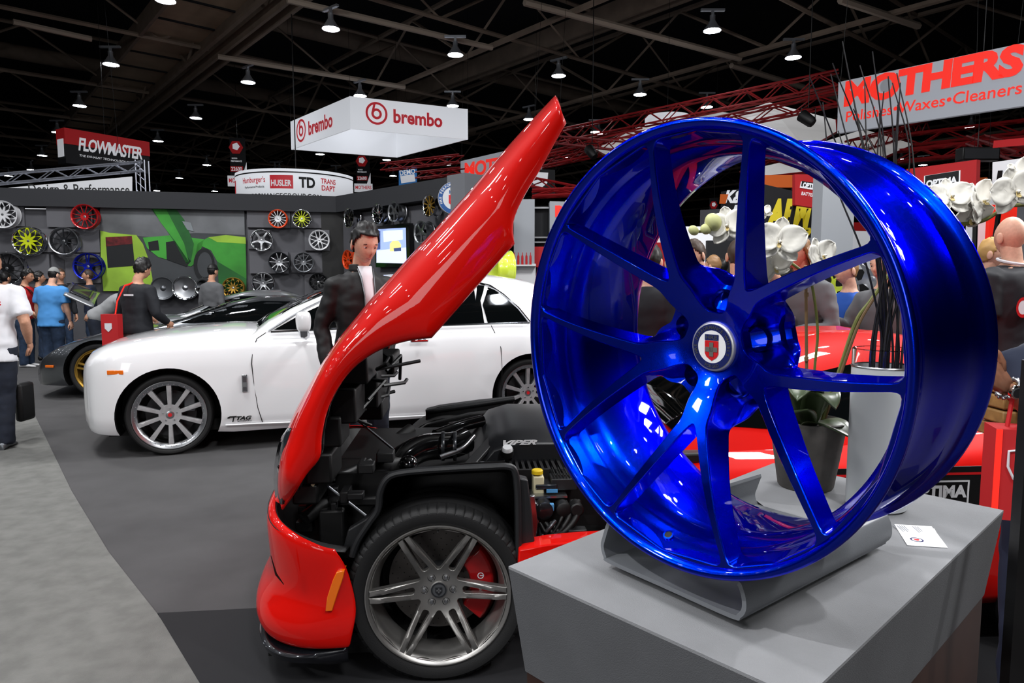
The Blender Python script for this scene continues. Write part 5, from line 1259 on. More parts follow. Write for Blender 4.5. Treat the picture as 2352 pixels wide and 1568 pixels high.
for i, (x, y, _) in enumerate(tips):
    a = rd.uniform(0, 2*pi); rr = rd.uniform(0, .034); low = VC+Vector((rr*cos(a), rr*sin(a), .205)); mid = VC+Vector((rr*cos(a)*1.1-.0, rr*sin(a)*1.1, .31))
    Yt = 1.26+rd.uniform(-.04, .06); tip = P(x, y, Yt); c1 = mid.lerp(tip, .35)+Vector((rd.uniform(-.022, .022)+.014, rd.uniform(-.01, .01), 0)); c2 = mid.lerp(tip, .7)+Vector((rd.uniform(-.03, .03)+.012, 0, 0))
    o = MB().tube(spline([low, mid, c1, c2, tip], 8), [.0025-.0015*(k/32) for k in range(33)], 6).build('black_reed', 'reed', None)
    tag(o, 'thin black decorative reed standing in the frosted vase', 'reed', 'black reeds in the frosted vase')
# extra short reeds in the neck
# business cards ---------------------------------------------------------------
def card(px4, z, label, printed):
    q = [G(x, y, HP+z) for x, y in px4]; M = frame(q[3], q[2]-q[3], q[0]-q[3]); Mi = M.inverted(); l = [Mi @ p for p in q]
    t = thing('business_card', label, 'card', M=M)
    MB().prism([(l[3].x, l[3].y), (l[2].x, l[2].y), (l[1].x, l[1].y), (l[0].x, l[0].y)], .0006).build('card_sheet', 'cardmat', t, smooth=False)
    if printed:
        w, h = l[2].x, l[0].y; T = Matrix.Translation((0, 0, .0008))
        c = (w*.40, h*.27)
        MB().lathe([(.0075, .0), (.0100, .0)], 32, M=Matrix.Translation((c[0], c[1], .0009))).build('logo_ring', 'capnavy', t)
        MB().prism([(-.004, .003), (.004, .003), (.004, -.002), (0, -.006), (-.004, -.002)], .0002, Matrix.Translation((c[0], c[1]+.001, .0008))).build('logo_shield', 'capred', t, smooth=False)
        mat('print', '8a8c96', .6)
        mb = MB()
        for k, (a, b) in enumerate([(.10, .16), (.20, .30), (.26, .26), (.32, .3), (.38, .22), (.62, .3), (.68, .26), (.74, .24)]): mb.box((w*a+.004, h*(.93-b/2), .0002), (.0011, h*b, .0002), T)
        mb.build('printed_lines', 'print', t, smooth=False)
card([(2062, 1208), (2146, 1214), (2170, 1257), (2092, 1253)], .0001, 'lower business card of the two beside the blue wheel', False)
card([(2054, 1204), (2140, 1209), (2177, 1258), (2084, 1252)], .0008, 'white business card with round logo lying on top beside the wheel', True)
# ================================================================ hanging signs and booths behind
mat('fabric', 'd4d6da', .8, emit='c9ccd2', es=.62); mat('greyfabric', '9ca0a8', .8, emit='9ca0a8', es=.35); mat('signred', 'd8251c', .5, emit='e02a1c', es=.75); mat('bred', 'b8202c', .5, emit='b8202c', es=.35)  # fabric, greyfabric and bred emit faintly, an added glow standing for lamplight
mat('bannerred', 'a81b1f', .7, emit='a01a1e', es=.22); mat('bannerblk', '17181c', .7); mat('bannerwhite', 'dcdde0', .7, emit='d0d2d8', es=.4); mat('orangebanner', 'c25a1a', .7, emit='b0501a', es=.15); mat('yellowlet', 'd3c02c', .6, emit='d3c02c', es=.25)  # red, white, orange and yellow banner materials get a slight painted-in glow
mat('redtruss', '8f1418', .5); mat('canopy', 'd9d8d6', .8, emit='d0cfcd', es=.3, noise_amt=.04, noise_scale=.5); mat('bluebanner', '2f6fae', .7, emit='2f6fae', es=.25); mat('greypanel', 'a4a8ae', .7); mat('alutruss', 'c4c8d4', .35, .6)  # canopy and bluebanner have a faint glow added in place of lamplight
def quad_sign(name, label, pts, Ys, m, depth=.12, cat='sign', cables=True):
    """flat sign from four picture corners (tl, tr, br, bl) at the distances of its left and right edge"""
    tl, tr, br, bl = [P(x, y, Y) for (x, y), Y in zip(pts, (Ys[0], Ys[1], Ys[1], Ys[0]))]
    M = frame(bl, br-bl, Vector((0, 0, 1))); Mi = M.inverted(); q = [Mi @ p for p in (bl, br, tr, tl)]
    t = thing(name, label, cat, M=M)
    MB().prism([(p.x, p.y) for p in q], depth, z0=-depth).build('face_panel', m, t, smooth=False)
    def at(x, y, off=.012):
        n = M.to_3x3().col[2]; p = PL(x, y, M.translation, n); l = Mi @ p; return Vector((l.x, l.y, off))
    if cat in ('sign', 'banner') and M.translation.z < 3.4 and cables:
        for p in (q[0], q[1]): MB().box((p.x*.9+.05, p.y-M.translation.z/2+.05, -depth-.03), (.06, M.translation.z+.1-.001, .05)).build('support_post', 'black', t, smooth=False)
    elif cat in ('sign', 'banner') and cables:
        for p in (q[3], q[2]): MB().tube([(p.x*.9+(.1 if p is q[2] else 0), p.y-.02, -depth/2), (p.x*.9+(.1 if p is q[2] else 0), 15.14-M.translation.z, -depth/2)], .005, 4).build('cable', 'black', t)
    return t, at, M
def put(t, at, body, c, wpx, hpx, m, **k):
    a, b = at(c[0]-wpx/2, c[1]), at(c[0]+wpx/2, c[1]); u, v = at(c[0], c[1]-hpx/2), at(c[0], c[1]+hpx/2); o = at(*c)
    sk = k.pop('slope', 0.0)
    return text(body, (b-a).length, (u-v).length, Matrix.Translation(((a.x+b.x)/2, (a.y+b.y)/2, k.pop('off', .014))) @ Matrix.Rotation(sk, 4, 'Z'), m, t, **k)
def cable(a, z1=10.6, r=.006): 
    return MB().tube([a, Vector((a.x, a.y, z1))], r, 4)
# big grey banner, right
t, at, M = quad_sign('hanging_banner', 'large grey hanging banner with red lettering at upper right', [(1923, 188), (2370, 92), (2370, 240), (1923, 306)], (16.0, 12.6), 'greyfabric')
put(t, at, 'MOTHERS', (2145, 180), 396, 66, 'signred', bold=.055, space=.95); put(t, at, 'Polishes•Waxes•Cleaners', (2145, 238), 392, 26, 'signred', bold=.008)
a = at(2037, 196, .03); MB().lathe([(.0001, 0), (.13, 0)], 24, M=Matrix.Translation(a)).build('emblem', 'greypanel', t)
t, at, M = quad_sign('hanging_banner', 'smaller grey hanging banner with red lettering partly behind the red bonnet', [(1058, 370), (1240, 328), (1240, 398), (1058, 421)], (30, 26), 'greyfabric')
put(t, at, 'MOTHERS', (1143, 380), 150, 36, 'signred', bold=.035, space=.92); put(t, at, 'Polishes•Waxes', (1130, 408), 120, 10, 'signred')
# white square hanging sign
def C4(x, yb, Y): return P(x, yb, Y)
N, Lf, Rt = P(805, 296, 26.5), P(669, 343, 30.7), P(1075, 320, 28.5); Ft = Lf+(Rt-N); zb_ = (N.z+Lf.z+Rt.z)/3; hh = 1.2
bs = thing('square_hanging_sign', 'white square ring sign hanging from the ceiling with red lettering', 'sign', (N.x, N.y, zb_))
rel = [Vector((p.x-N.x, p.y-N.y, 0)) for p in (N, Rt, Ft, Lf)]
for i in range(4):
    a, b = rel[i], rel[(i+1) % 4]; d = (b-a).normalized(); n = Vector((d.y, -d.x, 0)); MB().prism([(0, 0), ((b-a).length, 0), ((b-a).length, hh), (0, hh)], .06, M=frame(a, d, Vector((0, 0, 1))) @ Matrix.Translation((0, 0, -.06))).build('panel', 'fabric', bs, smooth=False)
def logo(M, s, root):
    MB().lathe([(.40*s, 0), (.5*s, 0)], 40, M=M @ Matrix.Translation((-1.62*s, 0, 0))).build('logo_ring', 'bred', root, smooth=False)
    MB().lathe([(.13*s, 0), (.24*s, 0)], 32, M=M @ Matrix.Translation((-1.62*s, -.02*s, 0))).prism([(-.14*s, .4*s), (-.04*s, .4*s), (-.14*s, .0), (-.24*s, 0)], .001, M @ Matrix.Translation((-1.62*s, 0, 0))).build('logo_mark', 'bred', root, smooth=False)
    text('brembo', 2.35*s, .62*s, M @ Matrix.Translation((.33*s, -.04*s, 0)), 'bred', root, bold=.03)
dR = (rel[1]-rel[0]).normalized(); logo(frame(rel[0].lerp(rel[1], .50)+Vector((0, 0, hh*.55))+Vector((dR.y, -dR.x, 0))*.02, dR, Vector((0, 0, 1))), .85, bs)
dL = (rel[0]-rel[3]).normalized(); logo(frame(rel[3].lerp(rel[0], .48)+Vector((0, 0, hh*.53))+Vector((dL.y, -dL.x, 0))*.02, dL, Vector((0, 0, 1))), .95, bs)
for p in rel: cable(p+Vector((0, 0, hh)), 15.1-N.z).build('cable', 'black', bs)
# red and black box sign, left
fl = thing('box_hanging_sign', 'red and black hanging box sign with slanted white lettering at upper left', 'sign', M=frame(P(152, 374, 24.0), Vector((1.6, 2.5, 0)), Vector((0, 0, 1))))
w, h = 2.95, 1.18
MB().box((w/2, h/2, -.28), (w, h, .56)).build('box_body', 'bannerblk', fl, smooth=False); MB().box((w/2, h*.78, -.28), (w+.02, h*.45, .60)).build('red_band', 'bannerred', fl, smooth=False)
MB().prism([(0, 0), (.05, 0), (w*.35, h*.5), (w, h*.62), (w, h*.55), (w*.4, h*.3)], .001, z0=.03).build('dark_swoosh', 'bannerblk', fl, smooth=False) if False else None
text('FLOWMASTER', 2.25, .46, Matrix.Translation((w*.52, h*.60, .03)), 'bannerwhite', fl, bold=.03, shear=.2, space=.9); text('THE EXHAUST TECHNOLOGY COMPANY', 2.2, .075, Matrix.Translation((w*.52, h*.27, .03)), 'bannerwhite', fl, bold=.01, shear=.2)
MB().box((-.02, h*.45, -.28), (.02, .6, .4)).build('side_print', 'bannerwhite', fl, smooth=False)
for x in (.2, w-.2): cable(Vector((x, h, -.6)), h).build('cable', 'black', fl) if False else None
MB().tube([(w*.5, h, -.28), (w*.5, 15.14-fl.matrix_basis.translation.z, -.28)], .008, 4).build('cable', 'black', fl)
# white banner on a silver truss, far left
t, at, M = quad_sign('truss_banner', 'white banner with black lettering on a silver truss above the display wall at far left', [(-60, 438), (303, 405), (303, 480), (-60, 480)], (19, 20.5), 'bannerwhite')
put(t, at, 'Design & Performance', (182, 438), 232, 30, 'black', bold=.01)
a, b = P(-60, 428, 19.1), P(328, 392, 20.8); tr = thing('silver_truss', 'silver box truss above and beside the white banner', 'truss', (b.x, b.y, b.z))
truss(a-b, Vector((0, 0, 0)), .26, .022, None, .35, w=.3).build('top_truss', 'alutruss', tr)
mb = MB(); c = Vector((0, 0, .26))
for dx in (-.15, .12):
    for dy in (-.12, .12): mb.tube([(dx, dy, .3), (dx, dy, -1.6)], .022, 5)
for k in range(7): mb.tube([(-.15, -.12, .2-.26*k), (.12, -.12, -.06-.26*k)], .012, 4)
mb.build('upright_truss', 'alutruss', tr)
# tall numbered banners
def numbered(x, y0, y1, wpx, Y, label):
    tl = P(x-wpx/2, y0, Y); br = P(x+wpx/2, y1, Y); w = br.x-tl.x; h = tl.z-br.z
    t = thing('number_banner', label, 'banner', M=frame((tl.x, Y, br.z), (1, .12, 0), (0, 0, 1)))
    MB().box((w/2, h*.60, 0), (w*.86, h*.80, .04)).build('black_cloth', 'bannerblk', t, smooth=False); MB().box((w/2, h*.11, .03), (w*1.2, h*.22, .05)).build('white_foot', 'bannerwhite', t, smooth=False)
    MB().prism([(w*.98, h*.2), (w*.98, h*.5), (w*.72, h*.2)], .02, z0=.03).build('white_wedge', 'bannerwhite', t, smooth=False)
    MB().box((w*.42, h*.36, .03), (w*.7, h*.11, .03)).build('red_bar', 'bannerred', t, smooth=False)
    MB().lathe([(.0001, .04), (w*.40, .04)], 6, M=Matrix.Translation((w*.42, h*.80, 0))).build('emblem_red', 'bannerred', t); MB().lathe([(.0001, .05), (w*.22, .05)], 5, M=Matrix.Translation((w*.42, h*.82, 0))).build('emblem_white', 'bannerwhite', t)
    text('22600', w*.6, h*.085, Matrix.Translation((w*.42, h*.36, .055)), 'bannerwhite', t, bold=.02); text('RACING &', w*.3, h*.03, Matrix.Translation((w*.32, h*.58, .03)), 'bannerwhite', t); text('PERFORMANCE', w*.6, h*.035, Matrix.Translation((w*.42, h*.52, .03)), 'bannerwhite', t)
    text('MOTHERS', w*1.05, h*.09, Matrix.Translation((w/2, h*.12, .065)), 'bred', t, bold=.02)
    MB().tube([(w/2, h, 0), (w/2, 15.14-br.z, 0)], .008, 4).build('cable', 'black', t)
numbered(546, 316, 428, 44, 34, 'tall black banner with a red number bar left of the round white sign')
numbered(834, 352, 441, 36, 38, 'tall black banner with a red number bar below the square hanging sign')
numbered(1640, 455, 535, 22, 30, 'distant small numbered banner seen through the top of the blue wheel')
# round drum sign
cs = thing('drum_sign', 'white curved drum sign with small logos above the display wall corner', 'sign', P(682, 480, 24))
MB().tube([(0, 0, 0), (0, 0, 15.1-cs.location.z)], .02, 5).build('mast', 'black', cs); MB().tube([(-1.9, 0, .9), (1.9, 0, .9)], .02, 5).build('cross_bar', 'black', cs)
Rr = 1.95; mb = MB().lathe([(Rr, 0), (Rr, 1.08)], 48, a0=pi, a1=2*pi); mb.build('drum', 'fabric', cs, solid=.03); MB().lathe([(Rr+.02, .95), (Rr+.02, .99)], 48, a0=pi, a1=2*pi).build('dark_line', 'black', cs)
def drumtext(s, ang, w, h, z, m, **k):
    text(s, w, h, None, m, cs, warp=lambda x, y: ((Rr+.03)*cos(radians(ang)+x/Rr), (Rr+.03)*sin(radians(ang)+x/Rr), z+y), **k)
def drumbox(ang, w, h, z, m, name):
    mb = MB(); rows = [[((Rr+.02)*cos(radians(ang)+w*(j/8-.5)/Rr), (Rr+.02)*sin(radians(ang)+w*(j/8-.5)/Rr), z+h*(i-.5)) for j in range(9)] for i in (0, 1)]; mb.grid(rows).build(name, m, cs)
drumtext("Hamburger's", 245, .95, .24, .72, 'bred', bold=.01); drumtext('Performance Products', 246, .8, .07, .52, 'black'); drumbox(274, .72, .42, .66, 'bred', 'logo_patch')
text('HUSLER', .62, .2, None, 'bannerwhite', cs, bold=.03, warp=lambda x, y: ((Rr+.05)*cos(radians(274)+x/Rr), (Rr+.05)*sin(radians(274)+x/Rr), .62+y)); drumbox(206, .4, .42, .62, 'bred', 'logo_patch')
drumtext('TD', 297, .5, .34, .66, 'black', bold=.04); drumtext('TRANS', 318, .55, .17, .75, 'bred', bold=.02); drumtext('DAPT', 318, .5, .17, .53, 'bred', bold=.02); drumtext('PERFORMANCEGROUP.COM', 272, 2.6, .17, .22, 'black', bold=.01)
# blue banner, black banner behind the bonnet
t, at, M = quad_sign('blue_banner', 'small blue and white banner between the round badge and the square sign', [(916, 388), (957, 382), (957, 422), (916, 428)], (34, 34), 'bluebanner'); put(t, at, 'DEMO', (936, 395), 36, 12, 'bannerwhite', bold=.03); MB().box((.5, .3, .03), (.7, .35, .02)).build('white_patch', 'bannerwhite', t, smooth=False)
t, at, M = quad_sign('shield_banner', 'dark hanging banner with a white shield just right of the raised bonnet', [(1222, 388), (1275, 390), (1275, 448), (1222, 445)], (22, 22), 'bannerblk')
q = at(1240, 412); MB().prism([(q.x-.25, q.y+.22), (q.x+.25, q.y+.22), (q.x+.24, q.y-.1), (q.x, q.y-.32), (q.x-.24, q.y-.1)], .02, z0=.01).build('shield', 'bannerwhite', t, smooth=False)
# light grey booth with shelves behind the bonnet
def bbox(name, label, cat, x0, y0, x1, y1, Y, m, d=.3, group=None):
    a, b = P(x0, y0, Y), P(x1, y1, Y); b.z = 0; o = MB().box((0, d/2, (a.z-b.z)/2), (abs(b.x-a.x), d, abs(a.z-b.z))).build(name, m, None, smooth=False); o.location = ((a.x+b.x)/2, Y, b.z); return tag(o, label, cat, group)
g = P(1205, 800, 14); pn = MB().box((0, .2, 1.55), (.42, .4, 3.1)).build('booth_panel', 'greypanel', None, smooth=False); pn.location = (P(1204, 600, 14).x, 14, 0); tag(pn, 'light grey booth panel directly behind the raised bonnet edge', 'panel')
t, at, M = quad_sign('booth_panel', 'light grey booth panel with a red letter beside the blue wheel rim', [(1263, 462), (1345, 464), (1345, 760), (1263, 760)], (14, 14), 'greypanel', .4, 'panel'); put(t, at, 'M', (1300, 485), 50, 26, 'signred', bold=.05)
sh = thing('shelf_unit', 'dark red and black shelf unit between the two light grey panels', 'shelf', (P(1244, 600, 14.3).x, 14.3, 0))
MB().box((0, .2, 1.5), (.40, .3, 3.0)).build('back', 'bannerblk', sh, smooth=False)
for z in (2.95, 2.35, 2.25, 1.55, 1.45, 1.1): MB().box((0, -.02, z), (.38, .12, .03)).build('shelf_board', 'silver', sh, smooth=False)
MB().box((0, -.04, 1.95), (.38, .04, .42)).build('red_board', 'red', sh, smooth=False); MB().box((0, -.04, .7), (.38, .04, .7)).build('white_board', 'white', sh, smooth=False)
rp2 = random.Random(4)
for k in range(6):
    q = P(1172+k*9, 585, 14.2); o = MB().lathe([(.0001, 0), (.022, 0), (.022, .16), (.008, .2), (.008, .24), (.0001, .24)], 10).build('spray_bottle', 'red' if k % 2 else 'bannerred', None); o.location = (q.x, 13.7, 1.78); tag(o, 'small red bottle in the row on the lit shelf behind the yellow-green wheel', 'bottle', 'red bottles on the lit shelf')
o = MB().box((0, .05, 0), (.62, .3, .03)).build('bottle_shelf', 'white', None, smooth=False); o.location = (P(1195, 600, 13.75).x, 13.7, 1.765); tag(o, 'white shelf carrying red bottles behind the yellow-green wheel', 'shelf')
o = MB().box((0, 0, .9), (.62, .3, 1.8)).build('shelf_cabinet', 'white', None, smooth=False); o.location = (P(1195, 600, 13.75).x, 13.95, 0); tag(o, 'pale cabinet under the bottle shelf behind the white car', 'cabinet')
# white cylinder sign, white canopies and red trusses
cy = thing('cylinder_sign', 'plain white cylinder sign above the top of the blue wheel', 'sign', P(1532, 318, 26)); MB().lathe([(.82, -.6), (.82, .78), (.0001, .78)], 32).build('drum', 'fabric', cy, sharp=40); MB().tube([(0, 0, .78), (0, 0, 15.1-cy.location.z)], .008, 4).build('cable', 'black', cy)
def canopy(apex, base, Ys, label):
    pts = [P(x, y, Y) for (x, y), Y in zip(base, Ys)]; a = P(*apex[:2], apex[2]); n = len(pts); t = thing('canopy', label, 'canopy', M=Matrix.Translation(pts[0])); vs = [a]+pts
    MB().add(vs, [(0, 1+i, 1+(i+1) % n) for i in range(n)]).build('fabric', 'canopy', t, world=True, solid=.03, smooth=False)
    MB().tube(pts+[pts[0]], .035, 5).build('edge_tube', 'redtruss', t, world=True)
    return t
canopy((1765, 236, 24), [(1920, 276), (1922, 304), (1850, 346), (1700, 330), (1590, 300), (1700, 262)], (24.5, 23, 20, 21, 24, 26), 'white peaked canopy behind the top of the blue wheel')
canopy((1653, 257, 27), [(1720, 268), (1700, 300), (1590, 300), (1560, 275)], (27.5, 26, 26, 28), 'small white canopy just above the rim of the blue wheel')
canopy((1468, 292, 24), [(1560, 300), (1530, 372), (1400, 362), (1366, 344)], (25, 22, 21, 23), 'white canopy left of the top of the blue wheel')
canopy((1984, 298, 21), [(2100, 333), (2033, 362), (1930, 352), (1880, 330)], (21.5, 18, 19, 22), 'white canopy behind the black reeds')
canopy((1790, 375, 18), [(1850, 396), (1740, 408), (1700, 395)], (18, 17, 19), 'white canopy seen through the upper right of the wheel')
rt = [((1200, 345), (1925, 198), 27, 22, .45), ((1240, 385), (1925, 240), 24, 20, .35), ((1255, 372), (1480, 318), 25, 23, .3), ((2010, 345), (2400, 300), 22, 20, .35), ((1290, 330), (1420, 345), 24, 20, .25),
      ((1960, 350), (2120, 300), 18, 24, .3), ((2060, 372), (2400, 338), 20, 18, .3), ((880, 392), (1060, 372), 32, 30, .3), ((960, 410), (1062, 400), 30, 29, .25), ((1210, 425), (1320, 448), 20, 19, .25), ((1222, 452), (1330, 447), 18, 18, .15), ((1740, 395), (1920, 370), 24, 22, .3), ((2240, 330), (2360, 370), 18, 15, .2)]
RTL = ['long red lattice truss rising from the bonnet tip to the grey banner', 'red lattice truss just below the longest one, above the canopies', 'short red truss directly above the left canopy', 'red truss running right below the large grey banner', 'red truss crossing behind the left canopy at the wheel rim', 'red truss descending beside the right canopy behind the reeds', 'lower red truss just above the large red banner', 'red truss left of the small grey banner, upper of two', 'red truss left of the small grey banner, lower of two', 'red truss behind the shield banner, upper one', 'thin red truss low beside the light grey panels', 'red truss seen through the upper window of the wheel', 'red truss behind the loudspeaker bar at the right']
for i, (a, b, Ya, Yb, h) in enumerate(rt):
    A, B_ = P(*a, Ya), P(*b, Yb);  tag(truss(A, B_, h, .035, None, .55, w=.4).build('red_truss', 'redtruss'), RTL[i], 'truss')
# orange / black / red banners through the wheel
t, at, M = quad_sign('letter_banner', 'orange and black banner with white and red letters seen through the wheel', [(1655, 440), (1745, 425), (1745, 500), (1655, 496)], (15, 14), 'bannerblk')
q0, q1 = at(1656, 446), at(1672, 468); MB().prism([(q0.x, q1.y), (q0.x, q0.y), (q1.x, q0.y), (q1.x-.06, q1.y)], .01, z0=.01).build('orange_patch', 'orangebanner', t, smooth=False); put(t, at, 'K&N', (1700, 452), 70, 30, 'bannerwhite', bold=.05, shear=.2); q0, q1 = at(1658, 478), at(1676, 496); MB().box(((q0.x+q1.x)/2, (q0.y+q1.y)/2, .015), (abs(q1.x-q0.x), abs(q0.y-q1.y), .01)).build('red_patch', 'bannerred', t, smooth=False); put(t, at, 'N', (1698, 482), 30, 22, 'bannerwhite', bold=.05, shear=.2)
t, at, M = quad_sign('letter_banner', 'black banner with large yellow slanted letters seen through the wheel', [(1742, 420), (1872, 450), (1895, 545), (1742, 545)], (13.5, 13.5), 'bannerblk')
put(t, at, 'AEM', (1812, 490), 108, 68, 'yellowlet', bold=.06, shear=.3, space=1.05, off=.02)
put(t, at, 'AEM', (1850, 532), 44, 18, 'yellowlet', bold=.05, shear=.25); put(t, at, 'AEM', (1900, 530), 40, 18, 'yellowlet', bold=.05, shear=.25); q = at(1800, 425)
t2, at2, M2 = quad_sign('letter_banner', 'orange banner section above the yellow letters', [(1742, 402), (1832, 402), (1832, 430), (1742, 430)], (14.2, 14.2), 'orangebanner')
def optima(pts, Ys, label, cx, cy, w, h):
    t, at, M = quad_sign('battery_banner', label, pts, Ys, 'bannerred'); a, b = at(cx-w/2, cy-h/2, .02), at(cx+w/2, cy+h/2, .02)
    MB().box(((a.x+b.x)/2, (a.y+b.y)/2, .015), (b.x-a.x, a.y-b.y, .01)).build('badge_edge', 'bannerwhite', t, smooth=False); MB().box(((a.x+b.x)/2, (a.y+b.y)/2+.02, .02), ((b.x-a.x)*.93, (a.y-b.y)*.84, .012)).build('badge_plate', 'bannerblk', t, smooth=False)
    put(t, at, 'OPTIMA', (cx, cy), w*.86, h*.6, 'bannerwhite', bold=.05, off=.03); return t, at
t, at = optima([(1826, 400), (1890, 400), (1890, 480), (1826, 470)], (12.5, 12.5), 'red banner with a black lettered badge seen through the upper right of the wheel', 1862, 428, 46, 22); put(t, at, 'BATTERIES', (1860, 447), 40, 8, 'bannerwhite')
t, at = optima([(2080, 388), (2241, 366), (2241, 450), (2080, 470)], (12.5, 11.5), 'large red banner with a black lettered badge right of the blue wheel', 2165, 418, 82, 28); put(t, at, 'BATTERIES', (2165, 440), 74, 9, 'bannerwhite', off=.03)
o = MB().box((0, .15, 1.43), (.42, .3, 2.86)).build('square_column', 'greypanel', None, smooth=False); o.location = (P(1920, 600, 9.0).x, 9.0, 0); tag(o, 'plain light grey square column seen through the right side of the wheel', 'column')
t, at, M = quad_sign('letter_banner', 'white and black banner with bold black letters at the right edge', [(2270, 372), (2420, 352), (2420, 452), (2278, 454)], (12, 11), 'bannerwhite'); put(t, at, 'HOLLEY', (2400, 414), 220, 56, 'black', bold=.06); MB().box((1.0, .9, .02), (2.2, .12, .02)).build('red_stripe', 'bannerred', t, smooth=False)
t, at, M = quad_sign('yellow_sign', 'small lit yellow sign with black letters between the red banner and the right edge', [(2241, 408), (2268, 407), (2268, 436), (2241, 437)], (15, 15), 'orangebanner'); put(t, at, 'NUL', (2254, 424), 24, 16, 'black', bold=.05)
# booth clutter lower right: red, white, black boards behind the people
rb = random.Random(9)
for i, (x0, y0, x1, y1, Y, m, lab) in enumerate([(2240, 480, 2275, 540, 14, 'bannerwhite', 'white board behind the blond man'), (2275, 470, 2335, 500, 13.5, 'signred', 'red board above the bald man'), (2150, 520, 2200, 640, 13, 'bannerblk', 'dark board left of the blond man'),
        (1575, 520, 1660, 560, 12, 'bannerwhite', 'white counter front behind the man with checked collar'), (1625, 552, 1690, 590, 11.5, 'bannerblk', 'black sign board behind the short-haired man'), 
        (1890, 500, 1925, 530, 14, 'bannerwhite', 'white lit board left of the grey column'), (2230, 440, 2300, 480, 16, 'bannerwhite', 'pale board under the lettered banner')]):
    bbox('display_board', lab, 'board', x0, y0, x1, y1, Y, m, .1)
t = thing('speaker_bar', 'black loudspeaker bar hanging left of the lettered banner at right', 'speaker', P(2245, 355, 14)); MB().tube([(0, 0, .1), (0, 0, 7.3)], .01, 4).build('cable', 'black', t); MB().box((0, 0, 0), (.75, .25, .26)).build('cabinet', 'black', t, bevel=.02); MB().box((0, -.13, 0), (.68, .01, .2)).build('grille', 'darkgrey', t, smooth=False)
def spotlamp(x, y, Y, rot, label):
    t = thing('stage_lamp', label, 'lamp', P(x, y, Y)); M = Matrix.Rotation(rot, 4, 'Y') @ Matrix.Rotation(.5, 4, 'X')
    MB().lathe([(.0001, .16), (.10, .16), (.13, .10), (.15, -.2), (.14, -.22), (.12, -.2)], 20, M=M).build('housing', 'black', t); MB().lathe([(.0001, -.19), (.12, -.19)], 20, M=M).build('lens', 'silver', t); MB().tube([(-.17, 0, 0), (-.17, 0, .28), (.17, 0, .28), (.17, 0, 0)], .014, 6).build('yoke', 'black', t); MB().tube([(0, 0, .28), (0, 0, 6)], .012, 4).build('hanger', 'black', t)
spotlamp(1856, 275, 17, 2.4, 'black stage lamp hanging in front of the peaked canopy'); spotlamp(1360, 352, 20, 2.6, 'black stage lamp on the red truss left of the wheel'); spotlamp(690, 655, 15.4, .4, 'x') if False else None
# yellow-green wheels and black display behind
def freewheel(x, y, Y, R, style, cs, cr, az, label, Wd=.24):
    nrm = Vector((sin(az), -cos(az), 0)); M = frame(P(x, y, Y), Vector((cos(az), sin(az), 0)), Vector((0, 0, 1))); t = thing('wheel_exhibit', label, 'wheel', M=M)
    make_wheel(None, None, ST[style](R), R, Wd, cs, cr, step=.02, thick=.03, root=t, n=56); return t
mat('limewheel', 'c9da3c', .35, .1, coat=.8)
freewheel(1912, 666, 7.6, .27, 'y5', 'limewheel', 'wwhite', -.35, 'yellow-green wheel with white rim standing on the dark display unit')
freewheel(2000, 640, 7.2, .30, 's5', 'silver', 'silver', -.9, 'silver wheel leaning on the dark display unit beside the man in blue')
freewheel(1172, 618, 9.0, .24, 'y5', 'limewheel', 'limewheel', 1.9, 'yellow-green wheel seen side-on above the white car roof')
du = thing('display_unit', 'black display unit with brown plinth behind the red car roof', 'stand', (P(1960, 700, 7.6).x, 7.7, 0))
MB().box((0, .4, .6), (1.5, .6, 1.22)).build('black_case', 'black', du, smooth=False); MB().box((-.05, .42, 1.36), (1.2, .1, .5)).build('black_back', 'black', du, smooth=False); MB().box((.3, .0, .92), (1.3, .2, .5)).build('brown_plinth', 'wood', du, smooth=False)
text('0', .05, .09, Matrix.Translation((.18, -.105, 1.05)) @ RX, 'white', du, bold=.03)
# ================================================================ people
def evalmesh(o):
    bpy.context.view_layer.update(); dg = bpy.context.evaluated_depsgraph_get(); me = bpy.data.meshes.new_from_object(o.evaluated_get(dg)); return me
def remeshed(mb, name, m, parent, vox, smooth=3, fold=0.0, seed=0, extra=None):
    o = mb.build(name, m, None, fixn=True)
    md = o.modifiers.new('r', 'REMESH'); md.mode = 'VOXEL'; md.voxel_size = vox
    sm = o.modifiers.new('s', 'SMOOTH'); sm.factor = .5; sm.iterations = smooth
    me = evalmesh(o); bpy.data.objects.remove(o)
    bm = bmesh.new(); bm.from_mesh(me)
    if fold:
        bm.normal_update()
        for v in bm.verts:
            n = noise.noise(Vector((v.co.x*9+seed, v.co.y*9, v.co.z*14+seed*3)))+.5*noise.noise(Vector((v.co.x*22+seed, v.co.y*22, v.co.z*26)))
            v.co += v.normal*fold*n
    if extra:
        b2 = bmesh.new()
        for e in extra:
            vs = [bm.verts.new(p) for p in e.v]
            for f in e.f:
                try: bm.faces.new([vs[i] for i in f])
                except ValueError: pass
        b2.free()
    bm.to_mesh(me); bm.free()
    me.polygons.foreach_set('use_smooth', [True]*len(me.polygons)); me.materials.clear(); me.materials.append(MATS[m]); me.name = name
    q = bpy.data.objects.new(name, me); COL.objects.link(q); q.parent = parent
    return q
def ell(c, ax, ay, z, tdir, xdir=Vector((1, 0, 0)), n=20, p=2.3):
    ydir = tdir.cross(xdir).normalized(); c = Vector(c); out = []
    for k in range(n):
        a = 2*pi*k/n; ca, sa = cos(a), sin(a); r = (abs(ca)**p+abs(sa)**p)**(-1/p); out.append(c+xdir*(ax*ca*r)+ydir*(ay*sa*r))
    return out
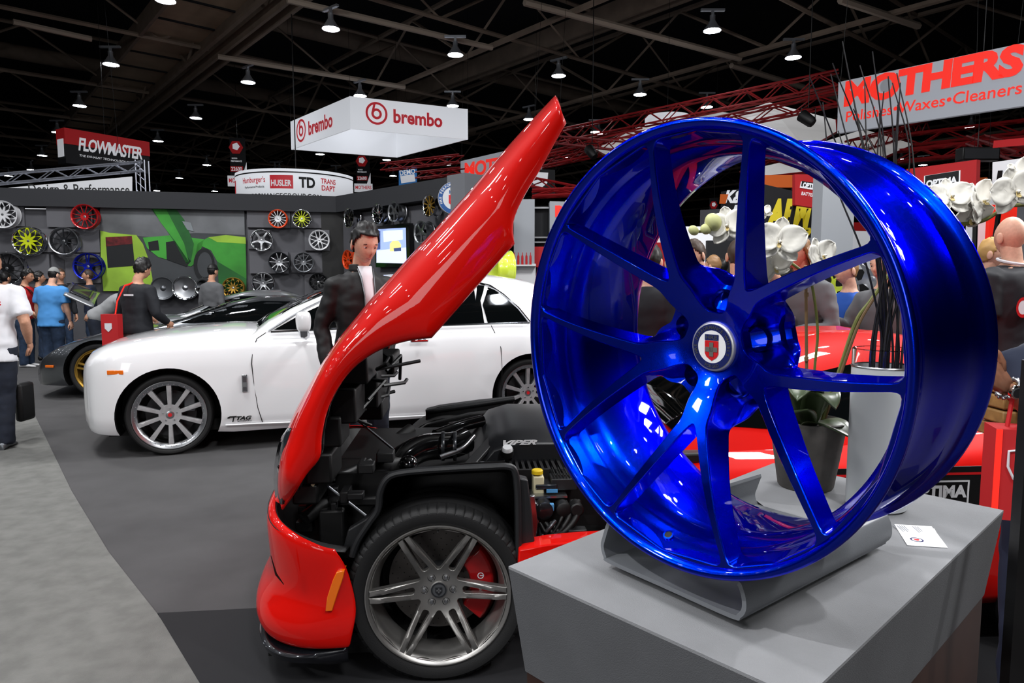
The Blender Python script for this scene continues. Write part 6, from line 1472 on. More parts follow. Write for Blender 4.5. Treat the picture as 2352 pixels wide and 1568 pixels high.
def head_pts(n=40, m=30, hair=False):
    vs = []; 
    for i in range(m+1):
        ph = pi*i/m
        for j in range(n):
            t = 2*pi*j/n; x, y, z = sin(ph)*sin(t), -sin(ph)*cos(t), cos(ph)   # -y is the face
            X, Y, Z = x*.0745, y*.094, z*.118
            f = max(0, -y); lo = smoothstep(0.1, -.9, z)
            X *= 1-.30*lo; 
            if y < 0: Y *= 1-.10*smoothstep(.1, .8, z)+.0; 
            if y > 0: Y *= 1-.25*lo; Z += .004*y
            Y += -.012*lo*f                                      # chin forward
            g = lambda cx, cz, sx, sz: exp(-((x-cx)/sx)**2-((z-cz)/sz)**2)
            if y < 0:
                Y += -.020*g(0, -.20, .13, .13)-.010*g(0, -.02, .11, .20)   # nose
                Y += .009*(g(.36, .03, .17, .12)+g(-.36, .03, .17, .12))     # eye sockets
                Y += -.004*(g(.34, .20, .25, .09)+g(-.34, .20, .25, .09))    # brow
                Y += -.006*g(0, -.50, .20, .07)-.005*g(0, -.60, .17, .06)+.003*g(0, -.55, .2, .025)  # lips
                Y += .004*g(0, -.70, .25, .06)
                Y += -.003*(g(.5, -.2, .2, .15)+g(-.5, -.2, .2, .15))
            vs.append(Vector((X, Y, Z)))
    return vs
HN, HM = 44, 34
HV = head_pts(HN, HM)
HF = [(i*HN+j, i*HN+(j+1) % HN, (i+1)*HN+(j+1) % HN, (i+1)*HN+j) for i in range(HM) for j in range(HN)]
def hand_mb(M, curl=.4, s=1.0, mirror=1, spread=.06):
    """palm at the origin, fingers along -z, thumb towards -y*mirror"""
    mb = MB()
    mb.loft([[(x*w*s, y*d*s, z*s) for x, y in [(1, 1), (-1, 1), (-1, -1), (1, -1)]] for z, w, d in ((.010, .011, .022), (-.015, .013, .030), (-.05, .013, .039), (-.085, .011, .040), (-.095, .008, .036))], M=M)
    for k, (y, L) in enumerate(((-.031, .074), (-.010, .084), (.011, .078), (.031, .060))):
        pts = [Vector((0, y, -.085))]; a = 0; d = .42*L
        for q in range(3):
            a += curl*(1.0 if q else .6); pts.append(pts[-1]+Vector((sin(a)*d, spread*(k-1.5)*.3*d, -cos(a)*d))); d *= .72
        mb.tube([p*s for p in pts], [.0090*s, .0086*s, .0078*s, .0055*s], 8, M=M)
    pts = [Vector((0, -.030, -.03)), Vector((.012, -.052, -.055)), Vector((.018, -.060, -.085)), Vector((.022, -.058, -.108))]
    mb.tube([p*s for p in pts], [.013*s, .0105*s, .009*s, .006*s], 8, M=M)
    return mb
def person(label, loc, rot, h=1.75, lean=0.0, hp=0.0, hy=0.0, skin='skin', shirt='bannerblk', trousers='jeans', shoes='black', hair='hairdark', hairstyle='short', sleeve='long',
           armL=None, armR=None, vox=.02, cap=None, face=True, legs=((0, 0), (0, 0)), build=1.0, group=None, curl=.5, open_tee=None, bend_knee=0.0, fold=.006, turn=0.0, legsvis=True, hem=0.0, glasses=False):
    k = h/1.75; root = thing('person', label, 'person', loc, rot, group)
    B = build*k
    T = Vector((0, -sin(lean), cos(lean))); hip = Vector((0, 0, .93*k)); X = Vector((1, 0, 0))
    R2 = Matrix.Rotation(turn, 3, 'Z'); Xs = R2 @ X
    sh = hip+T*.50*k; nk = hip+T*.56*k
    tors = [(-.06, .150, .105), (0, .160, .112), (.10, .148, .104), (.18, .142, .100), (.28, .158, .112), (.38, .170, .116), (.45, .170, .104), (.50, .150, .085), (.54, .085, .065)]
    def torso(inf, lo=-.06, hi=.54):
        return [ell(hip+T*(z*k), ax*B+inf, ay*B+inf, 0, T, X.lerp(Xs, smoothstep(.1, .4, z)).normalized()) for z, ax, ay in tors if lo-1e-6 <= z <= hi]
    S = {}; 
    for s, arm in ((1, armL), (-1, armR)):
        shp = sh+Xs*(s*.165*B)-T*.035*k
        if arm: el, wr = Vector(arm[0])*k, Vector(arm[1])*k
        else: el = shp+Vector((s*.06, .02, -.29))*k; wr = el+Vector((s*.01, -.06, -.25))*k
        S[s] = (shp, el, wr)
    body = MB(); body.loft(torso(0))
    hv = Vector((0, -sin(lean+hp), cos(lean+hp))) 
    hc = nk+T*.03*k+hv*.135*k+Vector((0, -.02*k*cos(lean), 0))
    body.tube([hip+T*.50*k, nk+T*.03*k, hc-hv*.04*k], [.068*k, .056*k, .058*k], 14)
    for s in (1, -1):
        a, e, w = S[s]; body.tube([a, a.lerp(e, .5), e, e.lerp(w, .3), w], [.052*B, .048*B, .038*B, .040*B, .026*k], 12)
        lx, ly = legs[0 if s == 1 else 1]; hj = hip+Vector((s*.085*k, 0, -.04*k)); an = Vector((s*.10*k+lx, ly, .07*k)); kn = hj.lerp(an, .5)+Vector((0, -.03*k-bend_knee, 0)); body.tube([hj, hj.lerp(kn, .5), kn, kn.lerp(an, .35), an], [.088*B, .080*B, .056*B, .056*B, .040*B], 12)
        S[(s, 'l')] = (hj, kn, an)
    Mh = Matrix.Translation(hc) @ Matrix.Rotation(hy, 4, 'Z') @ Matrix.Rotation(lean*.9+hp, 4, 'X') @ Matrix.Scale(k*1.02, 4)
    head = MB().add([Mh @ v for v in HV], HF)
    for s in (1, -1): head.sphere((0, 0, 0), (.010, .022, .034), 12, 8, M=Mh @ Matrix.Translation((s*.076, .012, -.012)) @ Matrix.Rotation(.35*s, 4, 'Z'))
    ex = [head]
    for s in (1, -1):
        a, e, w = S[s]; d = (w-e).normalized(); z = -d; x = Vector((-s, 0, 0)); x = (x-z*x.dot(z)).normalized(); y = z.cross(x); Mm = Matrix(((x.x, y.x, z.x, w.x), (x.y, y.y, z.y, w.y), (x.z, y.z, z.z, w.z), (0, 0, 0, 1)))
        if s == 1: Mm = Mm @ Matrix.Scale(-1, 4, (0, 1, 0)) if Mm.to_3x3().col[1].y > 0 else Mm
        else: Mm = Mm @ Matrix.Scale(-1, 4, (0, 1, 0)) if Mm.to_3x3().col[1].y > 0 else Mm
        ex.append(hand_mb(Mm, curl, k))
    bo = remeshed(body, 'body', skin, root, vox, 3, 0, extra=ex)
    # shirt
    sb = MB(); rings = torso(.016*B, -.06-hem, .50)
    if hem: rings = [ell(hip-T*(.06+hem)*k, .165*B+.014, .118*B+.014, 0, T)]+rings
    rings.append(ell(nk-T*.015*k, .078*k, .070*k, 0, T, Xs)); sb.loft(rings)
    for s in (1, -1):
        a, e, w = S[s]
        if sleeve == 'long': sb.tube([a-Xs*s*.03*B, a, a.lerp(e, .5), e, e.lerp(w, .5), w.lerp(e, .04)], [.068*B, .070*B, .064*B, .054*B, .050*B, .040*B], 14)
        else: m_ = a.lerp(e, .78); sb.tube([a-Xs*s*.03*B, a, a.lerp(m_, .6), m_], [.068*B, .072*B, .072*B, .070*B], 14)
    so = remeshed(sb, 'shirt' if sleeve == 'short' else 'top', shirt, root, vox, 2, fold, seed=random.random()*9)
    if legsvis:
        tb_ = MB(); tb_.loft([ell(hip+T*(z*k), ax*B+.012, ay*B+.012, 0, T) for z, ax, ay in tors[:2]]+[ell(hip+T*.04*k, .155*B+.010, .108*B+.010, 0, T)])
        tb_.sphere(hip+Vector((0, 0, -.06*k)), (.155*B, .115*B, .10*k), 18, 10)
        for s in (1, -1):
            a, kn, an = S[(s, 'l')]; tb_.tube([a, a.lerp(kn, .5), kn, kn.lerp(an, .4), an-Vector((0, 0, .03*k))], [.104*B, .092*B, .074*B, .070*B, .066*B], 14)
        remeshed(tb_, 'trousers', trousers, root, vox, 2, fold, seed=random.random()*9)
        for s in (1, -1):
            an = S[(s, 'l')][2]; c = Vector((an.x, an.y, 0)); rg = []
            for y, w, hh in ((.075, .030, .06), (.06, .038, .075), (0, .040, .085), (-.06, .044, .060), (-.13, .046, .042), (-.175, .036, .030), (-.19, .018, .018)):
                rg.append([c+Vector((w*cos(a_)*k, y*k, max(0, (.5+.5*sin(a_)))*hh*k+.002)) for a_ in [2*pi*q/12 for q in range(12)]])
            MB().loft(rg).build('shoe', shoes, root, sharp=60)
    # hair or cap
    def hairmesh(cond, scale, name, m, rough=.004, thick=0):
        hv_ = []
        keep = []
        for idx, v in enumerate(HV):
            n_ = noise.noise(v*70+Vector((h*10, 0, 0)))*rough+noise.noise(v*28+Vector((h*7, 3, 0)))*rough*1.5
            hv_.append(Mh @ (v*(scale+n_/.1)+Vector((0, .002, .004))))
        for f in HF:
            c = sum((HV[i] for i in f), Vector((0, 0, 0)))/4
            if cond(c): keep.append(f)
        return MB().add(hv_, keep).build(name, m, root, solid=.010*k, sharp=180, offset=-1)
    line = lambda c: c.z > .058-.0*c.y if c.y < -.045 else (c.z > .058-(c.y+.045)*1.9 if c.y < .02 else c.z > -.064)
    if hairstyle == 'short': hairmesh(line, 1.085, 'hair', hair)
    elif hairstyle == 'thick': hairmesh(line, 1.16, 'hair', hair, .010)
    elif hairstyle == 'buzz': hairmesh(line, 1.02, 'hair', hair, .001)
    elif hairstyle == 'long':
        hairmesh(line, 1.14, 'hair', hair, .010)
        mb = MB(); rr = random.Random(int(h*100))
        for q in range(34):
            a = radians(rr.uniform(20, 160)) if q % 2 else radians(rr.uniform(-20, 200)); p0 = Vector((.080*cos(a), .075*sin(a), .03)); dn = rr.uniform(.16, .26)
            mb.tube([Mh @ p0, Mh @ (p0*1.22+Vector((0, .01, -.07))), Mh @ (p0*1.30+Vector((rr.uniform(-.02, .02), .01, -.13))), Mh @ (p0*1.2+Vector((rr.uniform(-.02, .02), 0, -dn)))], [.016, .020, .018, .006], 7)
        mb.build('long_locks', hair, root)
    if cap:
        hairmesh(lambda c: c.z > .030, 1.11, 'cap', cap, .0005)
        if hairstyle == 'none': hairmesh(line, 1.03, 'hair', hair, .002)
    if face:
        for s in (1, -1):
            Me = Mh @ Matrix.Translation((s*.030, -.0735, .004))
            e_ = MB().sphere((0, 0, 0), (.0125, .0105, .0080), 12, 8, M=Me).build('eye', 'eyewhite', root); MB().sphere((0, -.0075, -.0012), (.0055, .004, .0055), 10, 6, M=Me).build('iris', 'black', e_)
            MB().tube([Me @ Vector((-.017, -.004, .0165)), Me @ Vector((0, -.0115, .0215)), Me @ Vector((.017, -.003, .0165))], [.0018, .0032, .0018], 6).build('eyebrow', hair, root)
            MB().tube([Me @ Vector((-.014, -.0035, .0045)), Me @ Vector((0, -.0105, .0085)), Me @ Vector((.014, -.0035, .0045))], [.002, .0036, .002], 6).build('eyelid', skin, root)
        MB().tube([Mh @ Vector((-.021, -.0865, -.0625)), Mh @ Vector((-.008, -.0965, -.0605)), Mh @ Vector((0, -.0972, -.0615)), Mh @ Vector((.008, -.0965, -.0605)), Mh @ Vector((.021, -.0865, -.0625))], [.0015, .0034, .0032, .0034, .0015], 8, flat=.8).build('lips', 'lip', root)
    if glasses:
        mb = MB()
        for s in (1, -1): mb.tube([Mh @ Vector((s*.031+.019*cos(a), -.096, .004+.013*sin(a))) for a in [2*pi*q/14 for q in range(14)]], .0013, 5, loop=True, cap=False); mb.tube([Mh @ Vector((s*.05, -.095, .006)), Mh @ Vector((s*.078, .01, .006))], .0014, 5)
        mb.build('glasses', 'black', root)
    root['_'] = 0; del root['_']
    return root, dict(Mh=Mh, S=S, T=T, hip=hip, nk=nk, k=k, B=B, shirt=so, Xs=Xs)
mat('jeans', '27374f', .85, noise_amt=.2, noise_scale=18); mat('jeansdark', '171d2b', .85, noise_amt=.2, noise_scale=18); mat('khaki', '5b524c', .85); mat('hairdark', '0d0b0b', .45); mat('hairbrown', '3a2a1e', .5); mat('hairlight', '8a6640', .5); mat('hairblond', 'b08a50', .5)
mat('eyewhite', 'e2dedb', .3); mat('lip', '9a5550', .5); mat('teewhite', 'dcdde2', .85); mat('teeblue', '4a8fd0', .85); mat('teered', 'b3121c', .85); mat('teegrey', '8f9092', .85); mat('jacket', '0e0f11', .6, bump=.2, bump_scale=90)
mat('shirtdark', '1a1c22', .8); mat('sweatgrey', '5c5d60', .9); mat('polo', '1f50a8', .8); mat('lightblue', '7d9cc8', .8); mat('navy', '1b2338', .8); mat('steelblue', '48566e', .85); mat('capgrey2', '8c8d8c', .85); mat('shoewhite', 'd2d2d4', .6)
mat('plaid', 'd8d4d8', .85)
def XY(x, Y): return ((x-CX)*Y/(F_PX*cos(TH)+0)*1.0, Y, 0)
def gx(x, y, Y): p = P(x, y, Y); return (p.x, Y, 0)
# the man in the black jacket, nearest
r, d = person('person in a black jacket over a white tee looking down at the open red car', gx(828, 700, 4.6), radians(32), 1.84, lean=.05, hp=.34, hy=.10, skin='skin2', shirt='jacket', trousers='jeansdark', hair='hairdark', hairstyle='thick', vox=.013,
              armL=((.25, .06, 1.13), (.16, -.02, .90)), armR=((-.245, .03, 1.13), (-.235, -.04, .88)), build=.98, hem=.05, fold=.010)
k = d['k']; nk = d['nk']
MB().loft([[nk+Vector((x, y, z))*k for x, y, z in row] for row in ([(-.045, -.062, .015), (.045, -.062, .015)], [(-.035, -.105, -.05), (.035, -.105, -.05)], [(-.028, -.142, -.16), (.030, -.142, -.16)], [(-.022, -.147, -.30), (.026, -.147, -.30)])], cap=False, closed=False).build('white_tee', 'teewhite', r, solid=.006)
rows = []
for z, ra in ((-.03, .076), (.0, .071), (.022, .068), (.026, .064)):
    rows.append([nk+Vector((ra*sin(a), .01-ra*.92*cos(a)*-1 if False else .012+ra*cos(a), z))*k for a in [radians(-150+300*q/20) for q in range(21)]])
MB().loft(rows, cap=False, closed=False).build('jacket_collar', 'jacket', r, solid=.008)
for s in (-1, 1): MB().tube([nk+Vector((s*.05, -.075, .0))*k, nk+Vector((s*.042, -.115, -.06))*k, nk+Vector((s*.034, -.150, -.17))*k, nk+Vector((s*.03, -.152, -.32))*k], .004, 6).build('zip', 'wgrey', r)
# crowd on the left
r, d = person('person in a white back-printed tee and dark jeans walking out of the left edge', gx(-22, 800, 6.0), radians(195), 1.74, lean=.08, hp=.1, hy=-.5, shirt='teewhite', trousers='jeansdark', shoes='wgrey', sleeve='short', vox=.015, build=1.18, hem=.10, hair='hairbrown', armL=((.30, .05, 1.12), (.28, .0, .88)), armR=((-.30, .05, 1.12), (-.26, -.12, .92)), legs=((.0, -.05), (0, .10)), face=False)
Tb = Matrix.Translation(d['hip']+Vector((.02, .205, .36))) @ Matrix.Rotation(pi, 4, 'Z') @ Matrix.Rotation(pi/2, 4, 'X')
text('EV', .13, .06, Tb @ Matrix.Translation((.06, 0, .006)), 'text_dark', r, bold=.0, shear=.2); text('8', .07, .05, Tb @ Matrix.Translation((.17, .005, .002)) @ Matrix.Rotation(.3, 4, 'Y'), 'red', r, bold=.01)
bagp = gx(54, 950, 6.3); o = MB().box((0, 0, .36), (.07, .2, .36)).build('carried_bag', 'black', None, bevel=.03); o.location = (bagp[0]+.02, bagp[1], 0); tag(o, 'black bag hanging at the side of the person in the white tee', 'bag')
r, d = person('person in a blue tee and grey cap seen from behind', gx(122, 800, 10.9), radians(176), 1.66, lean=.10, hp=.2, skin='skin2', shirt='teeblue', trousers='jeans', shoes='black', sleeve='short', vox=.022, cap='capgrey2', hairstyle='none', build=1.22, hem=.10, face=False)
r, d = person('person in a red top with a dark shoulder strap and white shoes', gx(60, 800, 11.6), radians(100), 1.64, lean=.08, hp=.15, shirt='teered', trousers='jeans', shoes='shoewhite', sleeve='short', vox=.024, build=1.15, hairstyle='thick', armL=((.26, -.05, 1.15), (.24, -.25, 1.0)), armR=((-.26, -.05, 1.15), (-.24, -.25, 1.0)))
MB().tube([d['nk']+Vector((-.12, 0, 0)), d['nk']+Vector((-.10, -.14, -.1)), d['nk']+Vector((.12, -.16, -.35))], .02, 6, flat=.3).build('strap', 'black', r)
person('person with dark curly hair between the red top and the blue tee', gx(97, 800, 12.6), radians(130), 1.60, shirt='shirtdark', hairstyle='thick', vox=.028, face=False)
person('person in a blue shirt behind the white tee at the left edge', gx(22, 800, 12.9), radians(170), 1.60, shirt='polo', hairstyle='short', vox=.028, face=False)
person('person with glasses and brown hair standing by the raised silver lid', gx(148, 800, 13.0), radians(55), 1.66, shirt='shirtdark', hair='hairbrown', vox=.024, glasses=True)
person('person in a dark jacket facing left in front of the blue wall wheel', gx(214, 800, 13.4), radians(-65), 1.65, shirt='navy', hair='hairbrown', vox=.024)
person('person in a grey tee and cap bending over the silver car', gx(228, 800, 10.55), radians(100), 1.72, lean=.98, hp=-.35, shirt='teegrey', trousers='jeansdark', sleeve='short', cap='capgrey2', hairstyle='none', hair='hairdark', vox=.022, build=1.15, armL=((.22, -.50, 1.02), (.2, -.72, .90)), armR=((-.22, -.50, 1.02), (-.2, -.72, .90)), face=False)
r, d = person('person in a black long-sleeved shirt and khaki trousers with a red bag', gx(318, 800, 7.95), radians(158), 1.72, lean=.06, hp=.35, skin='skin', shirt='shirtdark', trousers='khaki', hair='hairdark', hairstyle='thick', vox=.018, build=1.12, armR=((-.29, -.02, 1.12), (-.24, -.22, 1.0)), armL=((.29, .0, 1.12), (.26, -.1, .90)), face=False)
MB().box(d['hip']+Vector((-.05, .135, .40)), (.15, .004, .02)).build('back_print', 'teewhite', r)
bg_ = thing('tote_bag', 'large red tote bag with a white shield hanging from the person in black', 'bag', gx(258, 760, 7.75))
MB().loft([[(x*(1+z*.05), y, z) for x, y in [(-.09, -.05), (.09, -.05), (.09, .05), (-.09, .05)]] for z in (.55, .7, 1.0, 1.10)]).build('bag_body', 'bred2' if 'bred2' in MATS else 'bannerred', bg_, smooth=False)
MB().tube([(.06, -.03, 1.09), (.075, .0, 1.25), (.11, .10, 1.42), (.18, .20, 1.46)], .014, 6, flat=.4).build('strap', 'signred', bg_)
MB().prism([(-.04, .05), (.04, .05), (.04, -.01), (0, -.05), (-.04, -.01)], .003, Matrix.Translation((-.01, -.056, .95)) @ RX).build('bag_emblem', 'teewhite', bg_, smooth=False)
person('person in a grey hoodie with dark sleeves and beanie seen from behind', gx(492, 800, 11.7), radians(160), 1.72, hp=.15, shirt='sweatgrey', trousers='jeansdark', cap='black', hairstyle='none', vox=.024, face=False)
person('person with dark hair bending beside the yellow-green wheel above the white car', gx(1212, 700, 9.4), radians(70), 1.66, lean=.3, hp=.3, shirt='sweatgrey', hairstyle='thick', vox=.026)
# crowd behind the wheel
r, d = person('person with checked collar and blue-grey jumper facing left behind the wheel', gx(1612, 700, 5.7), radians(-62), 1.80, lean=.04, hp=.32, hy=.1, skin='skin2', shirt='steelblue', trousers='navy', hair='hairbrown', vox=.016)
rows = [[d['nk']+Vector((ra*sin(a), .0+ra*cos(a), z))*d['k'] for a in [2*pi*q/20 for q in range(21)]] for z, ra in ((-.035, .088), (.0, .080), (.035, .072))]
MB().loft(rows, cap=False, closed=False).build('checked_collar', 'plaid', r, solid=.006)
mb = MB()
for q in range(14): a = 2*pi*q/14; mb.tube([d['nk']+Vector((ra*sin(a), ra*cos(a), z))*d['k'] for z, ra in ((-.036, .093), (.0, .085), (.036, .077))], .0022, 4)
for z, ra in ((-.015, .0885), (.018, .081)): mb.tube([d['nk']+Vector((ra*sin(2*pi*q/20), ra*cos(2*pi*q/20), z))*d['k'] for q in range(20)], .0022, 4, loop=True, cap=False)
mb.build('collar_checks', 'navy', r)
r, d = person('person with cropped hair in a black shirt with a yellow patch seen from behind', gx(1692, 700, 5.2), radians(170), 1.77, hp=.1, shirt='shirtdark', hair='hairbrown', hairstyle='buzz', vox=.018, face=False, trousers='navy')
MB().box(d['nk']+Vector((.10, .085, -.07)), (.05, .006, .022)).build('patch', 'yellowlet', r)
person('person with dark hair in a pale blue shirt bowing behind the orchid', gx(1795, 700, 6.2), radians(-70), 1.72, lean=.12, hp=.55, shirt='lightblue', hairstyle='thick', vox=.018)
r, d = person('person with long brown hair in a grey sweater behind the orchid', gx(1846, 700, 5.0), radians(-58), 1.80, lean=.05, hp=.35, skin='skin2', shirt='sweatgrey', hair='hairlight', hairstyle='long', vox=.016, armL=((.27, -.06, 1.13), (.12, -.27, 1.10)), armR=((-.27, -.05, 1.13), (-.10, -.28, 1.06)))
MB().box(d['hip']+Vector((.0, -.16, .22)), (.09, .006, .11)).build('name_badge', 'teewhite', r); MB().box(d['hip']+Vector((.0, -.165, .185)), (.09, .003, .025)).build('badge_stripe', 'polo', r)
r, d = person('person in a bright blue polo facing left beside the yellow-green wheel', gx(1950, 700, 5.5), radians(-80), 1.66, hp=.15, skin='skin2', shirt='polo', hair='hairlight', vox=.018, sleeve='short')
MB().box(d['hip']+Vector((.0, -.15, .25)), (.07, .006, .10)).build('name_badge', 'teewhite', r)
person('person in a grey sweater leaning on the brown plinth', gx(2030, 700, 5.1), radians(-60), 1.70, hp=.2, skin='skin2', shirt='sweatgrey', hair='hairbrown', vox=.02, armR=((-.27, -.05, 1.15), (-.22, -.26, 1.22)))
person('person in a black tee behind the left spokes of the wheel', gx(1492, 700, 5.0), radians(150), 1.72, shirt='shirtdark', sleeve='short', skin='skin2', vox=.02, face=False, armL=((.28, .0, 1.12), (.24, -.12, .9)))
person('person in a pale checked shirt and dark jeans behind the left spokes', gx(1548, 700, 6.1), radians(175), 1.74, shirt='lightblue', trousers='navy', sleeve='short', vox=.022, face=False)
# right edge
r, d = person('bald person in a black graphic tee with a white lanyard at the right edge', gx(2318, 700, 4.55), radians(-160), 1.88, hy=-.3, skin='skin2', shirt='shirtdark', trousers='jeansdark', hairstyle='none', sleeve='short', vox=.016, build=1.18, glasses=True)
MB().tube([d['nk']+Vector((.078*sin(a), .004+.078*cos(a), .012-.02*cos(a)))*d['k'] for a in [2*pi*q/20 for q in range(20)]], .010, 6, loop=True, cap=False).build('lanyard', 'teewhite', r)
Tb = Matrix.Translation(d['hip']+Vector((.02, .185, .30))) @ Matrix.Rotation(pi, 4, 'Z') @ Matrix.Rotation(pi/2, 4, 'X')
MB().lathe([(.045, .004), (.065, .004)], 30, M=Tb @ Matrix.Translation((-.13, .02, 0))).build('print_ring', 'red', r); MB().lathe([(.0001, .003), (.045, .003)], 30, M=Tb @ Matrix.Translation((-.13, .02, 0))).build('print_disc', 'teewhite', r)
text('icon', .24, .09, Tb @ Matrix.Translation((.08, .03, .006)), 'teegrey', r, bold=.03, shear=.25); text('PERFORMANCE', .22, .03, Tb @ Matrix.Translation((.08, -.04, .006)), 'teegrey', r, bold=.02, shear=.2); text('factory', .20, .05, Tb @ Matrix.Translation((.06, -.12, .006)), 'red', r, bold=.02, shear=.4)
person('blond person looking towards the camera left of the bald head', gx(2266, 700, 5.6), radians(20), 1.80, hp=.05, hy=.5, skin='skin2', shirt='navy', hair='hairblond', vox=.02)
# person at the right edge with the watch
px0 = P(2310, 886, 1.9); hx = P(2296, 842, 1.88)
loc = Vector((1.66, 1.98, 0)); rot = radians(-50)
Ml = (Matrix.Translation(loc) @ Matrix.Rotation(rot, 4, 'Z')).inverted(); k_ = 1.58/1.75
wl_ = Ml @ px0/k_; el_ = Ml @ P(2420, 985, 1.92)/k_
r, d = person('person with brown curly hair and a silver watch cut by the right edge', tuple(loc), rot, 1.58, hp=.2, skin='skin3', shirt='navy', trousers='navy', hair='hairbrown', hairstyle='long', vox=.014, armR=(tuple(el_), tuple(wl_)), sleeve='short', curl=.55)
a, e, w = d['S'][-1]; dr = (w-e).normalized(); c = w-dr*.012
x = dr.cross(Vector((0, 0, 1))).normalized(); y = dr.cross(x)
wt = MB(); wt.tube([c+(x*cos(t)+y*sin(t))*.030 for t in [2*pi*q/28 for q in range(28)]], .0065, 8, loop=True, cap=False)
for q in range(14):
    t = 2*pi*q/14; wt.sphere(c+(x*cos(t)+y*sin(t))*.034, .0055, 8, 6)
wo = wt.build('watch', 'silver', r)
fd = -(rootM(r).inverted().to_3x3() @ Vector((.5, 1, -.2)).normalized()); fd = (fd-dr*fd.dot(dr)).normalized(); u_ = dr; v_ = fd.cross(u_)
Mf = Matrix(((u_.x, v_.x, fd.x, (c+fd*.034).x), (u_.y, v_.y, fd.y, (c+fd*.034).y), (u_.z, v_.z, fd.z, (c+fd*.034).z), (0, 0, 0, 1)))
MB().lathe([(.0001, .006), (.014, .006), (.018, .005), (.020, 0), (.020, -.006)], 28, M=Mf).build('watch_case', 'chrome', wo); MB().lathe([(.0001, .0065), (.0135, .0065)], 24, M=Mf).build('watch_dial', 'wdark', wo)
# red carrier bag and wooden case beside that person
q0 = P(2290, 985, 1.86); q1 = P(2300, 1175, 1.86)
bg2 = thing('carrier_bag', 'red carrier bag with a white shield outline at the right edge', 'bag', (q0.x, 1.86, q1.z-.02), radians(-18))
hgt = q0.z-q1.z+.02; MB().loft([[(x, y, z) for x, y in [(0, 0), (.34, 0), (.34, .10), (0, .10)]] for z in (0, hgt*.5, hgt)]).build('bag_body', 'bannerred', bg2, smooth=False)
MB().box((.006, -.002, hgt/2), (.014, .006, hgt)).build('bag_edge', 'signred', bg2, smooth=False)
shp = [(-.045, .045), (0, .055), (.045, .045), (.045, .0), (.03, -.035), (0, -.062), (-.03, -.035), (-.045, 0)]
MB().tube([Vector((.075+x, -.004, hgt*.60+y*.95)) for x, y in shp], .0035, 6, loop=True, cap=False).build('shield_outline', 'teewhite', bg2)
text('S', .055, .065, Matrix.Translation((.075, -.003, hgt*.61)) @ RX, 'teewhite', bg2, bold=.05)
for x in (.04, .30): MB().tube([(x, .05, hgt), (x+.01, .05, hgt+.10), (x+.05, .05, hgt+.14)], .006, 6).build('handle', 'bannerred', bg2)
mat('lightwood', '8d6a3c', .5, noise_amt=.25, noise_scale=25)
wc = thing('wooden_case', 'small slatted wooden case beside the red carrier bag', 'case', P(2300, 1000, 2.05))
for i, z in enumerate((.0, .045, .09, .135)): MB().box((0, 0, z+.02), (.078+.003*i, .12, .040)).build('slat', 'lightwood', wc, bevel=.006)
MB().sphere((.0, -.063, .115), .006, 8, 6).build('stud', 'chrome', wc); MB().box((.045, 0, .1), (.012, .10, .2)).build('case_end', 'wood', wc, bevel=.004)
po = MB().box((.015, .0, .46), (.03, .02, .92)).build('black_post', 'black', None, smooth=False); po.location = (P(2346, 1000, 1.0).x, 1.0, 0); tag(po, 'black post cut by the right edge beside the pedestal', 'post')
po.scale = (1, 1, 1.0); po.location.z = .46
# distant crowd filling the hall between the booths
rc = random.Random(17); shirts = ['shirtdark', 'sweatgrey', 'navy', 'teegrey', 'lightblue', 'teewhite', 'steelblue', 'teered', 'jacket']
protos = []
for i in range(5): 
    r, d = person('distant visitor '+['in a dark top', 'in a grey top', 'in a navy top', 'in a pale blue top', 'in a black jacket'][i]+' walking the hall behind the blue wheel', (0, 0, 0), rc.uniform(-2, 2), 1.66+.04*i, shirt=['shirtdark', 'sweatgrey', 'navy', 'lightblue', 'jacket'][i], hair=['hairdark', 'hairbrown', 'hairlight', 'hairdark', 'hairbrown'][i], vox=.04, face=False, group='distant visitors behind the blue wheel')
    protos.append(r)
idx = {}
for c in COL.objects:
    if c.parent: idx.setdefault(c.parent.name, []).append(c)
sp_ = [(1535, 8.5), (1580, 9.5), (1640, 8.0), (1660, 10.5), (1710, 9), (1760, 8.6), (1870, 10.8), (1300, 10), (2215, 7.5), (2235, 9), (2060, 9.5), (2100, 8.2), (2160, 8.8), (1270, 12), (2290, 7.2), (2340, 8.2)]
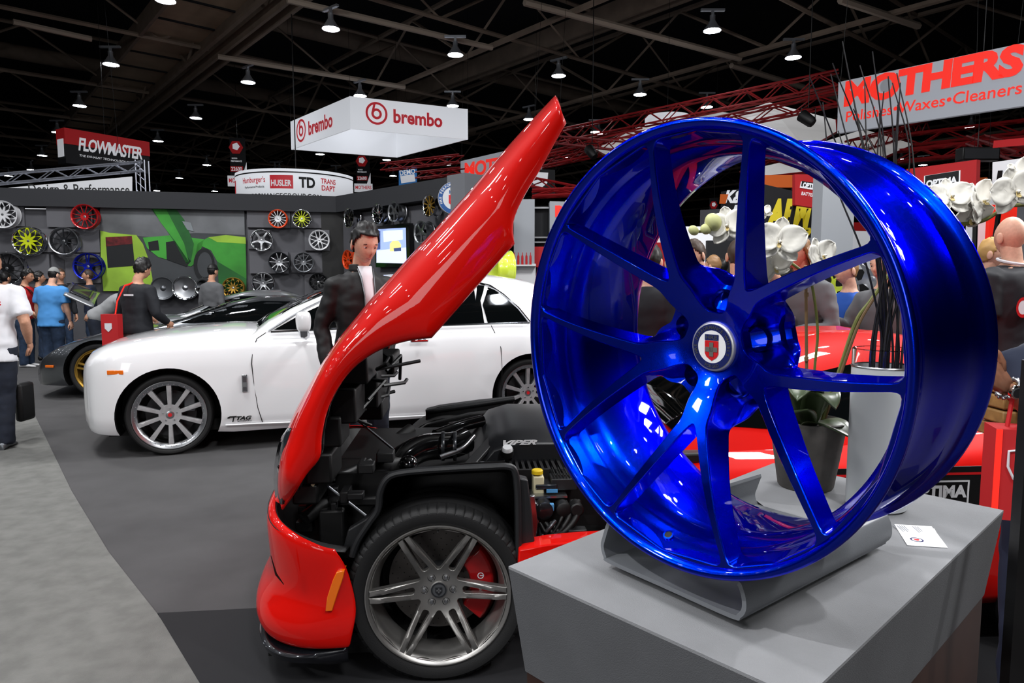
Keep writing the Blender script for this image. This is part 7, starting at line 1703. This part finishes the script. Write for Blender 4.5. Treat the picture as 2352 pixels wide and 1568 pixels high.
for i, (x, Y) in enumerate(sp_):
    q = gx(x, 640, Y); M = Matrix.Translation(q) @ Matrix.Rotation(rc.uniform(-3, 3), 4, 'Z')
    if i < 5: protos[i].matrix_basis = M
    else: copy_tree(protos[i % 5], idx, M)
# booths further back
rb = random.Random(31); cols = ['bannerblk', 'greypanel', 'bannerwhite', 'bannerred', 'fascia', 'bannerblk', 'boothwall']
names = {'bannerblk': 'black', 'greypanel': 'light grey', 'bannerwhite': 'white', 'bannerred': 'red', 'fascia': 'charcoal', 'boothwall': 'dark grey'}
for i in range(16):
    x = 1290+i*72+rb.uniform(-15, 15); Y = rb.uniform(17, 26); m = cols[i % len(cols)]; hgt = rb.uniform(2.4, 3.6); q = P(x, 640, Y)
    o = MB().box((0, 0, hgt/2), (rb.uniform(1.2, 2.6), .4, hgt)).build('booth_wall', m, None, smooth=False); o.location = (q.x, Y, 0); o.rotation_euler = (0, 0, rb.uniform(-.5, .5)); tag(o, '%s booth wall in the distance behind the blue wheel' % names[m], 'wall', 'distant booth walls behind the wheel')
for i in range(7):
    x = -60+i*40; Y = 30+i

# ---------------------------------------------------------------- labels that tell the nearer lamps apart
LB = {0: 'round ceiling lamp cut by the top edge left of the middle', 1: 'largest round ceiling lamp, top, left of the middle', 2: 'round ceiling lamp above the tip of the raised bonnet, to its left', 3: 'round ceiling lamp left of the square white sign, level with the roof beam end',
      4: 'round ceiling lamp beside the ribbed duct at upper left', 5: 'round ceiling lamp above the red and black box sign', 6: 'round ceiling lamp alone between the box sign and the square white sign', 7: 'round ceiling lamp touching the top corner of the square white sign',
      24: 'largest round ceiling lamp right of the middle at the top', 25: 'round ceiling lamp above the black reeds', 26: 'round ceiling lamp above the top left of the blue wheel', 27: 'round ceiling lamp just right of the raised bonnet tip', 33: 'round ceiling lamp below the large grey banner at the right edge'}
ls_ = [o for o in COL.objects if o.name.startswith('ceiling_lamp')]
for i, o in enumerate(ls_):
    if i in LB: o['label'] = LB[i]; 
    elif i >= len(px): o['label'] = 'ceiling lamp of the rows overhead, outside the picture'; o['group'] = 'lamps overhead'
    else: o['label'] = 'small distant round lamp in the far rows under the ceiling'; o['group'] = 'distant lamps'
